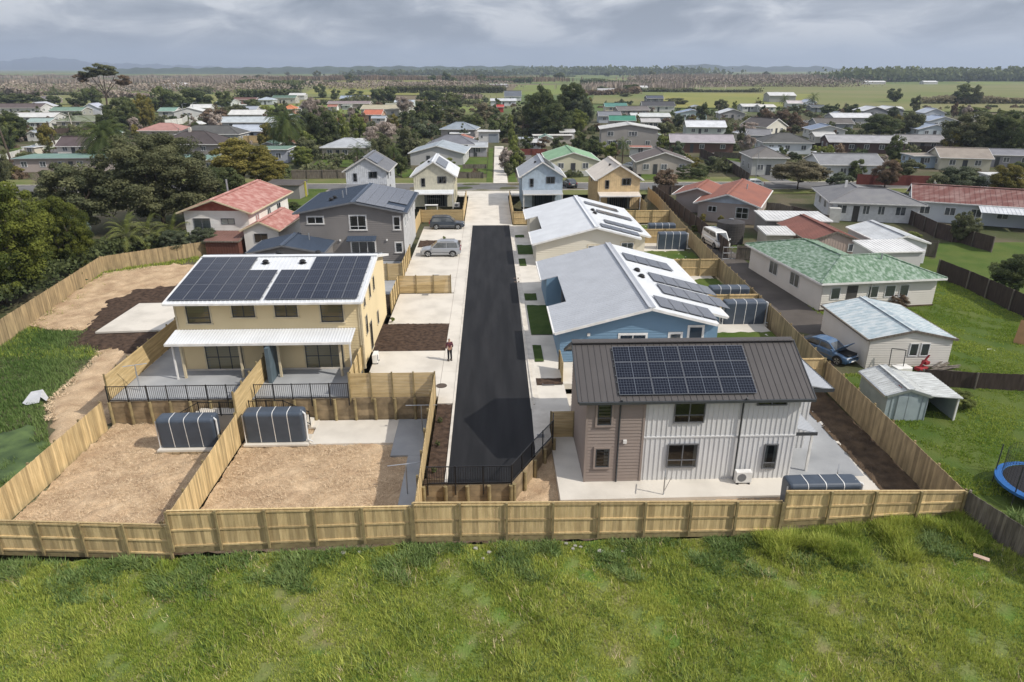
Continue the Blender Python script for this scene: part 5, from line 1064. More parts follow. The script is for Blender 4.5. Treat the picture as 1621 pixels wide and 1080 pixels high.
# middle distance: kind, px, base, top, width, lod, label
T = [('dark', 513, 238, 166, 62, 2, 'tall dense dark tree behind the date palm', 'round'), ('bright', 540, 236, 172, 34, 2, 'tall sunlit yellow green tree beside the dense dark one', 'round'), ('bright', 570, 226, 178, 30, 1, 'light green tree right of the tall pair', 'round'),
 ('olive', 490, 258, 215, 42, 1, 'olive shrub tree at the right of the date palm', 'round'), ('olive', 645, 250, 200, 42, 1, 'olive garden tree behind the lemon cottage', 'round'), ('olive', 608, 262, 208, 40, 2, 'tangled olive tree between the white and lemon cottages', 'round'), ('dark', 635, 280, 240, 26, 1, 'dark bush at the right side of the white cottage', 'round'),
 ('grey', 672, 225, 188, 44, 1, 'grey green tree above the hip roofed houses', 'round'), ('dark', 650, 208, 172, 34, 1, 'dark tree left of the tall central group', 'round'), ('dark', 668, 200, 150, 46, 1, 'tall dark tree in the centre group', 'cone'), ('dark', 686, 196, 158, 40, 1, 'broad dark tree in the centre group', 'round'), ('olive', 720, 205, 168, 44, 1, 'olive tree in the centre group', 'round'), ('dark', 715, 182, 146, 44, 1, 'dark rounded tree near the white barn roofs', 'round'), ('dark', 750, 208, 176, 40, 1, 'dark tree left of the willow row', 'round'), ('straw', 765, 195, 162, 38, 1, 'pale brushy tree in the centre', 'round'),
 ('dark', 778, 190, 168, 26, 1, 'small dark tree behind the white garage', 'round'), ('dark', 790, 222, 178, 40, 1, 'dark tree immediately behind the white garage', 'round'), ('olive', 820, 200, 156, 44, 2, 'brownish poplar clump at the left of the big dark group', 'cone'), ('brown', 835, 212, 166, 32, 1, 'brown poplar clump beside the big dark group', 'cone'),
 ('dark', 855, 215, 130, 66, 2, 'left tree of the big dark group right of centre', 'round'), ('dark', 905, 205, 125, 66, 2, 'tallest tree of the big dark group right of centre', 'round'), ('dark', 880, 220, 160, 60, 2, 'front dark tree of the big group right of centre', 'round'), ('grey', 920, 208, 148, 46, 2, 'silver grey tree at the right of the big dark group', 'round'), ('bright', 912, 212, 170, 44, 2, 'yellow green tree at the foot of the big dark group', 'round'),
 ('grey', 847, 217, 193, 28, 1, 'small pale grey shrub tree by the long low wall', 'round'), ('dark', 835, 238, 214, 26, 1, 'dark green shrub by the brown low wall', 'round'), ('brown', 858, 238, 216, 26, 1, 'brown shrub by the low wall', 'round'), ('dark', 885, 240, 215, 28, 1, 'green shrub right of the brown shrub', 'round'), ('dark', 915, 236, 205, 30, 1, 'dark shrub left of the two storey grey house', 'round'), ('dark', 940, 250, 218, 40, 1, 'dark spreading tree beside the green roof', 'round'), ('bright', 962, 252, 222, 28, 1, 'light green shrub in front of the grey two storey house', 'round'),
 ('bright', 1050, 240, 212, 24, 1, 'light green shrub between the pale houses', 'round'), ('olive', 1052, 215, 190, 30, 1, 'olive tree between the pale roofs', 'round'), ('bright', 1063, 222, 208, 20, 1, 'small bright shrub by the mauve roof', 'round'),
 ('straw', 1262, 300, 252, 102, 2, 'wide straw coloured flowering tree above the grey hip roof', 'umbrella'), ('grey', 1328, 306, 272, 46, 1, 'grey green tree right of the straw coloured tree', 'round'), ('dark', 1355, 285, 250, 30, 1, 'dark slim tree in front of the white gabled house', 'round'), ('brown', 1400, 297, 250, 48, 2, 'olive brown vase shaped tree by the red fence', 'round'), ('olive', 1438, 282, 252, 44, 1, 'olive shrub mass right of the vase shaped tree', 'round'), ('grey', 1515, 312, 262, 92, 2, 'broad grey green flowering tree above the rusty roof', 'round'), ('gold', 1585, 318, 255, 62, 2, 'golden green tree at the right edge above the rusty roof', 'round'), ('olive', 1480, 312, 272, 36, 1, 'olive shrub left of the broad flowering tree', 'round'),
 ('dark', 1435, 328, 296, 34, 1, 'dark pointed shrub at the end of the grey hip roof', 'cone'), ('olive', 1522, 385, 332, 50, 2, 'rounded grey brown shrub tree in front of the rusty roofed house', 'round'), ('dark', 1596, 465, 398, 76, 2, 'dark tree inside the shaded corner of the right lawn', 'round'),
 ('dark', 1392, 218, 178, 66, 2, 'bright edged green tree mass in front of the far white roofs', 'round'), ('olive', 1440, 215, 172, 38, 1, 'thin olive tree row by the far lane', 'round'), ('olive', 1525, 250, 172, 92, 2, 'very broad brown green tree in the right distance', 'round'), ('dark', 1560, 252, 176, 62, 2, 'dark tree overlapping the very broad one', 'round'), ('dark', 1602, 255, 172, 78, 2, 'dark tall tree touching the right edge of the frame', 'round'), ('bright', 1590, 200, 172, 46, 1, 'yellow topped tree at the right edge', 'round'), ('bright', 1535, 180, 168, 56, 1, 'feathery green tree top beyond the broad tree', 'round'),
 ('dark', 1415, 162, 138, 26, 1, 'lone round dark tree in the far right paddock', 'round'), ('dark', 1522, 165, 132, 40, 1, 'dark tall tree in the far right hedge line', 'round'), ('olive', 1542, 166, 134, 24, 1, 'olive tree right of the tall hedge tree', 'round'),
 ('dark', 1195, 175, 162, 18, 0, 'small dark tree by the far white houses', 'round'), ('dark', 1205, 192, 160, 20, 1, 'dark cypress by the far white roofs', 'cone'), ('brown', 1235, 196, 172, 30, 1, 'reddish brown shrub in the far garden', 'round'), ('olive', 1262, 186, 165, 22, 1, 'olive tree near the far blue door shed', 'round'), ('dark', 1310, 182, 164, 26, 1, 'dark palm like tree in the far right', 'round'), ('dark', 1345, 180, 163, 26, 1, 'dark tree beside the small pale gable', 'round'), ('olive', 1140, 175, 155, 22, 0, 'thin olive tree at the edge of the yellow paddock', 'round'),
 ('dark', 20, 225, 172, 66, 2, 'dark tree on the left edge above the white fence', 'round'), ('olive', 2, 300, 215, 50, 2, 'dark olive tree at the far left margin', 'round'), ('brown', 40, 222, 196, 30, 1, 'pale brown shrub by the white fence on the left', 'round'), ('dark', 198, 210, 150, 62, 2, 'dark grey tree behind the left date palm', 'round'), ('gold', 232, 205, 145, 42, 2, 'golden green tree beside the dark grey one', 'round'), ('dark', 178, 232, 168, 46, 2, 'dark tree directly above the left date palm', 'round'),
 ('dark', 260, 182, 136, 48, 1, 'left dark tree of the shelter row above the cream wall', 'round'), ('dark', 285, 178, 138, 48, 1, 'second dark tree of the shelter row above the cream wall', 'round'), ('dark', 315, 176, 138, 48, 1, 'third dark tree of the shelter row', 'round'), ('dark', 358, 172, 142, 34, 1, 'round dark tree right of the shelter row', 'round'), ('brown', 342, 200, 168, 46, 1, 'brownish round tree left of the white roofs', 'round'), ('olive', 375, 186, 164, 42, 1, 'olive tree behind the white roofs', 'round'), ('dark', 402, 175, 154, 30, 1, 'dark tree by the pale blue roofed house', 'round'), ('bright', 422, 190, 166, 32, 1, 'light green tree left of the orange roof', 'round'), ('dark', 445, 190, 164, 24, 1, 'dark tree right of the light green one', 'round'),
 ('dark', 15, 165, 146, 46, 1, 'dark far hedge tree on the left margin', 'round'), ('dark', 45, 166, 147, 34, 1, 'second dark hedge tree on the left', 'round'), ('dark', 62, 166, 140, 24, 1, 'pointed dark tree on the left', 'cone'), ('dark', 88, 168, 150, 26, 1, 'dark tree right of the pointed one', 'round'), ('dark', 125, 170, 146, 34, 1, 'dark bushy tree left of the tall umbrella tree', 'round'), ('dark', 150, 172, 132, 30, 1, 'dark shrub tree below the tall umbrella tree', 'round'),
 ('dark', 470, 146, 130, 24, 0, 'lone dark tree in the paddock', 'round'), ('dark', 510, 155, 132, 26, 0, 'dark tree at the edge of the bare belt', 'round'), ('dark', 530, 158, 140, 20, 0, 'small dark tree next to the bare belt', 'round'), ('dark', 565, 158, 141, 34, 0, 'dark low tree line piece near the blue roofs', 'round'), ('dark', 600, 165, 138, 26, 1, 'dark tree right of the blue roofs', 'round'), ('dark', 618, 166, 135, 28, 1, 'second dark tree right of the blue roofs', 'round'), ('olive', 555, 140, 112, 16, 0, 'slender pine rising above the bare belt', 'cone'), ('dark', 684, 162, 140, 30, 1, 'dark tree above the beige roofs', 'round'),
 ('dark', 950, 148, 136, 24, 0, 'dark round tree by the far farm house', 'round'), ('dark', 1002, 148, 132, 34, 0, 'dark round tree right of the far farm house', 'round'), ('olive', 990, 154, 146, 22, 0, 'row of shrubs by the far farm', 'round'), ('olive', 1072, 166, 154, 40, 0, 'hedge clump in the yellow paddock', 'round'),
 ('brown', 1052, 304, 265, 44, 1, 'bare brown round headed tree on the verge', 'round'), ('dark', 1093, 282, 262, 46, 2, 'clipped green hedge beside the brown tiled house', 'box'), ('gold', 1090, 268, 248, 38, 2, 'orange tinged hedge behind the clipped one', 'box'), ('dark', 757, 246, 236, 0.1, 0, '', '')]
for (k, px, pb, pt, w, lod, lab, shp) in T:
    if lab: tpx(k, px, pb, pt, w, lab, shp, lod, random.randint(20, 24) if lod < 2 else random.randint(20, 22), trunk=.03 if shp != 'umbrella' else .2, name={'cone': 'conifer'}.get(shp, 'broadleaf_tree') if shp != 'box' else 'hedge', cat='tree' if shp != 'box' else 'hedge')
# the tall umbrella shaped gum tree against the sky
x, y = G(172, 190, 0); o = empty('gum_tree', (x, y, 0), 0, 'tall umbrella shaped tree standing out against the horizon on the left', 'tree'); hh = ZatY(172, 100, y)
mb = MB(); mb.tube((0, 0, 0), (1.0, 0, hh*.45), .45, .32, 8)
for dx, dz in ((-6, .86), (-2.5, .92), (2.5, .95), (6, .85), (-8, .75), (8, .72)): mb.tube((1.0, 0, hh*.45), (dx, random.uniform(-3, 3), hh*dz), .2, .06, 5)
mb.build('trunk', M['bark'], o); s = mpp(172, 190)
for dx, dz, w, k in ((-3.5, .84, 8, 'olive'), (3.5, .87, 9, 'olive'), (-7.5, .74, 6, 'brown'), (9, .7, 7, 'brown'), (0, .9, 7, 'olive')): inst('crown', crown(k, 'round', 1, 20+abs(int(dx)) % 3), o, loc=(dx, 0, hh*dz), scale=(w/2, w/2, hh*.1))
# bare trees
for px, pb, pt, w, lab, sd in ((590, 240, 196, 30, 'leafless grey tree behind the pale hip roof', 0), (612, 238, 190, 42, 'wider leafless grey tree behind the pale hip roof', 1), (495, 200, 152, 38, 'pinkish leafless tree in the middle left distance', 2), (640, 185, 150, 34, 'leafless pale tree beside the beige roofs', 0), (1185, 222, 192, 34, 'leafless tree in the garden above the mauve roof', 1), (1180, 248, 212, 26, 'leafless tree in front of the dark roofed house', 2)):
    x, y = G(px, pb, 0); bare(x, y, ZatY(px, pt, y), w*mpp(px, pb), lab, sd)
# row of willows beside the long drive opposite
for i in range(7):
    x, y = G(801+1.2*(6-i), 288-13*i if i else 286, 0); 
    if y > 131: tree('willow', 'bright', x+1.3, y, 4.0+.3*i, 2.6, ['nearest', 'second', 'third', 'fourth', 'fifth', 'sixth', 'farthest'][i]+' narrow light green tree in the row along the drive opposite', 'round', 1, 20+i % 3, .08, group='narrow trees along the drive opposite')
# shrubs in gardens
for k, px, pb, pt, w, lab in (('bright', 432, 332, 318, 16, 'light green shrub behind the slate roof'), ('dark', 463, 334, 318, 26, 'dark shrub between the red roofed house and the slate roof'), ('bright', 1445, 380, 366, 26, 'shrub at the corner of the white shed'), ('dark', 1118, 270, 262, 30, 'hedge piece at the driveway corner')):
    tpx(k, px, pb, pt, w, lab, 'round', 1, 21, .02, name='shrub', cat='shrub')
tree('shrub', 'brown', *G(1418, 487, -.3), 1.5, 2.3, 'reddish garden shrub against the green roofed house', 'round', 2, 20, 0, -.4, cat='shrub'); tree('shrub', 'bright', *G(1515, 648, -.7), 1.4, 2.2, 'yellow green shrub beside the open shed', 'round', 2, 21, 0, -.7, cat='shrub')
tree('shrub', 'gold', *G(1112, 352, 0), 1.2, 1.0, 'yellow shrub in front of the red brown roofed house', 'round', 1, 20, 0, cat='shrub'); tree('shrub', 'gold', *G(1141, 358, 0), 1.5, 1.1, 'tall yellow shrub by the large round tank', 'round', 1, 21, 0, cat='shrub')
for i, px in enumerate((1102, 1120, 1130, 1150)): tree('shrub', 'bright', *G(px, 366, 0), .8, 1.6, 'low garden shrub %s in the bed along the dark fence' % ['leftmost', 'second', 'third', 'rightmost'][i], 'round', 1, 22, 0, cat='shrub')
# ---- far belts and woods: nobody could count the trees
def belt(name, label, pts, h, depth, dens, m, kind='leaf', seed=0, hvar=.3, size=None):
    r = np.random.default_rng(seed); Vs = []; ts = []
    for (a, b) in zip(pts, pts[1:]):
        (x0, y0), (x1, y1) = a, b; L = math.hypot(x1-x0, y1-y0); n = int(L*dens)
        t = r.random(n); px = x0+(x1-x0)*t+r.normal(0, depth*.3, n); py = y0+(y1-y0)*t+r.uniform(-depth/2, depth/2, n)
        s = px*.09+py*.05; top = h*(1-hvar+hvar*(np.sin(s)*.5+.5)*(.6+.4*np.sin(s*2.7+1)))
        if kind == 'leaf':
            z = top*r.random(n)**.7; sz = (size or h*.16)*r.uniform(.6, 1.3, n)
            c = np.stack([px, py, z], 1); a_ = r.normal(size=(n, 3)); a_ /= np.linalg.norm(a_, axis=1)[:, None]; b_ = np.cross(a_, r.normal(size=(n, 3))); b_ /= np.linalg.norm(b_, axis=1)[:, None]
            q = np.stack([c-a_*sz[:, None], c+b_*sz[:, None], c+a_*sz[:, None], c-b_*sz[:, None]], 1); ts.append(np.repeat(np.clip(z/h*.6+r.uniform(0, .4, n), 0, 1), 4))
        else:
            w = (size or .5)*r.uniform(.5, 1.4, n); hh = top*r.uniform(.75, 1.05, n); an = r.uniform(0, 3.14, n); dx, dy = np.cos(an)*w, np.sin(an)*w; ln = r.normal(0, .05, n)*hh
            q = np.stack([np.stack([px-dx*.3, py-dy*.3, 0*px], 1), np.stack([px+dx, py+dy, hh*.45], 1), np.stack([px+ln, py, hh], 1), np.stack([px-dx, py-dy, hh*.4], 1)], 1); ts.append(np.repeat(r.random(n), 4))
        Vs.append(q.reshape(-1, 3))
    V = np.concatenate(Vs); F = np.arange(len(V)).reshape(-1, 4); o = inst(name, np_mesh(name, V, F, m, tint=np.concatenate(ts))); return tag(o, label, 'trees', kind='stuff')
def line(p): return [G(a, b, 0) for a, b in p]
belt('bare_tree_belt', 'reddish bare poplar belt across the right distance', line([(1010, 136), (1160, 137), (1345, 138)]), 11, 60, 30, LM['belt'], 'leaf', 1, size=.8)
belt('bare_tree_belt', 'farther bare poplar belt on the right', line([(1020, 129), (1350, 129)]), 14, 60, 22, LM['belt'], 'spike', 2, size=.7)
belt('bare_tree_belt', 'long brown bare poplar belt across the left distance', line([(-40, 147), (150, 145), (400, 146), (420, 147)]), 9.5, 60, 34, LM['belt'], 'leaf', 3, size=.7)
belt('bare_tree_belt', 'paler bare poplar belt behind it on the left', line([(-40, 133), (250, 132), (425, 133)]), 10, 40, 10, LM['belt'], 'spike', 4, size=.6)
belt('bare_tree_belt', 'far bare poplar belt left of centre', line([(-40, 125), (200, 124), (450, 125)]), 9, 60, 6, LM['belt'], 'spike', 41, size=.9)
belt('bare_tree_belt', 'pinkish bare orchard in the centre distance', line([(505, 140), (600, 142), (780, 139)]), 9, 70, 24, LM['belt'], 'leaf', 5, size=.7)
belt('bare_tree_belt', 'brown scrub beyond the centre orchard', line([(430, 128), (700, 127), (860, 130)]), 10, 90, 12, LM['brown'], 'spike', 6, size=1.0)
belt('shelter_hedge', 'olive shelter hedge behind the centre houses', line([(615, 148), (800, 148)]), 6, 5, 30, LM['olive'], 'leaf', 7, .1, size=.8)
belt('bare_tree_belt', 'brown scrub right of the big dark group', line([(935, 143), (1060, 142)]), 9, 50, 24, LM['twig'], 'spike', 21, size=.6)
belt('dark_tree_belt', 'dark wood on the horizon right of centre', line([(840, 118), (960, 119), (1100, 120)]), 26, 200, 5, LM['dark'], 'leaf', 8, .5, size=5)
belt('dark_tree_belt', 'dark wood in front of the right hills', line([(1340, 130), (1500, 128), (1700, 129)]), 22, 70, 16, LM['dark'], 'leaf', 9, .45, size=3)
belt('dark_tree_belt', 'dark tree line left of centre on the horizon', line([(560, 120), (700, 119), (780, 121)]), 18, 100, 5, LM['dark'], 'leaf', 10, .6, size=4)
belt('dark_tree_belt', 'low dark hedge line in the left paddocks', line([(388, 139), (470, 143)]), 9, 12, 22, LM['dark'], 'leaf', 11, .2, size=1.6)
belt('dark_tree_belt', 'dark hedge row in front of the left paddocks', line([(380, 157), (462, 157)]), 6.5, 6, 40, LM['dark'], 'leaf', 12, .12, size=.9)
belt('dark_tree_belt', 'dark hedges in the centre distance', line([(600, 137), (720, 136)]), 6, 10, 18, LM['dark'], 'leaf', 13, .4, size=1.3)
belt('dark_tree_belt', 'dark hedge right of the centre orchard', line([(765, 131), (840, 131)]), 7, 10, 18, LM['dark'], 'leaf', 14, .3, size=1.6)
belt('hedge_row', 'scrubby hedge across the right paddock', line([(1000, 146), (1200, 147)]), 4, 8, 20, LM['olive'], 'leaf', 15, .6, size=.9)
belt('hedge_row', 'pale scrubby hedge in the far right paddock', line([(1460, 165), (1640, 165)]), 5, 8, 30, LM['straw'], 'leaf', 16, .4, size=.8)
belt('hedge_row', 'dark scrub along the back of the town', line([(500, 166), (760, 166)]), 5, 14, 22, LM['olive'], 'leaf', 17, .7, size=.8)
belt('hedge_row', 'garden scrub between the far left houses', line([(0, 222), (220, 214)]), 3, 14, 26, LM['olive'], 'leaf', 18, .8, size=.45)
belt('hedge_row', 'garden scrub between the far right houses', line([(1000, 205), (1240, 200), (1500, 200)]), 2.5, 20, 22, LM['olive'], 'leaf', 19, .8, size=.4)
belt('hedge_row', 'undergrowth along the foot of the left conifers', [(-52, 48), (-45, 60), (-44, 76), (-36, 82)], 2.2, 4, 160, LM['dark'], 'leaf', 20, .5, size=.16)
belt('hedge_row', 'garden growth behind the street on the left', line([(480, 252), (620, 250), (700, 240)]), 3.5, 8, 60, LM['olive'], 'leaf', 22, .6, size=.3)
for i in range(60):       # scattered paddock and shelter trees
    px = random.uniform(380, 1600); py = random.choice([random.uniform(117, 124), random.uniform(124, 134)]); 
    if 1050 < px < 1350 and py > 124: continue
    x, y = G(px, py, 0); kd = random.choice(['dark', 'olive', 'dark']); tree('paddock_tree', kd, x, y, random.uniform(8, 16), random.uniform(9, 20), '%s tree scattered in the %s paddocks %s' % ('dark green' if kd == 'dark' else 'olive', 'farthest' if py < 124 else 'far', 'left of the driveway' if px < 700 else 'behind the middle of the town' if px < 1000 else 'at the right behind the town'), 'round', 0, 20+i % 3, .03, group='distant paddock trees')
for i in range(26):
    px = random.uniform(-20, 1000); py = random.uniform(118, 158); wd = random.uniform(30, 130); belt('hedge_row', 'low shelter hedge running across the distant paddocks', line([(px, py), (px+wd, py+random.uniform(-2.5, 2.5))]), random.uniform(3, 7), 6, 16, LM[random.choice(['dark', 'olive', 'belt', 'brown'])], 'leaf', 60+i, .5, size=1.0)
# hills
def hills(name, y0, prof, m, label=None):
    """prof: (photo x, photo y of the skyline) at distance y0"""
    xs_ = np.linspace(prof[0][0], prof[-1][0], 260); tops = np.interp(xs_, [p[0] for p in prof], [p[1] for p in prof]); V = []; n = len(xs_)
    r = np.random.default_rng(5); 
    for k, f in enumerate((0, .35, .7, 1.0, .85, 0)):
        for i, px in enumerate(xs_):
            x, y, d = ray(px, 108); s = (y0+k*y0*.07)/y; zt = ZatY(px, tops[i], y0*1.2)+y0*.0009*math.sin(i*.31)+y0*.0005*math.sin(i*.83+2); V.append((x*s, y0+k*y0*.07, max(-2, (zt+2)*f*(1+.12*math.sin(i*.21+k))-2 if k not in (3,) else zt)))
    i = np.arange(n-1)[None, :]+np.arange(5)[:, None]*n; F = np.stack([i, i+1, i+n+1, i+n], -1).reshape(-1, 4)
    return tag(inst(name, np_mesh(name, np.array(V), F, m, smooth=True)), kind='structure')
M['hill'] = mat('hill pasture', (.06, .085, .05), .95, c2=(.035, .05, .035), scale=.004, detail=8); M['hill_d'] = mat('forested hill', (.018, .028, .022), .95, c2=(.03, .045, .03), scale=.006, detail=8); M['range'] = mat('mountain range', (.03, .045, .07), .95, c2=(.04, .06, .085), scale=.0008, detail=8)
hills('hill', 2600, [(150, 108.5), (400, 107), (600, 105), (700, 105.5), (830, 104.5), (900, 107)], M['hill'])
hills('hill', 4200, [(1050, 107.5), (1080, 103), (1105, 101.5), (1140, 104), (1200, 105.5), (1270, 105.5), (1290, 105), (1330, 108), (1450, 109), (1800, 109)], M['hill_d'])
hills('hill', 3000, [(1340, 110), (1420, 109), (1520, 108.5), (1700, 108.5), (1900, 110)], M['hill'])
hills('mountain', 8200, [(-150, 96), (20, 96), (48, 92), (60, 90), (80, 91), (100, 92), (125, 95), (150, 99), (250, 102), (330, 105), (400, 108)], M['range'])
# ---- grass
def tufts(name, label, n, xr, yr, zf, m, h=(.08, .22), w=.02, seed=1, mask=None, blades=3, lean=.5, tintf=None, cat='grass'):
    r = np.random.default_rng(seed); x = r.uniform(*xr, n); y = r.uniform(*yr, n)
    if mask is not None: k = mask(x, y, r); x, y = x[k], y[k]; n = len(x)
    big = np.sin(x*1.1+np.sin(y*1.7))*.5+.5*np.sin(x*2.9+y*2.3)*np.cos(y*3.1-x); hh = r.uniform(*h, n)*(1+.45*big); z = zf(x, y); Vs = []; ts = []
    base_t = tintf(x, y, r) if tintf else np.clip(.4+.25*big+r.normal(0, .15, n), 0, 1)
    for b in range(blades):
        a = r.uniform(0, 6.283, n); ox, oy = r.normal(0, .03, n), r.normal(0, .03, n); c, s = np.cos(a), np.sin(a); ww = w*r.uniform(.6, 1.5, n); l = lean*r.uniform(.2, 1.3, n)*hh; hb = hh*r.uniform(.6, 1.1, n)
        p0 = np.stack([x+ox-s*ww, y+oy+c*ww, z-.03], 1); p1 = np.stack([x+ox+s*ww, y+oy-c*ww, z-.03], 1); p2 = np.stack([x+ox+c*l, y+oy+s*l, z+hb], 1); Vs.append(np.stack([p0, p1, p2], 1).reshape(-1, 3)); ts.append(np.repeat(np.clip(base_t+r.normal(0, .12, n), 0, 1), 3))
    V = np.concatenate(Vs); F = np.arange(len(V)).reshape(-1, 3); return tag(inst(name, np_mesh(name, V, F, m, tint=np.concatenate(ts))), label, cat, kind='stuff')
M['strand'] = mat('loose straw', (.40, .28, .17), .85, c2=(.84, .67, .45), tint=True, spec=.15)
for k_, (xr_, yr_, zz_) in enumerate((((-24, -15.4), (27.3, 39.2), ZL+.04), ((-15, -3.8), (26.7, 39.2), ZL), ((-3.3, 3.2), (26.7, 29.4), -1.3))):
    tufts('loose_straw', 'loose straw strands strewn over the %s straw yard' % ('left', 'larger', 'narrow front')[k_], int((xr_[1]-xr_[0])*(yr_[1]-yr_[0])*110), xr_, yr_, lambda x, y, z0=zz_: z0+.02+wob(x, y, .04, 2.6), M['strand'], (.025, .07), .007, 30+k_, (lambda x, y, r: ~((x > -11.2) & (y > 36.2)) & ~((x > -6.05) & (x < -3.6) & (y > 34.7)) & ~((x > -5) & (x < -3.6) & (y > 29.1)) & ((np.sin(x*1.1+y*.7)+np.sin(x*2.3-y*1.7)*.6+r.normal(0, .6, len(x))) > -.7)), 3, 4.5, tintf=lambda x, y, r: r.random(len(x)), cat='straw')
tufts('loose_straw', 'loose straw strands over the wild slope at the left', 45000, (-41, -24.9), (40, 74), lambda x, y: bl(x, y)+.17, M['strand'], (.03, .09), .02, 34, lambda x, y, r: inpoly(x, y, [(-40.2, 57), (-41.0, 71.5), (-35, 75), (-27, 73), (-24.8, 60), (-24.6, 40), (-25.0, 36.5), (-27, 37.2), (-30.4, 42.5), (-31, 50), (-33, 56), (-38, 56)]) & ~inpoly(x, y, [(-34.2, 52.6), (-36.8, 62.5), (-35.2, 66.5), (-30, 68), (-25.2, 66), (-24.8, 50.8), (-29, 50.2)]), 3, 4.5, tintf=lambda x, y, r: r.random(len(x)), cat='straw')
def field_h(X, Y):
    zf = lerp_tab(X, FIELD_Z); d = np.clip((26.4-Y)/7, 0, 1.3); return zf-.25*d-.15+wob(X, Y, .10, .9)*np.clip(d*3, .2, 1)+wob(X+3, Y, .05, 2.6)+wob(X, Y-4, .025, 6)
xs = np.arange(-34, 34, .2); ys = np.arange(10, 26.5, .2)
tag(inst('field', grid_mesh('field', xs, ys, field_h, M['soil_g'])), kind='structure')
def ftint(x, y, r):
    a = np.sin(x*.55+1.2*np.sin(y*.5))*.5+np.sin(x*1.7-y*1.3)*.25+np.sin(x*4.1+y*3.7)*.15; return np.clip(.42+.2*a+.004*(x+10)+r.normal(0, .14, len(x)), 0, 1)
nb = lambda lo: (lambda x, y, r: (np.sin(x*.9+1.5*np.sin(y*.8))+np.sin(x*2.3+y*1.9)*.7+np.sin(x*5.3-y*4.1)*.4+r.normal(0, .35, len(x))) > lo)
tufts('grass', 'rough green grass filling the foreground field', 260000, (-27, 27), (15.5, 26.3), field_h, M['blade'], (.07, .19), .014, 3, nb(-1.25), tintf=ftint)
tufts('grass', 'taller tussocks scattered through the foreground field', 42000, (-27, 27), (15.5, 26.0), field_h, M['blade'], (.2, .42), .016, 4, nb(.75), tintf=lambda x, y, r: np.clip(ftint(x, y, r)-.05, 0, 1), lean=.8)
tufts('dead_grass', 'pale dead stalks scattered through the foreground field', 9000, (-27, 27), (15.5, 26.2), field_h, M['strand'], (.12, .34), .008, 14, lambda x, y, r: (np.sin(x*.7-y*1.1)+np.sin(x*2.9+y*1.3)*.7+r.normal(0, .5, len(x))) > .6, lean=1.0, tintf=lambda x, y, r: r.random(len(x)))
tufts('weeds', 'dark broad leaved weeds along the foot of the front fence', 42000, (-27, 27), (23.6, 26.3), field_h, M['blade_dry'], (.1, .34), .03, 5, lambda x, y, r: (np.sin(x*1.3+np.sin(y*2.1))+np.sin(x*3.1+y*2.2)*.6+r.normal(0, .4, len(x))+(y-25.2)*.5+.4*((x > 13) | (x < -8))) > .35, lean=1.2, cat='weeds')
tufts('weeds', 'dark weed patches in the foreground field', 60000, (-27, 27), (15.5, 25), field_h, M['blade_dry'], (.07, .2), .03, 6, nb(1.0), lean=1.3, cat='weeds')
tufts('grass', 'tall rank grass on the bank below the right end of the front fence', 26000, (12.5, 22.3), (23.9, 26.3), field_h, M['blade'], (.25, .6), .02, 8, lambda x, y, r: (np.sin(x*2.1)+np.sin(x*.9+y)+(y-25)*1.2+r.normal(0, .4, len(x))) > .1, lean=.9)
bl2 = lambda x, y: bl(x, y)+.02
tufts('grass', 'rough grass in the wild strip at the left', 60000, (-46, -24.6), (27, 56), bl2, M['blade_dry'], (.12, .38), .025, 9, lambda x, y, r: ((np.sin(x*.7+y*.4)+r.normal(0, .6, len(x))) > -.4) & ~inpoly(x, y, [(-40.2, 57), (-38, 56), (-33, 56), (-31, 50), (-30.4, 42.5), (-27, 37.2), (-25, 36.5), (-24.6, 40), (-24.6, 60)]) & (~inpoly(x, y, [(-31.0, 38.5), (-29.5, 39.6), (-28, 38.0), (-25.2, 35.8), (-25.6, 33.3), (-27.4, 32.6), (-29.5, 34)]) | (np.sin(x*2.3)*np.cos(y*1.9) > .35)), tintf=lambda x, y, r: np.clip(.3+.2*np.sin(x*.8+y*.3)+r.normal(0, .15, len(x)), 0, 1))
tufts('grass', 'grass fringe along the inside of the long left fence', 26000, (-42, -24.8), (50, 80), bl2, M['blade'], (.1, .3), .03, 10, lambda x, y, r: (np.abs(edge_d(x, y, [(-39.6, 50.5), (-40.2, 57.0), (-41.7, 72.5), (-34.2, 77.5), (-28.0, 80.3), (-26, 90), (-24.4, 90), (-24.4, 50)])-.8) < .9+r.normal(0, .4, len(x))) & (x < -27), tintf=lambda x, y, r: np.clip(.35+r.normal(0, .15, len(x)), 0, 1))
tufts('grass', 'lawn grass round the green roofed house', 120000, (23.2, 50), (28.5, 64), lambda x, y: lawn_h(x, y), M['blade'], (.05, .13), .03, 11, nb(-.6), tintf=lambda x, y, r: np.clip(.22+.12*np.sin(x*.5+y*.3)+r.normal(0, .1, len(x)), 0, 1))
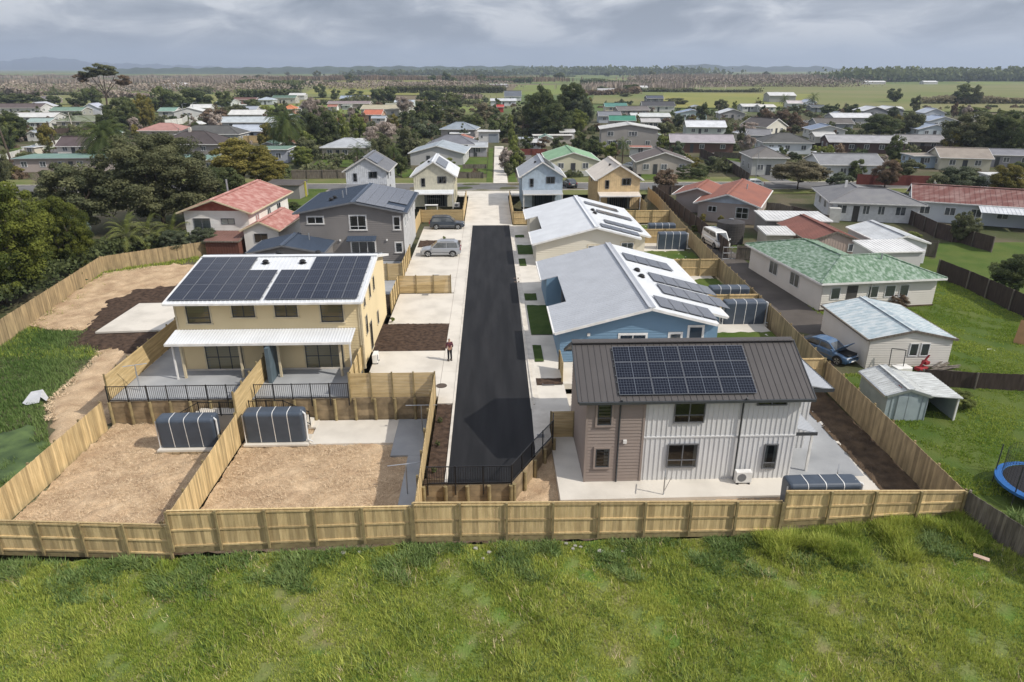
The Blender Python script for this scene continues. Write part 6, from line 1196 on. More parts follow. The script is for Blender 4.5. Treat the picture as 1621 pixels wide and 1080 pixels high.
# ---------------------------------------------------------------- neighbouring houses
def wcol(c): return mat('painted wall %.2f %.2f %.2f' % c, c, .75, c2=tuple(x*.88 for x in c), scale=.4)
def rcol(c, c2=None, s=.6): return mat('roofing %.2f %.2f %.2f' % c, c, .7, c2=c2 or tuple(x*.8 for x in c), scale=s, detail=8)
WHT = (.62, .62, .60); CRM = (.58, .54, .44); GRY = (.30, .31, .32); PGR = (.46, .47, .47); BRK = (.17, .09, .07)
rW = (.60, .62, .64); rG = (.15, .15, .155); rDk = (.075, .07, .068); rLG = (.33, .35, .37); rBl = (.23, .30, .40); rGr = (.13, .22, .17); rRed = (.30, .10, .075)
def winrow(W, n, w=1.2, h=1.1, z=1.0, side='F'): return [(side, W*(i+.5)/n-w/2, z, w, h, dict(frame='frame_w', nv=2)) for i in range(n)]
def bh(px, py, wpx, D, wall, roof, label, kind='gx', rot=0, h=2.5, rt=1.3, n=3, z=0, far=True, nr=2, Wm=None, extra=(), trim='white', ov=.3, door=True, chim=False, ground=0, rib=0, cat='house', name='house', clad=None, nl=2):
    """px, py: photo pixel of the middle of the front wall's foot"""
    x, y = G(px, py, ground); Wd = Wm or wpx*mpp(px, py, ground); a = R(rot); lx, ly = x-math.cos(a)*Wd/2, y-math.sin(a)*Wd/2
    wins = winrow(Wd, n) if n else []
    if nr: wins += [('R', D*(i+.5)/nr-.6, 1.0, 1.2, 1.1, dict(frame='frame_w', nv=2)) for i in range(nr)]
    if nl: wins += [('L', D*(i+.5)/nl-.6, 1.0, 1.2, 1.1, dict(frame='frame_w', nv=2)) for i in range(nl)]
    wins = [w if w[1] > .1 else (w[0], .15)+w[2:] for w in wins if (Wd if w[0] == 'F' else D) > 1.9]
    o = house(name, label, cat, (lx, ly), a, Wd, D, h, kind, rz_top=rt, ov=ov, ove=ov+.1, wall=wcol(wall), rmat_=rcol(roof), trim=trim, wins=list(wins)+list(extra), far=far, rib=rib, z0=ground, clad=clad)
    if door and n: MB().box(Wd*.5-.45 if n % 2 == 0 else Wd*.34-.4, Wd*.5+.45 if n % 2 == 0 else Wd*.34+.4, -.05, -.004, 0, 2.05).build('door', M['frame_d'], o)
    if chim: MB().box(Wd*.4, Wd*.4+.6, D*.45, D*.45+.6, h*.8, h+rt+.9).build('chimney', M['conc2'], o)
    return o
green_roof = mat('mossy green iron roof', (.10, .175, .105), .85, c2=(.30, .37, .31), scale=2.6, detail=14, contrast=(.40, .66), stretch=(1.6, .8, 1))
# right: L shaped house with the mossy green roof
wgr = mat('white weatherboard', (.68, .65, .60), .7, c2=(.60, .57, .52), scale=.4)
a0 = R(6); ox, oy = 28.7, 55.6
HG = empty('green_roof_house', (ox, oy, -.35), a0, 'white L shaped bungalow with faded mossy green iron roof on the right lawn', 'house')
def Lhouse(o, W, D, d, wleg, h, top, wallm, roofm, trim='white', ov=.5):
    # front bar W x d, rear leg wleg x D going back from its left end; hipped
    mb = MB(); P = [(0, 0), (W, 0), (W, d), (wleg, d), (wleg, D), (0, D)]; mb.prism([(x, y, 0) for x, y in P], (0, 0, h)); mb.build('wall', wallm, o)
    weatherboards([(0, 0), (W, 0), (W, h), (0, h)], .2).build('weatherboards', wallm, o, kind='stuff'); weatherboards([(0, 0), (D, 0), (D, h), (0, h)], .2).build('weatherboards', wallm, o, mat4=Matrix.Translation((0, D, 0)) @ Matrix.Rotation(R(-90), 4, 'Z'), kind='stuff')
    zt = h+top; e = ov; c = wleg/2; k = d/2; z = h+.03
    A, B, Cc, Dd, E, F_ = (-e, -e, z), (W+e, -e, z), (W+e, d+e, z), (wleg+e, d+e, z), (wleg+e, D+e, z), (-e, D+e, z); r0 = (c, k, zt); r1 = (W-k, k, zt); r2 = (c, D-c, zt)
    for f in ((A, B, r1, r0), (B, Cc, r1), (Cc, Dd, r0, r1), (Dd, E, r2, r0), (E, F_, r2), (F_, A, r0, r2)): m_ = MB(); slab(m_, f, .05); m_.build('roof', roofm, o)
    mb = MB()
    for p, q in ((A, r0), (B, r1), (Cc, r1), (Dd, r0), (E, r2), (F_, r2), (r0, r1), (r0, r2)):
        m_ = MB(); m_.beam(Vector(p)+Vector((0, 0, .03)), Vector(q)+Vector((0, 0, .03)), .2, .06); m_.build('ridge_cap', roofm, o)
    for p, q in ((A, B), (B, Cc), (Cc, Dd), (Dd, E), (E, F_), (F_, A)): m_ = MB(); m_.beam(Vector(p)-Vector((0, 0, .1)), Vector(q)-Vector((0, 0, .1)), .1, .16); m_.build('gutter', M[trim], o)
Lhouse(HG, 10.8, 13.5, 6.8, 7.2, 2.75, 1.35, wgr, green_roof)
sm = Matrix.Translation((0, 13.5, 0)) @ Matrix.Rotation(R(-90), 4, 'Z')
for y in (4.2, 8.2): window(HG, sm, y, 1.0, 1.6, 1.25, 'frame_w', nv=2, curtain=.15)
for x, w, kw in ((.8, .9, {}), (4.3, 1.0, {}), (5.9, 1.0, dict(curtain=.5)), (7.3, .9, dict(curtain=.3))): window(HG, MI, x, 1.1, w, 1.1, 'frame_w', nv=1, **kw)
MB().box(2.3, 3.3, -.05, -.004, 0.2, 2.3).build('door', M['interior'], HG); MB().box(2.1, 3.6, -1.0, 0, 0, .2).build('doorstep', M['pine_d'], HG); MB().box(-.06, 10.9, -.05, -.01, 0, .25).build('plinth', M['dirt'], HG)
MB().tube((4.5, -.12, 0), (4.5, -.12, 2.7), .04, n=6).build('downpipe', M['white'], HG); MB().tube((6.9, 2.6, 3.6), (6.9, 2.6, 4.4), .08, n=8).build('flue', M['galv'], HG)
# garage with pale blue white roof
pb = mat('chalky blue white iron', (.36, .43, .46), .8, c2=(.5, .54, .55), scale=1.4, detail=14, contrast=(.42, .6), stretch=(1, 2, 1))
HS = house('shed', 'white weatherboard garage with chalky blue white gable roof beside the lawn', 'shed', (26.8, 44.0), R(-1), 5.9, 7.3, 2.35, 'gy', rz_top=.62, ov=.15, ove=.2, wall=wgr, rmat_=pb, trim='old_tim', clad={'F': 'w', 'L': 'w'}, z0=-.6, rib=.5,
    wins=[('F', 2.9, 1.0, .65, 1.0, dict(frame='frame_w', nv=1)), ('F', 3.7, 1.0, .65, 1.0, dict(frame='frame_w', nv=1))])
# tin shed with open bay
tin = mat('pale blue tin', (.34, .40, .42), .6, c2=(.27, .32, .34), scale=1.2); tinr = mat('weathered white iron', (.55, .57, .56), .7, c2=(.40, .41, .40), scale=1.6, detail=12, stretch=(1, 3, 1))
HT = house('garden_shed', 'small pale blue tin shed with double doors and open lean-to behind the right fence', 'shed', (23.95, 36.4), R(-3), 2.5, 3.4, 1.85, 'gy', rz_top=.4, ov=.1, ove=.1, wall=tin, rmat_=tinr, trim='galv', clad={'F': 'b'}, z0=-.72, rib=.25)
MB().box(.65, 1.22, -.07, -.035, .05, 1.8).build('door', tin, HT); MB().box(1.25, 1.82, -.07, -.035, .05, 1.8).build('door', tin, HT); MB().box(.9, 1.5, .3, .7, 2.12, 2.2).build('rust_patch', M['rust'], HT)
HL = empty('lean_to', (26.5, 36.2, -.72), R(-3), 'open fronted lean-to bay joined to the pale blue tin shed', 'shed')
roof_sheet((-.05, -.1, 1.9), (-.05, 3.6, 1.9), (1.9, 3.6, 1.75), (1.9, -.1, 1.75), rib=.3).build('roof', tinr, HL); MB().box(1.7, 1.76, 0, 3.4, 0, 1.7).build('side_wall', tin, HL); MB().box(0, 1.7, 3.34, 3.4, 0, 1.7).build('back_wall', M['old_tim'], HL); MB().box(1.66, 1.76, -.02, .08, 0, 1.72).build('post', M['white'], HL)
sheet('concrete_slab', [(24.4, 35.0, -.66), (27.4, 34.6, -.66), (28.2, 36.2, -.66), (24.2, 36.4, -.66)], 0, M['conc_grey'], .1)
# red brown roofed bungalow
def gable_wing(o, x0, y0, W, D, h, rt, wallm, roofm, kind='gy', e=.5, gm=None, trim='white'):
    s = house('x', '', '', (0, 0), 0, W, D, h, kind, rz_top=rt, ov=e, ove=e, wall=wallm, rmat_=roofm, trim=trim, rib=0)
    for c in list(s.children): c.parent = o; c.matrix_local = Matrix.Translation((x0, y0, 0)) @ c.matrix_local
    bpy.data.objects.remove(s)
terra = mat('terracotta iron roof', (.27, .105, .07), .7, c2=(.22, .09, .065), scale=.5); mauve = mat('mauve grey wall', (.36, .31, .29), .75, c2=(.31, .27, .25), scale=.5)
HB = empty('terracotta_house', (28.6, 93.0, 0), R(-27), 'mauve grey bungalow with terracotta red roof and pale blue gable', 'house')
gable_wing(HB, 0, 0, 7.6, 14, 2.6, 1.25, mauve, terra, 'gy', .55); gable_wing(HB, -4.2, 5.2, 6, 7.5, 2.6, 1.0, mauve, terra, 'gy', .5)
MB().poly([(.1, -.03, 2.62), (7.5, -.03, 2.62), (3.8, -.03, 3.8)]).build('blue_gable', mat('pale blue gable', (.40, .46, .55), .7), HB)
for x, w, h, z in ((1.3, 1.2, .8, 1.3), (5.0, 1.7, 1.5, .7)): window(HB, MI, x, z, w, h, 'frame_w', nv=2, transom=.5 if h > 1 else 0, curtain=.1)
MB().tube((5.2, 8, 3), (5.2, 8, 4.1), .1, n=8).build('flue', M['galv'], HB)
# round dark tank
o = empty('round_tank', (28.7, 79.8, -.05), 0, 'large dark round water tank beside the terracotta roofed house', 'water tank'); mb = MB(); mb.cyl((0, 0), 1.6, 0, 2.6, 28); mb.cyl((0, 0), 1.6, 2.6, 2.85, 28, .5); mb.build('tank_body', mat('sun faded black plastic', (.055, .05, .048), .6), o)
mb = MB(); 
for z in np.arange(.2, 2.6, .3): mb.cyl((0, 0), 1.63, z, z+.06, 28)
mb.build('ribs', mat('sun faded black plastic', (.055, .05, .048), .6), o, kind='stuff'); MB().cyl((0, 0), .3, 2.85, 2.95, 14).build('lid', M['frame_g'], o)
# grey hip roofed white house
hx, hy = 46.9, 92.2
HH = empty('grey_roof_house', (hx, hy, 0), R(-14), 'white bungalow with long grey hipped roof behind the sheds on the right', 'house')
Lhouse(HH, 11.0, 11.5, 7.2, 7.5, 2.6, 1.4, mat('clean white boards', (.66, .67, .68), .7), mat('grey tile roof', (.165, .165, .175), .8, c2=(.20, .20, .20), scale=.8), ov=.6)
for x, w in ((.6, 1.3), (3.9, .9), (5.8, .9), (8.0, 1.3)): window(HH, MI, x, 1.0, w, 1.2, 'frame_w', nv=2, far=True)
for y in (3, 6.6): window(HH, Matrix.Translation((0, 11.5, 0)) @ Matrix.Rotation(R(-90), 4, 'Z'), y, 1.0, 1.3, 1.2, 'frame_w', nv=2, far=True)
MB().box(2.7, 3.5, -.05, -.004, 0, 2.1).build('door', M['interior'], HH); MB().box(-.5, .9, -1.4, -.05, 0, 1.9).build('chimney', M['white_tim'], HH); MB().box(2.6, 2.9, 6, 6.3, 3.6, 4.6).build('chimney', M['white'], HH)
# rust red long house
rustr = mat('rust streaked iron roof', (.17, .075, .065), .85, c2=(.30, .21, .19), scale=1.0, detail=12, contrast=(.45, .75), stretch=(.5, 1.4, 1))
x, y = 58.0, 92.0
HRl = house('rusty_roof_house', 'long white house with rust streaked red iron roof at the right edge', 'house', (x, y), R(-26), 24, 7.6, 2.9, 'gx', rz_top=1.5, ov=.3, ove=.45, wall=wcol((.56, .60, .64)), rmat_=rustr, trim='white', rib=.6, wins=winrow(24, 8, 1.3, 1.1), far=True)
roof_sheet((7.5, -3.0, 2.2), (13.5, -3.0, 2.2), (13.5, -.02, 2.7), (7.5, -.02, 2.7), rib=.5).build('lean_to_roof', rcol(rW), HRl)
for xx in (7.6, 13.3): MB().box(xx, xx+.12, -2.9, -2.78, 0, 2.2).build('post', M['white'], HRl)
MB().box(13.8, 20, -2.6, -.02, 0, 2.3).build('annex', mat('glazed lattice wall', (.30, .36, .44), .6), HRl)
# sheds between
house('shed', 'salmon pink garage with faded red brown gable roof', 'shed', (34.9, 72.0), R(-1), 5.3, 9.0, 2.1, 'gy', rz_top=.95, ov=.2, ove=.25, wall=wcol((.50, .40, .35)), rmat_=mat('faded oxide roof', (.26, .115, .09), .8, c2=(.21, .095, .075), scale=.6), trim='old_tim', clad={'F': 'b'}, rib=.4, wins=[('F', 4.2, .8, .6, .9, dict(frame='frame_w', nv=1))], far=True)
house('shed', 'white garage with white gable roof and boarded windows', 'shed', (41.6, 70.0), R(-2), 4.9, 7.6, 2.3, 'gy', rz_top=.7, ov=.2, ove=.2, wall=wcol((.6, .6, .6)), rmat_=rcol((.58, .60, .61)), trim='white', clad={'F': 'w'}, rib=.5, wins=[('F', 1.8, .8, 1.8, .9, dict(frame='frame_w', nv=3))], far=True)
house('carport', 'low flat white roofed carport behind the salmon garage', 'carport', (33.8, 81.8), R(-7), 7.5, 5.5, 2.3, 'mono', h2=2.35, ov=.2, ove=.2, wall=wcol((.28, .26, .24)), rmat_=rcol((.64, .64, .63)), trim='white', rib=.5)
house('shed', 'small cream garden shed with white roof left of the salmon garage', 'shed', (31.2, 75.0), R(-4), 3.0, 3.2, 2.1, 'mono', h2=2.3, ov=.12, ove=.12, wall=wcol((.50, .45, .38)), rmat_=rcol((.62, .62, .60)), trim='white', clad={'F': 'b'}, rib=.4)
house('shed', 'low white roofed shed hidden behind the green iron roof', 'shed', (38.2, 65.2), R(4), 5.2, 3.5, 2.5, 'mono', h2=2.8, ov=.12, ove=.12, wall=wcol((.55, .55, .53)), rmat_=rcol((.66, .66, .65)), trim='white', rib=.4)
# left: house with faded red roof
fr = mat('faded pink red iron', (.36, .155, .13), .8, c2=(.50, .30, .26), scale=1.2, detail=12, contrast=(.42, .66)); wl = mat('stained white wall', (.78, .77, .74), .75, c2=(.68, .65, .60), scale=.5, detail=8)
HRd = house('red_roof_house', 'two level white house with faded pink red iron roof left of the grey house', 'house', (-35.9, 81.2), R(-3), 7.6, 14, 4.5, 'gy', rz_top=1.35, ov=.6, ove=.6, wall=wl, rmat_=fr, trim='cream_trim', clad={'F': 'w'}, z0=-.5, rib=.5,
    wins=[('F', 1.0, 2.3, 2.0, 1.3, dict(frame='frame_g', nv=2, curtain=.4)), ('F', 4.3, 2.9, 1.6, .7, dict(frame='frame_g', nv=2, curtain=.1)), ('R', 2.0, 2.4, 1.2, 1.2, dict(frame='frame_w', nv=2)), ('R', 6.0, 2.4, 1.2, 1.2, dict(frame='frame_w', nv=2)), ('R', 9.5, 2.4, 1.4, 1.2, dict(frame='frame_w', nv=2))])
MB().poly([(.4, -.06, 4.5), (7.2, -.06, 4.5), (3.8, -.06, 5.62)]).build('red_gable', M['rust'], HRd); MB().tube((3.0, 6.0, 5.4), (3.0, 6.0, 7.2), .12, n=8).build('flue', M['galv'], HRd)
house('house_annex', 'small white annex with pink red gable roof against the side of the red roofed house', 'shed', (-28.2, 78.2), R(-3), 4.0, 8.0, 2.6, 'gy', rz_top=.9, ov=.3, ove=.3, wall=wl, rmat_=fr, trim='cream_trim', z0=-.2, rib=.5, wins=[('F', 1.2, 1.1, 1.5, 1.0, dict(frame='frame_d', nv=2))])
house('shed', 'brown lean-to shed in front of the red roofed house', 'shed', (-32.5, 77.6), R(-3), 3.8, 3.2, 1.9, 'mono', h2=2.3, ov=.1, ove=.1, wall=wcol((.14, .06, .045)), rmat_=rcol((.20, .11, .09)), trim='old_tim', clad={'F': 'b'}, z0=-.7)
x, y = G(467, 312, 0); house('shed', 'grey flat roofed shed with open doorway by the street on the left', 'shed', (x-4, y-2), R(-5), 5.5, 4, 2.3, 'mono', h2=2.5, ov=.15, ove=.15, wall=wcol((.26, .25, .24)), rmat_=rcol((.10, .09, .085)), trim='old_tim', wins=[('F', .4, .1, .9, 1.9, dict(frame='frame_w', nv=1))], far=True)
x, y = G(484, 312, 0); o = empty('gate', (x, y, 0), 0, 'white panel gate with a yellow post by the grey shed', 'gate'); MB().box(-1.8, 0, -.04, .04, .1, 1.9).build('panel', M['white_tim'], o); MB().box(0, .25, -.1, .1, 0, 2.5).build('post', mat('yellow paint', (.55, .50, .08), .6), o)
# cottages seen over the street and the rest of the town
bh(1135-245-0+17, 275, 78, 13, (.58, .56, .42), (.24, .40, .24), 'cream bungalow with light green roof across the street behind the drive', 'gy', 0, 2.6, 1.5, 2, rib=0)
bh(1050, 277, 84, 9, (.42, .38, .33), (.14, .115, .105), 'brown tiled bungalow with pale blue front gable across the street', 'gy', -4, 2.6, 1.7, 3)
bh(995, 236, 88, 9, (.33, .31, .29), (.55, .55, .53), 'two storey grey house with low pale roof and garage below', 'gy', -6, 5.0, 1.1, 3, extra=[('F', 1.5, .1, 2.6, 2.1, dict(frame='frame_w', nv=1)), ('F', 1.6, 3.2, 1.6, 1.2, dict(frame='frame_w', nv=2)), ('F', 7.0, 3.2, 2.2, 1.2, dict(frame='frame_w', nv=3))])
bh(1110, 242, 96, 9, (.13, .075, .06), (.36, .33, .35), 'brick house with mauve grey roof, orange garage door and washing outside', 'gx', -10, 2.6, 1.4, 3)
bh(1117, 215, 60, 9, (.50, .54, .50), (.62, .64, .66), 'white roofed pale green house in the right middle distance', 'gx', -8, 2.7, 1.5, 3)
bh(1030, 196, 60, 9, (.46, .50, .50), (.56, .58, .57), 'long pale roofed house behind the two storey grey house', 'gx', -4, 2.6, 1.0, 4)
bh(975, 178, 34, 9, (.60, .54, .44), (.09, .22, .19), 'teal green roofed house in the distance right of the dark trees', 'gx', -3, 2.6, 1.4, 2)
bh(965, 195, 34, 8, (.42, .46, .50), (.19, .20, .22), 'grey roofed house at the right of the silver grey tree', 'gx', -3, 2.7, 1.3, 2)
bh(985, 203, 40, 8, (.42, .40, .37), (.06, .23, .16), 'deep green roofed house between the grey roofs', 'gx', -6, 2.6, 1.3, 2)
bh(1003, 184, 50, 9, (.32, .28, .26), (.16, .145, .14), 'brown grey roofed house in the right middle distance', 'gx', 5, 2.6, 1.3, 3)
bh(1042, 177, 50, 9, (.58, .58, .56), (.075, .075, .08), 'black roofed house with white end wall at the back of the town', 'gx', -4, 2.7, 1.8, 2)
bh(1037, 163, 26, 8, (.15, .16, .19), (.08, .09, .12), 'small dark house beyond the black roofed one', 'gx', 0, 2.7, 1.3, 2)
bh(1030, 205, 28, 7, (.55, .52, .46), (.45, .44, .43), 'small pale shed between the grey roofs', 'gx', -5, 2.5, .9, 2)
bh(1095, 190, 46, 8, (.46, .55, .54), (.27, .34, .45), 'blue roofed house behind the pale green one', 'gy', -8, 2.6, 1.3, 2)
bh(1159, 190, 38, 9, (.34, .33, .32), (.60, .62, .63), 'white gabled house in the far centre right', 'gy', -6, 2.6, 1.5, 2)
bh(1190, 177, 30, 8, (.55, .55, .55), (.60, .60, .58), 'low white roofed house at the back of the town', 'gx', 0, 2.5, .9, 3)
bh(1215, 178, 24, 8, (.55, .55, .52), (.62, .60, .56), 'cream roofed cottage behind the palms on the right', 'gx', 0, 2.5, .9, 2)
bh(1200, 230, 34, 8, (.50, .53, .56), (.20, .20, .21), 'grey house with white porch left of the dark roofed cross gable house', 'gx', -12, 2.7, 1.2, 2)
bh(1228, 214, 48, 10, (.62, .60, .52), (.095, .09, .085), 'dark roofed house with white gable end in the right middle distance', 'gy', 30, 2.7, 2.2, 2)
bh(1245, 244, 74, 9, (.58, .62, .65), (.10, .10, .095), 'dark hipped house with white corner room in the right middle distance', 'hip', -8, 2.7, 1.9, 3)
bh(1215, 278, 52, 9, (.44, .45, .43), (.17, .16, .15), 'grey tiled hip roofed house right of the long dark fence', 'hip', -6, 3.4, 1.6, 2)
bh(1345, 284, 96, 9, (.55, .57, .60), (.24, .245, .255), 'white gabled house with grey roof behind the slim dark tree', 'gx', -6, 2.8, 1.4, 4)
bh(1310, 220, 50, 9, (.56, .57, .56), (.22, .27, .36), 'pale house with small blue roof in the right distance', 'gy', -8, 2.6, 1.2, 2)
bh(1370, 243, 112, 9, (.10, .065, .06), (.37, .37, .38), 'very long dark brick house with light grey roof on the right', 'gx', -12, 2.7, 1.2, 5)
bh(1305, 230, 30, 6, (.48, .46, .42), (.52, .52, .50), 'small cream shed with pale roof on the right', 'gx', -8, 2.4, .8, 1)
bh(1320, 208, 56, 8, (.32, .34, .36), (.13, .12, .11), 'dark brown roofed house behind the small blue roof', 'gx', -6, 2.6, 1.3, 3)
bh(1350, 198, 62, 9, (.42, .42, .42), (.60, .61, .62), 'bright white roofed long house in the right distance', 'gx', -4, 2.7, 1.2, 3)
bh(1385, 186, 40, 9, (.20, .21, .23), (.58, .60, .62), 'white roofed dark walled house behind the bright edged trees', 'gy', 0, 2.7, 1.6, 1); bh(1412, 184, 34, 9, (.22, .23, .25), (.60, .62, .64), 'second white roofed dark gable house beside it', 'gy', 0, 2.7, 1.3, 1)
bh(1478, 190, 30, 8, (.48, .52, .58), (.46, .50, .56), 'white blue gabled house at the head of the far lane', 'gy', -6, 2.8, 1.6, 2); bh(1492, 204, 46, 9, (.50, .54, .58), (.34, .40, .50), 'middle one of the blue white gabled houses by the far lane', 'gy', -6, 2.6, 1.4, 2); bh(1478, 218, 50, 8, (.40, .45, .47), (.36, .42, .52), 'nearest blue white gabled house by the far lane', 'gy', -6, 2.5, 1.3, 2)
bh(1458, 240, 66, 8, (.22, .20, .20), (.26, .25, .25), 'grey roofed open fronted shed house behind the beige roof', 'gx', -10, 2.5, 1.2, 2)
bh(1525, 270, 72, 8, (.52, .50, .40), (.30, .26, .22), 'beige tiled house with a dish on its roof behind the flowering tree', 'gx', -16, 2.6, 1.5, 2)
bh(1465, 266, 44, 5, (.38, .47, .56), (.30, .26, .22), 'flat roofed pale blue garage beside the beige tiled house', 'mono', -4, 2.5, .1, 1)
bh(1590, 265, 76, 7, (.28, .28, .30), (.22, .22, .24), 'low grey roofed house at the right margin', 'gx', -16, 2.6, .8, 3)
bh(1605, 304, 60, 6, (.5, .5, .5), (.58, .58, .57), 'low white roofed carport beyond the rusty roof', 'mono', -10, 2.4, .1, 0)
bh(1283, 170, 18, 8, (.42, .46, .52), (.40, .44, .50), 'tiny pale blue gable house in the far right', 'gy', 0, 2.6, 1.3, 1); bh(1295, 178, 22, 6, (.16, .18, .20), (.10, .11, .12), 'dark shed with a blue door in the far right', 'gx', 0, 2.4, .8, 1)
bh(1238, 163, 40, 16, (.35, .35, .34), (.62, .62, .61), 'white arched farm barn in the far right paddock', 'gx', -8, 4.2, 1.6, 0, name='barn', cat='barn'); bh(1258, 172, 22, 8, (.62, .63, .63), (.55, .5, .5), 'small white barn beside the arched one', 'gx', -8, 2.6, 1.2, 1)
bh(1023-4, 158-14, 12, 10, (.5, .48, .44), (.55, .55, .54), 'white farm shed near the dark round trees', 'gx', 0, 3, 1.4, 0, name='barn', cat='barn'); bh(960, 150, 26, 10, (.40, .40, .37), (.40, .40, .39), 'grey farm house in the far paddock', 'gx', 0, 3, 1.6, 2)
bh(1385, 134, 34, 10, (.5, .5, .5), (.60, .60, .60), 'far white farm roofs in front of the dark wood', 'gx', 0, 3, 1.4, 0); bh(1473, 134, 22, 10, (.55, .55, .55), (.64, .64, .64), 'small white farm roof in front of the dark wood', 'gx', 0, 3, 1.4, 0)
# left and centre
bh(547, 252, 72, 9, (.50, .45, .37), (.40, .42, .44), 'cream bungalow with pale grey hip roof across the street on the left', 'hip', -1, 2.6, 1.7, 3)
bh(692, 262, 84, 12, (.48, .48, .47), (.34, .385, .42), 'pale grey blue gable roof house behind the lemon cottage', 'gy', -4, 2.6, 1.5, 1)
bh(714, 247, 72, 8, (.24, .24, .25), (.17, .175, .195), 'dark grey hip roofed house with white windows beside the opposite drive', 'hip', -5, 2.7, 1.8, 4)
bh(725, 220, 54, 8, (.42, .39, .38), (.26, .30, .34), 'blue grey hip roofed house behind the dark grey one', 'hip', -8, 2.7, 1.8, 2)
bh(757, 248, 27, 5, (.33, .33, .35), (.40, .42, .44), 'small grey shed with pale gable roof at the edge of the opposite drive', 'gx', 0, 2.3, .8, 1, nl=0)
o = bh(774, 226, 32, 6, (.62, .62, .61), (.58, .58, .57), 'white flat roofed garage with grey roller door at the end of the opposite drive', 'mono', 0, 3.0, .1, 0, name='garage', cat='garage', extra=[('F', .5, 1.2, .7, .8, dict(frame='frame_w', nv=1))]); MB().box(2.8, 5.6, -.06, -.01, 0, 2.3).build('roller_door', wcol((.25, .28, .32)), o)
bh(875, 228, 60, 3, (.40, .37, .33), (.60, .58, .54), 'long low pale roofed carport behind the shrubs', 'mono', 0, 2.3, .1, 0)
bh(898, 222, 22, 5, (.58, .58, .56), (.55, .55, .54), 'small white sleepout behind the shrubs', 'gx', 0, 2.3, .5, 1)
bh(115, 272, 168, 8, (.42, .36, .33), (.17, .27, .23), 'long pink grey motel like building with green fascia on the left', 'mono', 3, 2.7, .1, 6, trim='galv'); bh(307, 275, 78, 8, (.55, .50, .36), (.17, .27, .23), 'cream block with green fascia roof and dark door left of the golden tree', 'mono', 0, 2.7, .1, 3)
bh(118, 246, 50, 7, (.60, .58, .54), (.10, .075, .075), 'white cottage with dark brown roof by the left street', 'gx', 0, 2.3, 1.8, 2)
bh(300, 246, 96, 10, (.30, .28, .27), (.075, .062, .060), 'large very dark hip roofed house with white chimney on the left', 'hip', -3, 2.6, 2.6, 2, chim=True)
bh(330, 228, 98, 8, (.38, .40, .42), (.10, .098, .10), 'grey walled house with charcoal hip roof and two white windows', 'hip', -2, 2.6, 2.0, 3)
bh(255, 221, 66, 9, (.50, .46, .40), (.40, .22, .19), 'house with pinkish terracotta roof on the left', 'hip', -2, 2.5, 1.8, 1)
bh(400, 222, 66, 8, (.42, .46, .52), (.42, .46, .52), 'blue grey house with pale ribbed roof behind the tan fence', 'gx', 0, 2.6, 1.4, 2); bh(388, 206, 84, 9, (.48, .50, .52), (.46, .50, .52), 'pale steel roofed long house in the left middle distance', 'gx', 0, 2.6, 1.4, 2); bh(390, 192, 52, 9, (.60, .60, .58), (.62, .62, .60), 'white roofed house left of the date palm', 'gx', 0, 2.6, 1.4, 1); bh(393, 184, 26, 8, (.5, .5, .52), (.34, .37, .42), 'small grey roofed house behind the white roofed one', 'gx', 0, 2.6, 1.3, 1)
bh(428, 258, 56, 7, (.38, .40, .45), (.16, .25, .20), 'grey garage block with green edged flat roof by the date palm', 'mono', 0, 2.9, .1, 2)
bh(300, 187, 44, 9, (.60, .60, .58), (.62, .63, .62), 'white gabled house cluster beyond the cream wall', 'gy', 10, 2.6, 1.6, 1); bh(318, 180, 30, 8, (.58, .58, .57), (.60, .60, .59), 'second white roofed house beyond the cream wall', 'gx', 8, 2.6, 1.3, 1); bh(265, 186, 26, 8, (.5, .5, .46), (.20, .32, .26), 'green roofed house left of the white cluster', 'gx', 0, 2.6, 1.2, 1)
bh(30, 180, 70, 10, (.60, .60, .60), (.11, .085, .08), 'long white house with dark brown roof at the far left', 'gx', 0, 2.6, 1.6, 3); bh(58, 178, 34, 9, (.50, .54, .60), (.48, .50, .54), 'white gabled house overlapping the long one at the far left', 'gy', 0, 2.7, 1.8, 2)
bh(45, 196, 80, 9, (.58, .58, .55), (.60, .60, .58), 'sprawling white roofed house at the left', 'gx', 2, 2.5, 1.2, 3); bh(105, 185, 50, 9, (.34, .34, .30), (.17, .26, .20), 'green roofed house in the left distance', 'gx', 0, 2.5, 1.2, 3); bh(125, 204, 66, 9, (.52, .48, .38), (.20, .22, .15), 'mossy olive roofed house in front of the green roofed one', 'hip', 0, 2.5, 1.6, 3); bh(62, 205, 34, 8, (.56, .56, .52), (.30, .38, .36), 'pale green roofed sleepout on the left', 'gx', 3, 2.4, 1.0, 2); bh(145, 182, 30, 9, (.52, .54, .58), (.46, .48, .56), 'pale blue gabled house under the tall umbrella tree', 'gy', 5, 2.6, 2.2, 1); bh(75, 164, 24, 8, (.3, .26, .25), (.20, .18, .19), 'brown roofed house among the far left palms', 'gx', 0, 2.5, 1.4, 1)
bh(215, 143, 56, 14, (.60, .60, .59), (.62, .62, .61), 'long white barn in the far left paddocks', 'gx', -1, 4.0, .8, 0, name='barn', cat='barn'); bh(277, 141, 38, 16, (.46, .48, .50), (.64, .64, .64), 'white arched barn in the far left paddocks', 'gx', 0, 3.4, 2.4, 0, name='barn', cat='barn')
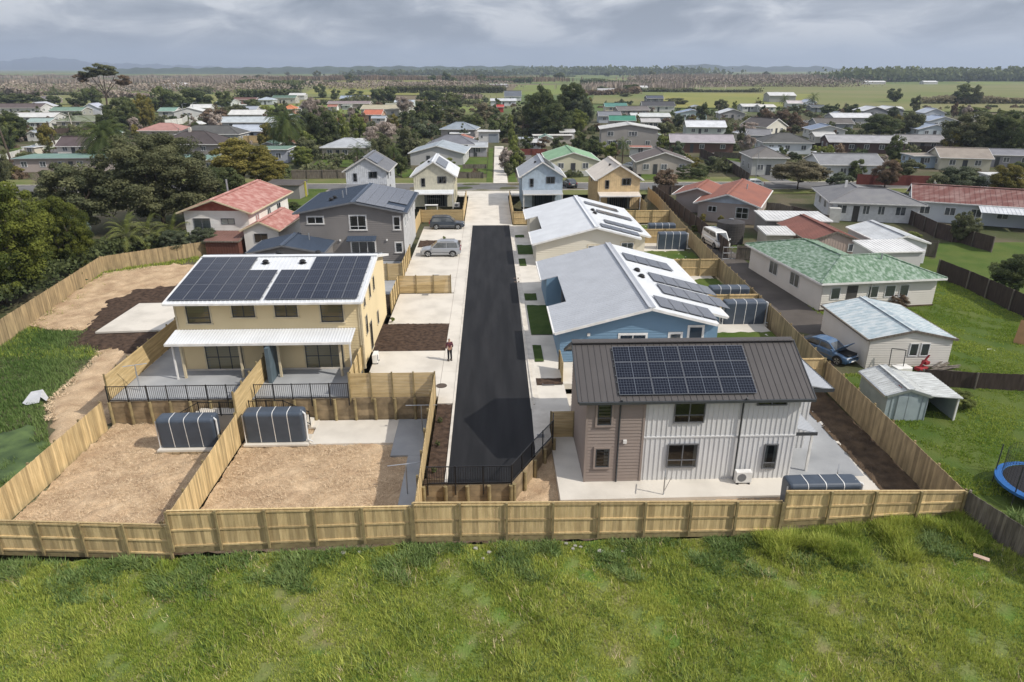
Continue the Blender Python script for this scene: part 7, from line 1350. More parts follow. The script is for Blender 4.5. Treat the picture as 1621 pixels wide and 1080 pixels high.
bh(420, 166, 24, 9, (.46, .50, .52), (.40, .46, .52), 'pale blue hip roofed house at the back of the left town', 'hip', 0, 2.6, 1.4, 2); bh(450, 164, 36, 9, (.44, .43, .38), (.10, .16, .12), 'dark green roofed villa at the back of the left town', 'gx', 0, 3.2, 1.2, 3); bh(470, 158, 24, 9, (.5, .5, .5), (.58, .58, .57), 'white roofed house behind the dark green roofed villa', 'gx', 0, 2.8, 1.2, 0); bh(458, 182, 18, 7, (.42, .24, .16), (.55, .20, .09), 'bright orange roofed house left of centre', 'hip', 0, 2.5, 1.6, 1); bh(355, 170, 26, 8, (.5, .52, .52), (.38, .44, .46), 'grey green roofed house behind the brownish tree', 'gx', -20, 2.6, 1.2, 1); bh(387, 165, 36, 8, (.3, .18, .15), (.17, .095, .08), 'dark brown roofed house at the back of the left town', 'gx', 0, 2.5, 1.0, 1)
bh(560, 163, 42, 9, (.42, .46, .5), (.32, .38, .46), 'blue grey roofed house in the centre distance', 'gx', 0, 2.6, 1.3, 2); bh(552, 172, 66, 8, (.32, .27, .26), (.27, .22, .22), 'long brownish roof in the centre distance', 'gx', -3, 2.5, 1.0, 3); bh(590, 192, 28, 8, (.45, .3, .2), (.48, .155, .09), 'orange red roofed house in the centre distance', 'gx', -4, 2.6, 1.5, 1); bh(602, 184, 60, 12, (.50, .48, .42), (.42, .38, .27), 'long beige roofed building in the centre distance', 'gx', -4, 3.0, 1.4, 3); bh(628, 182, 40, 14, (.48, .47, .42), (.36, .36, .28), 'second beige roofed building beside it', 'gx', -4, 3.0, 1.6, 2); bh(640, 170, 30, 9, (.5, .53, .55), (.44, .48, .52), 'pale roofed sheds behind the beige roofs', 'gx', 0, 2.6, .9, 2)
bh(797, 168, 40, 9, (.58, .59, .60), (.54, .56, .58), 'white roofed house left of the big dark tree group', 'gx', 0, 2.8, 1.0, 2); bh(812, 160, 26, 8, (.56, .58, .6), (.13, .145, .17), 'dark roofed church like gable house left of the big dark group', 'gx', 0, 3.0, 3.0, 1); bh(790, 138, 30, 12, (.6, .6, .6), (.62, .62, .62), 'low white tunnel house in the far centre', 'gx', 0, 2.6, .6, 0, name='barn', cat='barn'); bh(792, 178, 10, 6, (.35, .05, .04), (.42, .06, .05), 'tiny red shed left of the brown poplars', 'gx', 0, 2.5, .8, 0)
# ---- garden trees and shrubs between the houses of the town
HS_ = []
bpy.context.view_layer.update()
for o in list(col.objects):
    if o.parent is None and o.get('category') in ('house', 'garage', 'shed', 'carport', 'barn') and o.location.y > 125:
        P_ = [o.matrix_world @ Vector(c.matrix_local @ Vector(b)) for c in o.children if c.type == 'MESH' and c.name.startswith('roof') for b in c.bound_box]
        if P_: HS_.append((o, min(p.x for p in P_)-1, max(p.x for p in P_)+1, min(p.y for p in P_)-1, max(p.y for p in P_)+1))
HS0 = list(HS_); seen = set(); rr = random.Random(21); cnt = 0
ROADS = [[G(*p) for p in q] for q in ([(781, 291), (804, 291), (797, 232), (783, 232)], [(1228, 292), (1262, 291), (1180, 262), (1125, 236), (1112, 238)], [(1170, 210), (1215, 205), (1290, 195), (1300, 190), (1240, 193), (1180, 200)], [(820, 290), (860, 291), (838, 240), (812, 238)])]
for k in range(5000):
    if cnt > 340: break
    px = rr.uniform(-20, 1640); py = rr.uniform(163, 284) if rr.random() < .6 else rr.uniform(163, 215); x, y = G(px, py)
    if 1100 < px and py < 172: continue
    if y < 134 or any(a < x < b and c < y < d for _, a, b, c, d in HS_): continue
    if any(inpoly(np.array([x]), np.array([y]), q)[0] for q in ROADS): continue
    h = min(HS0, key=lambda q: abs(x-(q[1]+q[2])/2)+abs(y-(q[3]+q[4])/2)); dx, dy = x-(h[1]+h[2])/2, y-(h[3]+h[4])/2
    if math.hypot(dx, dy) > 60: continue
    side = ('to the right of' if dx > 0 else 'to the left of') if abs(dx) > abs(dy) else ('behind' if dy > 0 else 'in front of')
    small = rr.random() < .55 or side == 'in front of'; kd = rr.choice(['dark', 'dark', 'olive', 'olive', 'bright', 'grey', 'brown', 'gold', 'twig']); nm = {'dark': 'dark green', 'olive': 'olive', 'bright': 'light green', 'grey': 'grey green', 'brown': 'brownish', 'gold': 'golden', 'twig': 'leafless'}[kd]
    key = (h[0].name, side, nm, small)
    if key in seen: continue
    seen.add(key); cnt += 1; what = 'shrub' if small else 'tree'
    lab = '%s %s %s the %s' % (nm, what, side, ' '.join(h[0]['label'].split()[:8]))
    while lab.split()[-1] in ('and', 'with', 'of', 'the', 'in', 'at', 'by', 'on', 'behind', 'beside', 'to', 'front', 'right', 'left', 'between', 'its', 'a', 'across'): lab = ' '.join(lab.split()[:-1])
    H_ = rr.uniform(1.3, 2.8) if small else rr.uniform(3.5, 7.5); W_ = H_*rr.uniform(.9, 1.5) if small else H_*rr.uniform(.6, 1.0)
    tree(what, kd, x, y, H_, W_, lab, rr.choice(['round', 'round', 'cone']) if not small else 'round', 1 if py > 200 else 0, 20+rr.randint(0, 2), .03, group='garden trees and shrubs of the town', cat=what)
ns = 0
for k in range(4000):
    if ns >= 42: break
    px = rr.uniform(-10, 1630); py = rr.uniform(168, 255) if px < 700 else rr.uniform(176, 262); x, y = G(px, py); w_, d_ = rr.uniform(2.6, 5.5), rr.uniform(2.6, 5)
    if y < 138 or any(a-1.5 < x < b+1.5 and c-4 < y < d+1.5 for _, a, b, c, d in HS_) or any(inpoly(np.array([x]), np.array([y]), q)[0] for q in ROADS): continue
    h = min(HS0, key=lambda q: abs(x-(q[1]+q[2])/2)+abs(y-(q[3]+q[4])/2)); dx, dy = x-(h[1]+h[2])/2, y-(h[3]+h[4])/2
    if math.hypot(dx, dy) > 40: continue
    side = ('to the right of' if dx > 0 else 'to the left of') if abs(dx) > abs(dy) else ('behind' if dy > 0 else 'in front of')
    ci = rr.randint(0, 3); rc, nm = [((.60, .61, .61), 'white roofed'), ((.34, .38, .42), 'grey roofed'), ((.17, .27, .22), 'green roofed'), ((.34, .15, .11), 'red roofed')][ci]; key = (h[0].name, side, nm)
    if key in seen: continue
    seen.add(key); ns += 1; lab = 'small %s shed %s the %s' % (nm, side, ' '.join(h[0]['label'].split()[:7]))
    while lab.split()[-1] in ('and', 'with', 'of', 'the', 'in', 'at', 'by', 'on', 'behind', 'beside', 'to', 'front', 'right', 'left', 'between', 'its', 'a', 'across'): lab = ' '.join(lab.split()[:-1])
    bh(px, py, 0, d_, rr.choice([WHT, CRM, PGR]), rc, lab, rr.choice(['gx', 'gy', 'mono']), rr.uniform(-12, 8), 2.2, .6 if ci < 3 else .8, 1, nr=0, nl=0, Wm=w_, door=False, name='shed', cat='shed')
    HS_.append((h[0], x-w_/2-1, x+w_/2+1, y-1, y+d_+1))
n_c = 0; rs_ = np.random.default_rng(77); Vs = []; ts = []
while n_c < 900:
    px, py = rs_.uniform(-20, 1640), rs_.uniform(164, 284)
    if rs_.random() < .55: py = rs_.uniform(164, 215)
    x, y = G(px, py)
    if y < 134 or (px > 1060 and py < 170) or any(a+.6 < x < b-.6 and c+.6 < y < d-.6 for _, a, b, c, d in HS_) or any(inpoly(np.array([x]), np.array([y]), q)[0] for q in ROADS): continue
    n_c += 1; n = 70; w = rs_.uniform(.7, 2.4); h = rs_.uniform(.6, 2.2)*(1.4 if rs_.random() < .2 else 1); p = rs_.normal(size=(n, 3)); p /= np.linalg.norm(p, axis=1)[:, None]; p[:, 2] = abs(p[:, 2]); c = np.array([x, y, 0])+p*np.array([w, w, h])*rs_.uniform(.6, 1, n)[:, None]
    a_ = rs_.normal(size=(n, 3)); a_ /= np.linalg.norm(a_, axis=1)[:, None]; b_ = np.cross(a_, rs_.normal(size=(n, 3))); b_ /= np.linalg.norm(b_, axis=1)[:, None]; z_ = w*rs_.uniform(.16, .3, n)[:, None]
    Vs.append(np.stack([c-a_*z_, c+b_*z_, c+a_*z_, c-b_*z_], 1).reshape(-1, 3)); ts.append(np.repeat(np.clip(rs_.uniform(0, .5)+rs_.uniform(0, .4, n), 0, 1), 4))
V_ = np.concatenate(Vs); T_ = np.concatenate(ts); third = len(V_)//3//4*4
for k_, kd in enumerate(('dark', 'olive', 'brown')):
    v_ = V_[k_*third:(k_+1)*third]; tag(inst('garden_scrub', np_mesh('garden_scrub', v_, np.arange(len(v_)).reshape(-1, 4), LM[kd], tint=T_[k_*third:(k_+1)*third])), ('dark green', 'olive', 'brownish')[k_]+' low garden growth scattered between the houses of the town', 'scrub', kind='stuff')
# ---- town fences
def pf(pts, label, m='old_tim', h=1.7, name='paling_fence', z=0, group=None, pw=.3, rails=0, mp='old_tim'):
    p = [G(a, b, z) for a, b in pts]; return fence(name, label, [(q[0], q[1], z-.1, z+h) for q in p], pw=pw, m=m, mp=mp, joined=True, rails=rails, post=3, group=group)
pf([(463, 284), (560, 283), (590, 283)], 'weathered grey paling fence across the street on the left', rails=2); pf([(720, 283), (765, 283)], 'low grey fence by the opposite drive', h=1.2)
pf([(733, 268), (770, 268)], 'weathered fence across the little lawn', h=1.0)
pf([(985+50, 312), (1060, 330), (1143, 400), (1152, 408)], 'long dark stained fence left of the terracotta house', 'dark_tim', 1.8, pw=.2); pf([(1040, 308), (1085, 308)], 'dark picket fence by the street on the right', 'dark_tim', 1.5)
pf([(1108, 248), (1152, 268), (1185, 292)], 'long dark weathered fence along the side lane', 'dark_tim', 1.9); pf([(1130, 250), (1185, 253)], 'grey fence in front of the mauve roofed house', h=1.4)
pf([(1355, 292), (1470, 295)], 'red stained fence along the street on the right', 'red_tim', 1.8, mp='red_tim'); pf([(1420, 238), (1560, 246)], 'dark fence behind the beige tiled house', 'dark_tim', 1.4); pf([(1200, 218), (1215, 240), (1330, 235)], 'dark fence between the right hand gardens', 'dark_tim', 1.6)
pf([(1252, 346), (1232, 340), (1212, 338)], 'grey fence beside the terracotta house', h=1.6); pf([(1250, 345), (1310, 362)], 'dark brown fence by the carport', 'dark_tim', 1.7)
pf([(1165, 411), (1203, 413)], 'grey paling fence at the end of the gravel drive', h=1.6, z=-.1, rails=2); pf([(1455, 405), (1480, 408)], 'pale grey paling fence behind the green iron roof', h=1.9, z=-.1, rails=2); pf([(1430, 350), (1480, 375), (1570, 400)], 'dark stained fence in front of the rusty roofed house', 'dark_tim', 1.8)
pf([(1483, 440), (1530, 460), (1560, 474), (1640, 512)], 'dark shaded fence along the back of the right lawn', 'dark_tim', 1.9, z=-.3, pw=.2); pf([(1455, 612), (1540, 618), (1640, 622)], 'dark brown fence across the right lawn behind the open shed', 'dark_tim', 1.3, z=-.6, pw=.2, rails=0)
pf([(0, 258), (30, 250), (60, 238), (120, 228)], 'white painted fence along the left street', 'white_tim', 1.7, mp='white_tim'); pf([(330, 226), (460, 226)], 'new tan fence between the left gardens', 'pine', 1.9, mp='pine_post', rails=2); pf([(262, 199), (290, 196), (298, 190)], 'cream garden wall on the left', 'white_tim', 2.0, mp='white_tim'); pf([(300, 196), (325, 187)], 'second cream garden wall on the left', 'white_tim', 1.6, mp='white_tim')
pf([(60, 214), (150, 208)], 'long dark hedge like fence on the left', 'dark_tim', 1.6); pf([(820, 246), (865, 246)], 'brown garden wall behind the blue cottage', 'red_tim', 1.5, mp='red_tim'); pf([(880, 279), (935, 279)], 'low white wall in front of the light green roofed house', 'white_tim', 1.0, mp='white_tim', name='garden_wall')
# white lattice
# ---- utility poles and lamps
def pole(px, pb, pt, label, tilt=0, lamp=False, m='bark_p', r=.14, name='utility_pole', cross=True):
    x, y = G(px, pb, 0); h = ZatY(px, pt, y); o = empty(name, (x, y, 0), 0, label, 'pole'); MB().tube((0, 0, 0), (tilt*h, 0, h), r, r*.7, 8).build('shaft', M[m], o)
    if lamp: MB().tube((tilt*h, 0, h), (tilt*h+1.4, 0, h+.3), .05, n=6).build('arm', M['galv'], o); MB().box(tilt*h+1.2, tilt*h+1.9, -.1, .1, h+.22, h+.34).build('lamp_head', M['galv'], o)
    elif cross: MB().box(tilt*h-.9, tilt*h+.9, -.06, .06, h-.6, h-.45).build('crossarm', M['bark'], o)
pole(90, 237, 192, 'leaning dark pole beside the white cottage on the left', -.12, m='bark', r=.22, cross=False); pole(119, 217, 178, 'pale leaning concrete pole on the left', -.06, m='conc2'); pole(20, 262, 198, 'dark leaning pole at the left margin', -.1, m='bark', r=.25, cross=False)
pole(292, 190, 165, 'street lamp by the cream wall on the left', lamp=True, m='galv', name='street_lamp'); pole(308, 186, 163, 'second street lamp by the cream wall', lamp=True, m='galv', name='street_lamp'); pole(1195, 292, 238, 'slim pale lamp post by the side lane', m='galv', r=.07, cross=False, name='street_lamp'); pole(1134, 198, 165, 'thin pole at the edge of the yellow paddock', m='bark_p', r=.08); pole(786, 158, 145, 'pole near the white tunnel house', r=.12); pole(380, 178, 160, 'pole among the left gardens', m='conc2')
# ---------------------------------------------------------------- vehicles
def wheel(o, x, y, r=.34, w=.22, rim='galv'):
    t = empty('wheel', (x, y, r)); t.parent = o; t.name = 'wheel'; bpy.data.objects.remove(t)
    mb = MB(); n = 20; s = 1 if y > 0 else -1; m = len(mb.v)
    for yy, rr in ((-w/2, r*.92), (-w/2+.03, r), (w/2-.03, r), (w/2, r*.92)): mb.v += [(rr*math.cos(2*math.pi*i/n), yy, rr*math.sin(2*math.pi*i/n)) for i in range(n)]
    for k in range(3):
        for i in range(n): j = (i+1) % n; mb.f.append((k*n+i, k*n+j, (k+1)*n+j, (k+1)*n+i)); mb.mi.append(0)
    mb.f.append(tuple(range(n))); mb.f.append(tuple(range(3*n, 4*n))); mb.mi += [0, 0]
    tw = mb.build('tyre', M['black'], o, mat4=Matrix.Translation((x, y, r))); tw.name = 'wheel'
    mb = MB(); yy = s*(w/2+.006); q = r*.66
    for k in range(5):
        a = k*2*math.pi/5; mb.poly([(0, yy, 0), (q*math.cos(a-.32), yy, q*math.sin(a-.32)), (q*math.cos(a+.32), yy, q*math.sin(a+.32))])
    for i in range(n): a, b = 2*math.pi*i/n, 2*math.pi*(i+1)/n; mb.poly([(q*math.cos(a), yy, q*math.sin(a)), (q*math.cos(b), yy, q*math.sin(b)), (q*1.06*math.cos(b), yy, q*1.06*math.sin(b)), (q*1.06*math.cos(a), yy, q*1.06*math.sin(a))])
    mb.build('rim', M[rim], tw)
def loft(mb, secs, m=0, cap=True):
    k = len(secs[0]); b = len(mb.v)
    for s in secs: mb.v += s
    for i in range(len(secs)-1):
        for j in range(k): mb.f.append((b+i*k+j, b+i*k+(j+1) % k, b+(i+1)*k+(j+1) % k, b+(i+1)*k+j)); mb.mi.append(m)
    if cap: mb.f.append(tuple(range(b+k-1, b-1, -1))); mb.f.append(tuple(range(b+(len(secs)-1)*k, b+len(secs)*k))); mb.mi += [m, m]
def car(name, label, x, y, z, rz, paint, L=4.5, Wd=1.78, belt=.98, top=1.66, hood=.95, prof='suv', cat='car', cheap=False):
    """nose towards local +x"""
    o = empty(name, (x, y, z), rz, label, cat); hw = Wd/2; l = L/2
    low = [(-l, .62, .46, belt-.14), (-l+.12, .9, .30, belt), (-l*.55, 1, .24, belt+.02), (0, 1, .22, belt), (l*.35, 1, .22, hood), (l*.7, .97, .24, hood-.07), (l*.92, .9, .28, hood-.17), (l, .7, .40, hood-.33)]
    def sec(X, s, z0, z1): w = hw*s; return [(X, -w*.94, z0), (X, -w, z0+.18), (X, -w, (z0+z1)/2+.05), (X, -w*.95, z1-.06), (X, -w*.82, z1), (X, w*.82, z1), (X, w*.95, z1-.06), (X, w, (z0+z1)/2+.05), (X, w, z0+.18), (X, w*.94, z0)]
    mb = MB(); loft(mb, [sec(*q) for q in low]); mb.build('body', paint, o, smooth=False, bevel=.015)
    if prof == 'suv': cab = [(-l+.10, belt-.02, .8), (-l+.38, top-.10, .70), (-l+.75, top, .70), (l*.02, top, .70), (l*.16, top-.06, .69), (l*.50, hood-.02, .80)]
    elif prof == 'hatch': cab = [(-l+.12, belt-.02, .8), (-l+.75, top-.12, .66), (-l+1.2, top, .66), (l*.0, top, .66), (l*.12, top-.06, .66), (l*.48, hood-.02, .80)]
    else: cab = [(-l+.03, belt-.02, .86), (-l+.16, top-.08, .76), (-l+.4, top, .76), (l*.42, top, .76), (l*.5, top-.06, .75), (l*.82, hood-.02, .84)]
    mb = MB(); pts = [(X, Z) for X, Z, w in cab]; n = len(cab)
    L_ = [(X, -hw*w, Z) for X, Z, w in cab]; R_ = [(X, hw*w, Z) for X, Z, w in cab]
    for i in range(n-1): mb.poly([L_[i], L_[i+1], R_[i+1], R_[i]])
    bl_ = [(X, -hw*.84, belt-.03) for X, Z, w in (cab[0], cab[-1])]; mb.poly(L_); mb.poly(list(reversed(R_))); mb.build('cabin', paint, o)
    # glass
    def inset(P, f, off):
        c = sum((Vector(p) for p in P), Vector())/len(P); nn = (Vector(P[1])-Vector(P[0])).cross(Vector(P[2])-Vector(P[0])).normalized(); 
        if nn.dot(c-Vector((0, 0, 1.0))) < 0: nn = -nn
        return [c+(Vector(p)-c)*f+nn*off for p in P]
    g = M['glass_far']
    MB().poly(inset([L_[-2], L_[-1], R_[-1], R_[-2]], .88, .008)).build('windscreen', g, o); MB().poly(inset([L_[0], L_[1], R_[1], R_[0]], .82, .008)).build('rear_window', g, o)
    zt = top-.13; xa = cab[0][0]+.25; xb = cab[-1][0]-.28; xm = (cab[1][0]+.1, cab[-2][0]-.02); sp = (xm[0]+xm[1])/2+.05
    for s in (-1, 1):
        yb, yt = s*(hw*.812+.012), s*(hw*cab[2][2]+.022); q = lambda X, Z: (X, yb+(yt-yb)*(Z-belt)/(zt-belt), Z)
        for A in ([q(xa, belt+.04), q(sp-.04, belt+.04), q(sp-.04, zt), q(xm[0], zt)], [q(sp+.04, belt+.04), q(xb, belt+.04), q(xm[1], zt), q(sp+.04, zt)]):
            MB().poly(A).build('side_window', g, o)
        for wx in (-l*.60, l*.62):
            mb = MB(); n_ = 14; yy = s*(hw+.004); mb.poly([(wx+.43*math.cos(math.pi*i/n_), yy, .34+.43*math.sin(math.pi*i/n_)) for i in range(n_+1)]); mb.build('wheel_arch', M['black'], o); wheel(o, wx, s*(hw-.10))
        MB().box(l-.30, l-.10, s*hw*.62-.14, s*hw*.62+.14, hood-.32, hood-.19).build('headlight', M['frame_w'], o); MB().box(-l+.0, -l+.10, s*hw*.74-.08, s*hw*.74+.08, .75, 1.02).build('tail_light', mat('tail light red', (.28, .02, .02), .3), o)
        MB().box(xb-.05, xb+.14, s*(hw+.02)-.07, s*(hw+.02)+.07, belt+.0, belt+.13).build('mirror', paint, o)
        MB().box(-l*.42, l*.42, s*(hw+.006)-.012, s*(hw+.006)+.012, .50, .58).build('side_trim', M['frame_g'], o)
    MB().box(l-.16, l-.03, -.5, .5, .52, .66).build('grille', M['black'], o); MB().box(l-.02, l+.01, -.26, .26, .40, .50).build('number_plate', M['white'], o); MB().box(-l-.02, -l+.02, -.26, .26, .62, .73).build('number_plate', M['white'], o)
    if prof == 'suv':
        for s in (-1, 1): MB().beam((-l+.7, s*hw*.62, top+.05), (l*.02, s*hw*.62, top+.05), .04, .04).build('roof_rail', M['frame_g'], o)
    return o
silver = mat('silver paint', (.42, .44, .47), .3, metal=.5, c2=(.42, .44, .47), spec=.5, coat=.4); dgrey = mat('dark blue grey paint', (.045, .055, .07), .28, metal=.3, c2=(.045, .055, .07), spec=.5, coat=.5); wpaint = mat('white car paint', (.70, .70, .68), .35, c2=(.70, .70, .68), coat=.3); bpaint = mat('blue truck paint', (.06, .13, .25), .6, c2=(.12, .17, .24), scale=3)
car('parked_car', 'silver sport utility car parked side on with its nose to the left', -5.5, 75.0, 0, math.pi-.02, silver, L=4.5, top=1.68)
car('parked_car', 'dark blue grey sport utility car parked in front of the slatted fence', -5.6, 88.9, 0, .02, dgrey, L=4.6, belt=.96, top=1.62, prof='suv')
car('van', 'white people mover van parked nose forward beside the dark fence on the right', 26.6, 78.4, 0, R(-82), wpaint, L=4.6, belt=1.05, top=1.9, hood=1.0, prof='van', cat='van')
x, y = G(1195, 300, 0); car('parked_car', 'white hatchback parked on the street behind the terracotta roof', x, y+2, 0, R(170), wpaint, L=4.2, top=1.48, prof='hatch')
x, y = G(996, 268, 0); car('parked_car', 'pale car parked by the apricot cottage across the street', x, y, 0, R(120), silver, L=4.2, top=1.45, prof='hatch')
x, y = G(1270, 208, 0); car('parked_car', 'dark car parked in the lane on the far right', x, y, 0, 0, dgrey, L=4.2, top=1.45, prof='hatch')
x, y = G(893, 296, 0); car('parked_car', 'dark car parked on the street between the two right cottages', x+1, y, 0, R(100), dgrey, L=4.2, top=1.45, prof='hatch')
# blue pick-up with the bonnet open
TR = car('pickup_truck', 'battered blue pick-up truck with its bonnet open beside the white garage', 25.1, 46.1, -.55, R(-62), bpaint, L=4.1, Wd=1.6, belt=.92, top=1.42, hood=.9, prof='hatch', cat='pickup truck')
MB().box(-2.1, -.6, -.7, .7, .9, 1.02).build('tray_cover', M['steel'], TR); o = MB().beam((.9, -.02, 1.0), (1.5, -.02, 1.55), 1.2, .05).build('bonnet', bpaint, TR); MB().box(1.0, 1.9, -.5, .5, .8, .92).build('engine_bay', M['black'], TR)
# ---------------------------------------------------------------- person standing on the footpath
def skin(name, verts, edges, rad, m, par, sub=1, root=0):
    me = bpy.data.meshes.new(name); me.from_pydata(verts, edges, []); me.materials.append(m); o = bpy.data.objects.new(name, me); col.objects.link(o); o.parent = par
    o.modifiers.new('skin', 'SKIN'); sv = me.skin_vertices[0].data if me.skin_vertices else None
    if sv is None:
        bm = bmesh.new(); bm.from_mesh(me); bm.verts.layers.skin.verify(); bm.to_mesh(me); bm.free(); sv = me.skin_vertices[0].data
    for i, r_ in enumerate(rad): sv[i].radius = r_ if isinstance(r_, tuple) else (r_, r_)
    sv[root].use_root = True; s = o.modifiers.new('sub', 'SUBSURF'); s.levels = sub; s.render_levels = sub; return o
P = empty('person', (-2.98, 45.1, .004), R(200), 'person in a dark red check shirt and black trousers standing on the footpath', 'person')
skinm = mat('skin', (.45, .27, .19), .6); shirt = mat('dark red check shirt', (.16, .03, .035), .9, c2=(.03, .03, .045), scale=16, detail=1); trou = mat('black trousers', (.014, .015, .02), .9)
skin('body', [(0, 0, .95), (0, 0, 1.15), (0, .0, 1.38), (0, 0, 1.48), (0, -.02, 1.6), (0, -.02, 1.70), (-.17, 0, 1.40), (-.23, .02, 1.12), (-.20, -.12, .93), (-.15, -.2, .92), (.17, 0, 1.40), (.23, .02, 1.12), (.20, -.12, .93), (.15, -.2, .92), (-.09, 0, .88), (-.10, -.01, .48), (-.11, .02, .08), (-.11, -.13, .04), (.09, 0, .88), (.10, .02, .48), (.12, .05, .08), (.12, -.10, .04)],
     [(0, 1), (1, 2), (2, 3), (3, 4), (4, 5), (2, 6), (6, 7), (7, 8), (8, 9), (2, 10), (10, 11), (11, 12), (12, 13), (0, 14), (14, 15), (15, 16), (16, 17), (0, 18), (18, 19), (19, 20), (20, 21)],
     [.13, .12, .13, .055, .085, .075, .055, .042, .035, .035, .055, .042, .035, .035, .085, .06, .042, .035, .085, .06, .042, .035], skinm, P)
skin('shirt', [(0, 0, .93), (0, 0, 1.15), (0, 0, 1.38), (0, 0, 1.45), (-.17, 0, 1.40), (-.235, .02, 1.12), (-.21, -.08, .98), (.17, 0, 1.40), (.235, .02, 1.12), (.21, -.08, .98)], [(0, 1), (1, 2), (2, 3), (2, 4), (4, 5), (5, 6), (2, 7), (7, 8), (8, 9)], [(.17, .13), (.155, .125), (.16, .13), .075, .075, .058, .05, .075, .058, .05], shirt, P)
skin('trousers', [(0, 0, .98), (-.09, 0, .86), (-.10, -.01, .48), (-.11, .02, .10), (.09, 0, .86), (.10, .02, .48), (.12, .05, .10)], [(0, 1), (1, 2), (2, 3), (0, 4), (4, 5), (5, 6)], [(.16, .13), .105, .08, .07, .105, .08, .07], trou, P)
skin('hair', [(0, .01, 1.66), (0, .0, 1.74)], [(0, 1)], [.1, .085], mat('grey hair', (.48, .45, .42), .8), P)
for s in (-1, 1): MB().box(s*.115-.045, s*.115+.045, -.2 if s < 0 else -.16, .08 if s < 0 else .11, .0, .09).build('shoe', M['black'], P, bevel=.02)
mb = MB(); mb.box(-.10, -.02, -.118, -.10, 1.62, 1.645); mb.box(.02, .10, -.118, -.10, 1.62, 1.645); mb.build('glasses', M['black'], P)
# ---------------------------------------------------------------- small things
def clothesline(x, y, z, rz, label, h=1.9, w=1.9):
    o = empty('clothesline', (x, y, z), rz, label, 'clothesline'); MB().tube((0, 0, 0), (0, 0, h), .035, n=8).build('post', M['galv'], o); MB().tube((-w/2, 0, h), (w/2, 0, h), .025, n=6).build('arm', M['galv'], o); MB().tube((0, 0, .15), (0, -.3, h*.8), .018, n=5).build('brace', M['galv'], o); return o
clothesline(-4.55, 30.9, ZL, R(10), 'galvanised clothesline post on the concrete strip near the front fence'); clothesline(-4.35, 37.6, ZL, R(0), 'galvanised clothesline post in the shade of the slatted screen'); clothesline(8.7, 28.9+.35, ZR, R(75), 'galvanised clothesline post in front of the white battened wall', h=1.3, w=.9); clothesline(17.7, 29.9-.4, ZR, R(60), 'small clothesline post left of the low tank', h=1.2, w=.9); clothesline(-22.9, 40.9, 0, R(20), 'clothesline post at the left end of the duplex terrace', h=1.8, w=1.4)
def drain(name, x, y, z, label, r=None, w=.6, d=.35, cat='drain cover'):
    mb = MB(); mb.cyl((x, y), r, z, z+.015, 20) if r else mb.box(x-w/2, x+w/2, y-d/2, y+d/2, z, z+.014); return tag(mb.build(name, M['frame_g'] if not r else mat('brown cast cover', (.10, .075, .06), .8)), label, cat)
drain('manhole_cover', *G(699, 611, 0), .008, 'round brown manhole cover in the footpath right of the slatted screen', .36); drain('drain_grate', *G(673, 467, 0), .004, 'dark drain grate in front of the upper slatted screen'); drain('drain_grate', *G(690, 436, 0), .004, 'dark drain grate above the triangular mulch bed'); drain('drain_grate', *G(868, 608, 0), -.012, 'dark drain grate on the pad behind the brown roofed house', w=.8)
drain('manhole_cover', *G(817, 441, 0), .012, 'upper of two round covers by the right kerb', .28); drain('manhole_cover', *G(818, 446.5, 0), .012, 'lower of two round covers by the right kerb', .28); drain('drain_grate', 2.75, 34.1, .008, 'square dark sump beside the sloping balustrade', w=.4, d=.4)
# letter boxes / kerb blocks along the right footpath
for i, (px, py) in enumerate(((808, 388), (812, 415), (818, 441), (826, 500), (838, 600))):
    x, y = G(px, py, 0)
MB().beam((2.64, 38, .1), (2.72, 90, .1), .1, .2)
mb = MB(); mb.box(2.58, 2.68, 38, 90.4, .0, .08); tag(mb.build('kerb', M['conc2']), kind='structure')
# white bin wrap, stacks, pool toys
o = empty('broken_tank', (-31.2, 42.6, -1.6), R(20), 'grey white broken plastic tub lying in the wild grass at the left', 'plastic tub'); mb = MB(); mb.poly([(-.6, 0, .05), (.5, .05, .3), (.6, .6, .6), (-.1, .6, .55)]); mb.poly([(.5, .05, .3), (.6, .6, .6), (.85, .4, 0), (.8, -.1, 0)]); mb.poly([(-.6, 0, .05), (.5, .05, .3), (.4, -.2, 0), (-.3, -.3, 0)]); mb.build('shell', mat('grey white plastic', (.50, .51, .53), .6), o)
# trampoline
o = empty('trampoline', (27.75, 28.3, -.72), 0, 'blue edged round trampoline with black safety net at the right margin', 'trampoline'); n = 32; blue = mat('blue trampoline pad', (.03, .14, .40), .6); net = mat('black net', (.02, .02, .022), .9); mb = MB(); mb2 = MB()
for i in range(n):
    a, b = 2*math.pi*i/n, 2*math.pi*(i+1)/n; c = lambda r_, t, z: (r_*math.cos(t), r_*math.sin(t), z)
    mb.poly([c(2.15, a, .80), c(2.15, b, .80), c(1.8, b, .82), c(1.8, a, .82)]); mb.poly([c(2.15, a, .66), c(2.15, b, .66), c(2.15, b, .80), c(2.15, a, .80)])
    mb2.poly([c(1.8, a, .79), c(1.8, b, .79), (0, 0, .79)])
mb.build('edge_pad', blue, o); mb2.build('jumping_mat', net, o)
for i in range(6):
    a = 2*math.pi*i/6+.3; MB().tube((2.1*math.cos(a), 2.1*math.sin(a), 0), (2.1*math.cos(a), 2.1*math.sin(a), 2.3), .03, n=6).build('pole', M['frame_d'], o)
mb = MB()
for i in range(64):
    a = 2*math.pi*i/64
    for dz in range(1):
        mb.tube((1.85*math.cos(a), 1.85*math.sin(a), .82), (1.85*math.cos(a), 1.85*math.sin(a), 2.2), .006, n=3)
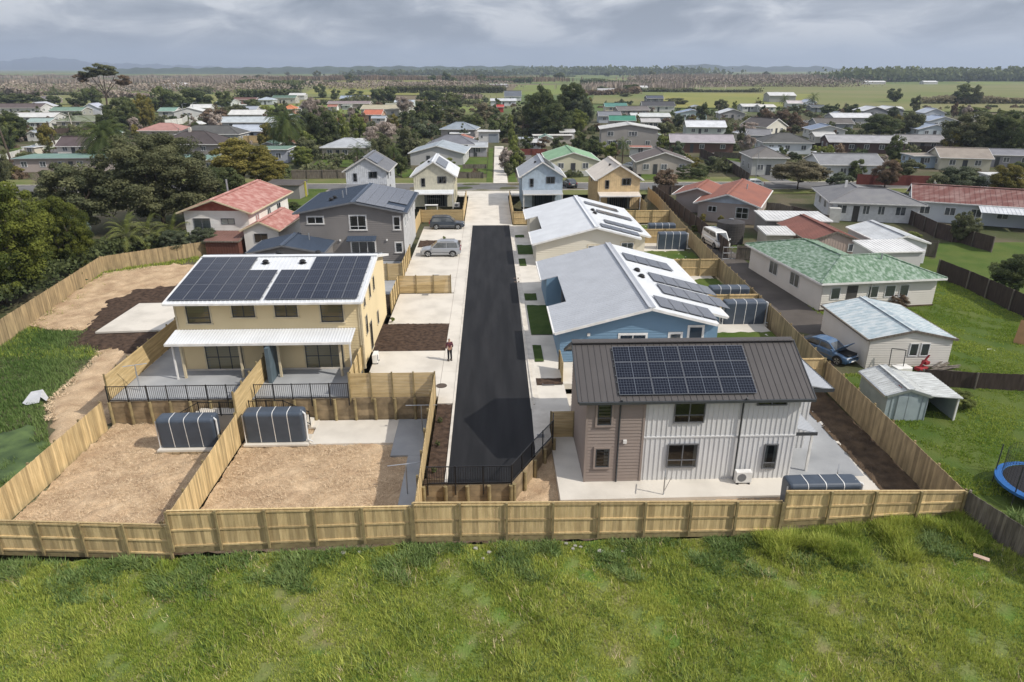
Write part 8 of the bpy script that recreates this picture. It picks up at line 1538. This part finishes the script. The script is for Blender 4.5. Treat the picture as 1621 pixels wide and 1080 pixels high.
for k in range(12):
    for i in range(32): a, b = 2*math.pi*i/32, 2*math.pi*(i+1)/32; mb.tube((1.85*math.cos(a), 1.85*math.sin(a), .9+k*.115), (1.85*math.cos(b), 1.85*math.sin(b), .9+k*.115), .006, n=3)
mb.build('safety_net', net, o, kind='stuff')
# red machine, fridge, frames at the garage
x, y = 30.4, 43.2; o = empty('mower', (x, y, -.55), R(20), 'red garden machine standing against the white garage', 'machine'); rd = mat('machine red', (.30, .03, .035), .6); MB().box(-.45, .4, -.25, .25, .2, .45).build('deck', rd, o, bevel=.05); MB().beam((-.2, 0, .5), (.5, 0, 1.25), .12, .06).build('handle', rd, o); MB().box(.1, .5, -.2, .2, .6, .85).build('engine', rd, o, bevel=.04)
for dx in (-.45, .35): 
    for dy in (-.32, .32): MB().cyl((0, 0), .18, -.04, .04, 12).build('wheel', M['black'], o, mat4=Matrix.Translation((dx, dy, .18)) @ Matrix.Rotation(R(90), 4, 'X'))
x, y = 28.9, 43.1; o = empty('fridge', (x, y, -.55), R(8), 'old white fridge lying in front of the white garage', 'fridge'); MB().box(-.6, .6, -.35, .35, 0, .55).build('cabinet', M['white'], o, bevel=.03); MB().box(-.55, .55, -.37, -.351, .05, .5).build('door', M['white'], o)
o = empty('window_frame', (28.1, 43.3, -.55), R(-20), 'dark metal screen frame leaning on the white garage', 'frame'); mb = MB()
for p, q in (((0, 0, 0), (0, .3, 1.7)), ((.9, 0, 0), (.9, .3, 1.7)), ((0, 0, 0), (.9, 0, 0)), ((0, .3, 1.7), (.9, .3, 1.7))): MB().beam(p, q, .05, .05).build('bar', M['frame_d'], o)
o = empty('timber_pile', (32.0, 43.2, -.55), R(10), 'untidy pile of old boards beside the red machine', 'timber pile')
for i in range(14): MB().box(-1.2, 1.2, -.06, .06, 0, .03).build('board', M['old_tim'], o, mat4=Matrix.Translation((random.uniform(-.4, .4), random.uniform(-.5, .4), .05+i*.035)) @ Matrix.Rotation(random.uniform(-.5, .5), 4, 'Z'))
x, y = G(1613, 548, -.5); o = empty('playhouse_ramp', (x, y, -.5), 0, 'orange brown plywood sheet leaning at the right margin of the lawn', 'plywood sheet'); MB().beam((0, 0, 0), (.5, .4, 1.9), .9, .04).build('sheet', mat('orange plywood', (.42, .24, .12), .8), o)
x, y = G(1567, 556, -.5); o = empty('litter', (x, y, -.46), .4, 'scrap of white plastic lying on the right lawn', 'litter'); MB().poly([(-.5, -.1, 0), (.1, -.3, .05), (.6, .1, .02), (0, .25, .06)]).build('sheet', M['white'], o)
# yellow shade and things by the left street
x, y = G(154, 290, 0); o = empty('shade_sail', (x, y, 0), 0, 'small yellow shade seen through the left trees', 'shade sail'); MB().poly([(-1, 0, 2.2), (1, 0, 2.4), (1.2, 1, 2.2), (-.8, 1, 2.3)]).build('canvas', mat('yellow canvas', (.7, .6, .05), .7), o)
# rubbish by the fence foot in the field
for i in range(26):
    xx = random.uniform(-10, 21); yy = random.uniform(25.3, 26.2); s = random.uniform(.05, .16); mb = MB(); mb.prism([(math.cos(a)*s*random.uniform(.6, 1.2), math.sin(a)*s*random.uniform(.6, 1.1), 0) for a in (0, 1.2, 2.4, 3.6, 5)], (0, 0, s*.6)); o = mb.build('stone', mat('pale rubble', (.42, .41, .38), .9, c2=(.3, .29, .27), rnd=.2)); o.location = (xx, yy, float(field_h(np.array(xx), np.array(yy)))+.02); tag(o, 'lump of pale concrete rubble at the foot of the front fence', 'rubble', 'rubble along the front fence')
o = MB().box(-.3, .3, -.1, .1, 0, .05).build('plank', mat('pinkish plank', (.5, .36, .28), .8)); xx, yy = G(1548, 900, -.9); o.location = (xx, yy, float(field_h(np.array(xx), np.array(yy)))+.25); o.rotation_euler = (.1, .05, -.6); tag(o, 'broken pinkish plank lying in the grass near the right fence corner', 'plank')
# patio furniture behind the grey house
o = empty('outdoor_table', (-8.6, 101.5, 0), 0, 'white outdoor table under the verandah of the lemon cottage', 'table'); MB().box(-.95, .95, -.4, .4, .70, .75).build('table_top', M['white'], o)
for dx in (-.85, .85):
    for dy in (-.32, .32): MB().box(dx-.03, dx+.03, dy-.03, dy+.03, 0, .7).build('leg', M['white'], o)
heat_pump(-4.9, 103.2, 0, 0, 'white heat pump behind the lemon cottage')
o = empty('wheelie_bin', (*G(1035, 304, 0), 0), 0, 'dark wheelie bin on the verge by the brown round tree', 'bin'); MB().box(-.28, .28, -.3, .3, .05, .98).build('bin_body', M['frame_d'], o, bevel=.03); MB().box(-.3, .3, -.33, .32, .98, 1.05).build('lid', M['frame_d'], o)
# young shrub seedlings in the beds
for i in range(9):
    y = 30.5+i*.9; tree('seedling', 'dark', -2.95+random.uniform(-.15, .15), y, .35, .35, 'tiny seedling planted in the narrow mulch bed beside the drive', 'round', 0, 20, .1, 0, 'seedlings in the mulch bed', 'plant') if i % 3 == 0 else None
for px, py in ((625, 518), (697, 524), (690, 388)):
    x, y = G(px, py, 0)
for x, y, lab in ((-8.1, 53.2, 'small green plant at the upper left corner of the large mulch bed'), (-5.6, 82.3, 'small green plant between the two mulch beds behind the silver car')): tree('seedling', 'bright', x, y, .5, .4, lab, 'round', 0, 21, .1, 0, cat='plant')
# gate by gravel drive
x, y = G(1143, 412, -.2); o = empty('farm_gate', (x, y, -.15), 0, 'galvanised pipe gate at the end of the gravel drive', 'gate')
for z in (.1, .75, 1.4): MB().tube((0, 0, z), (1.9, 0, z), .03, n=6).build('rail', M['galv'], o)
for xx in (0, .95, 1.9): MB().tube((xx, 0, 0), (xx, 0, 1.5), .035, n=6).build('post', M['galv'], o)
# ---------------------------------------------------------------- air
mb = MB(); mb.box(-11500, 11500, -600, 14000, -6, 320); hzm = bpy.data.materials.new('air'); hzm.use_nodes = True; t = hzm.node_tree; t.nodes.clear(); pv = t.nodes.new('ShaderNodeVolumePrincipled'); pv.inputs['Color'].default_value = (.70, .82, 1.0, 1); pv.inputs['Density'].default_value = .00017; pv.inputs['Anisotropy'].default_value = .2; oo = t.nodes.new('ShaderNodeOutputMaterial'); t.links.new(pv.outputs[0], oo.inputs['Volume'])
tag(mb.build('haze', hzm), kind='stuff')
sc.cycles.volume_bounces = 0; sc.cycles.transparent_max_bounces = 24
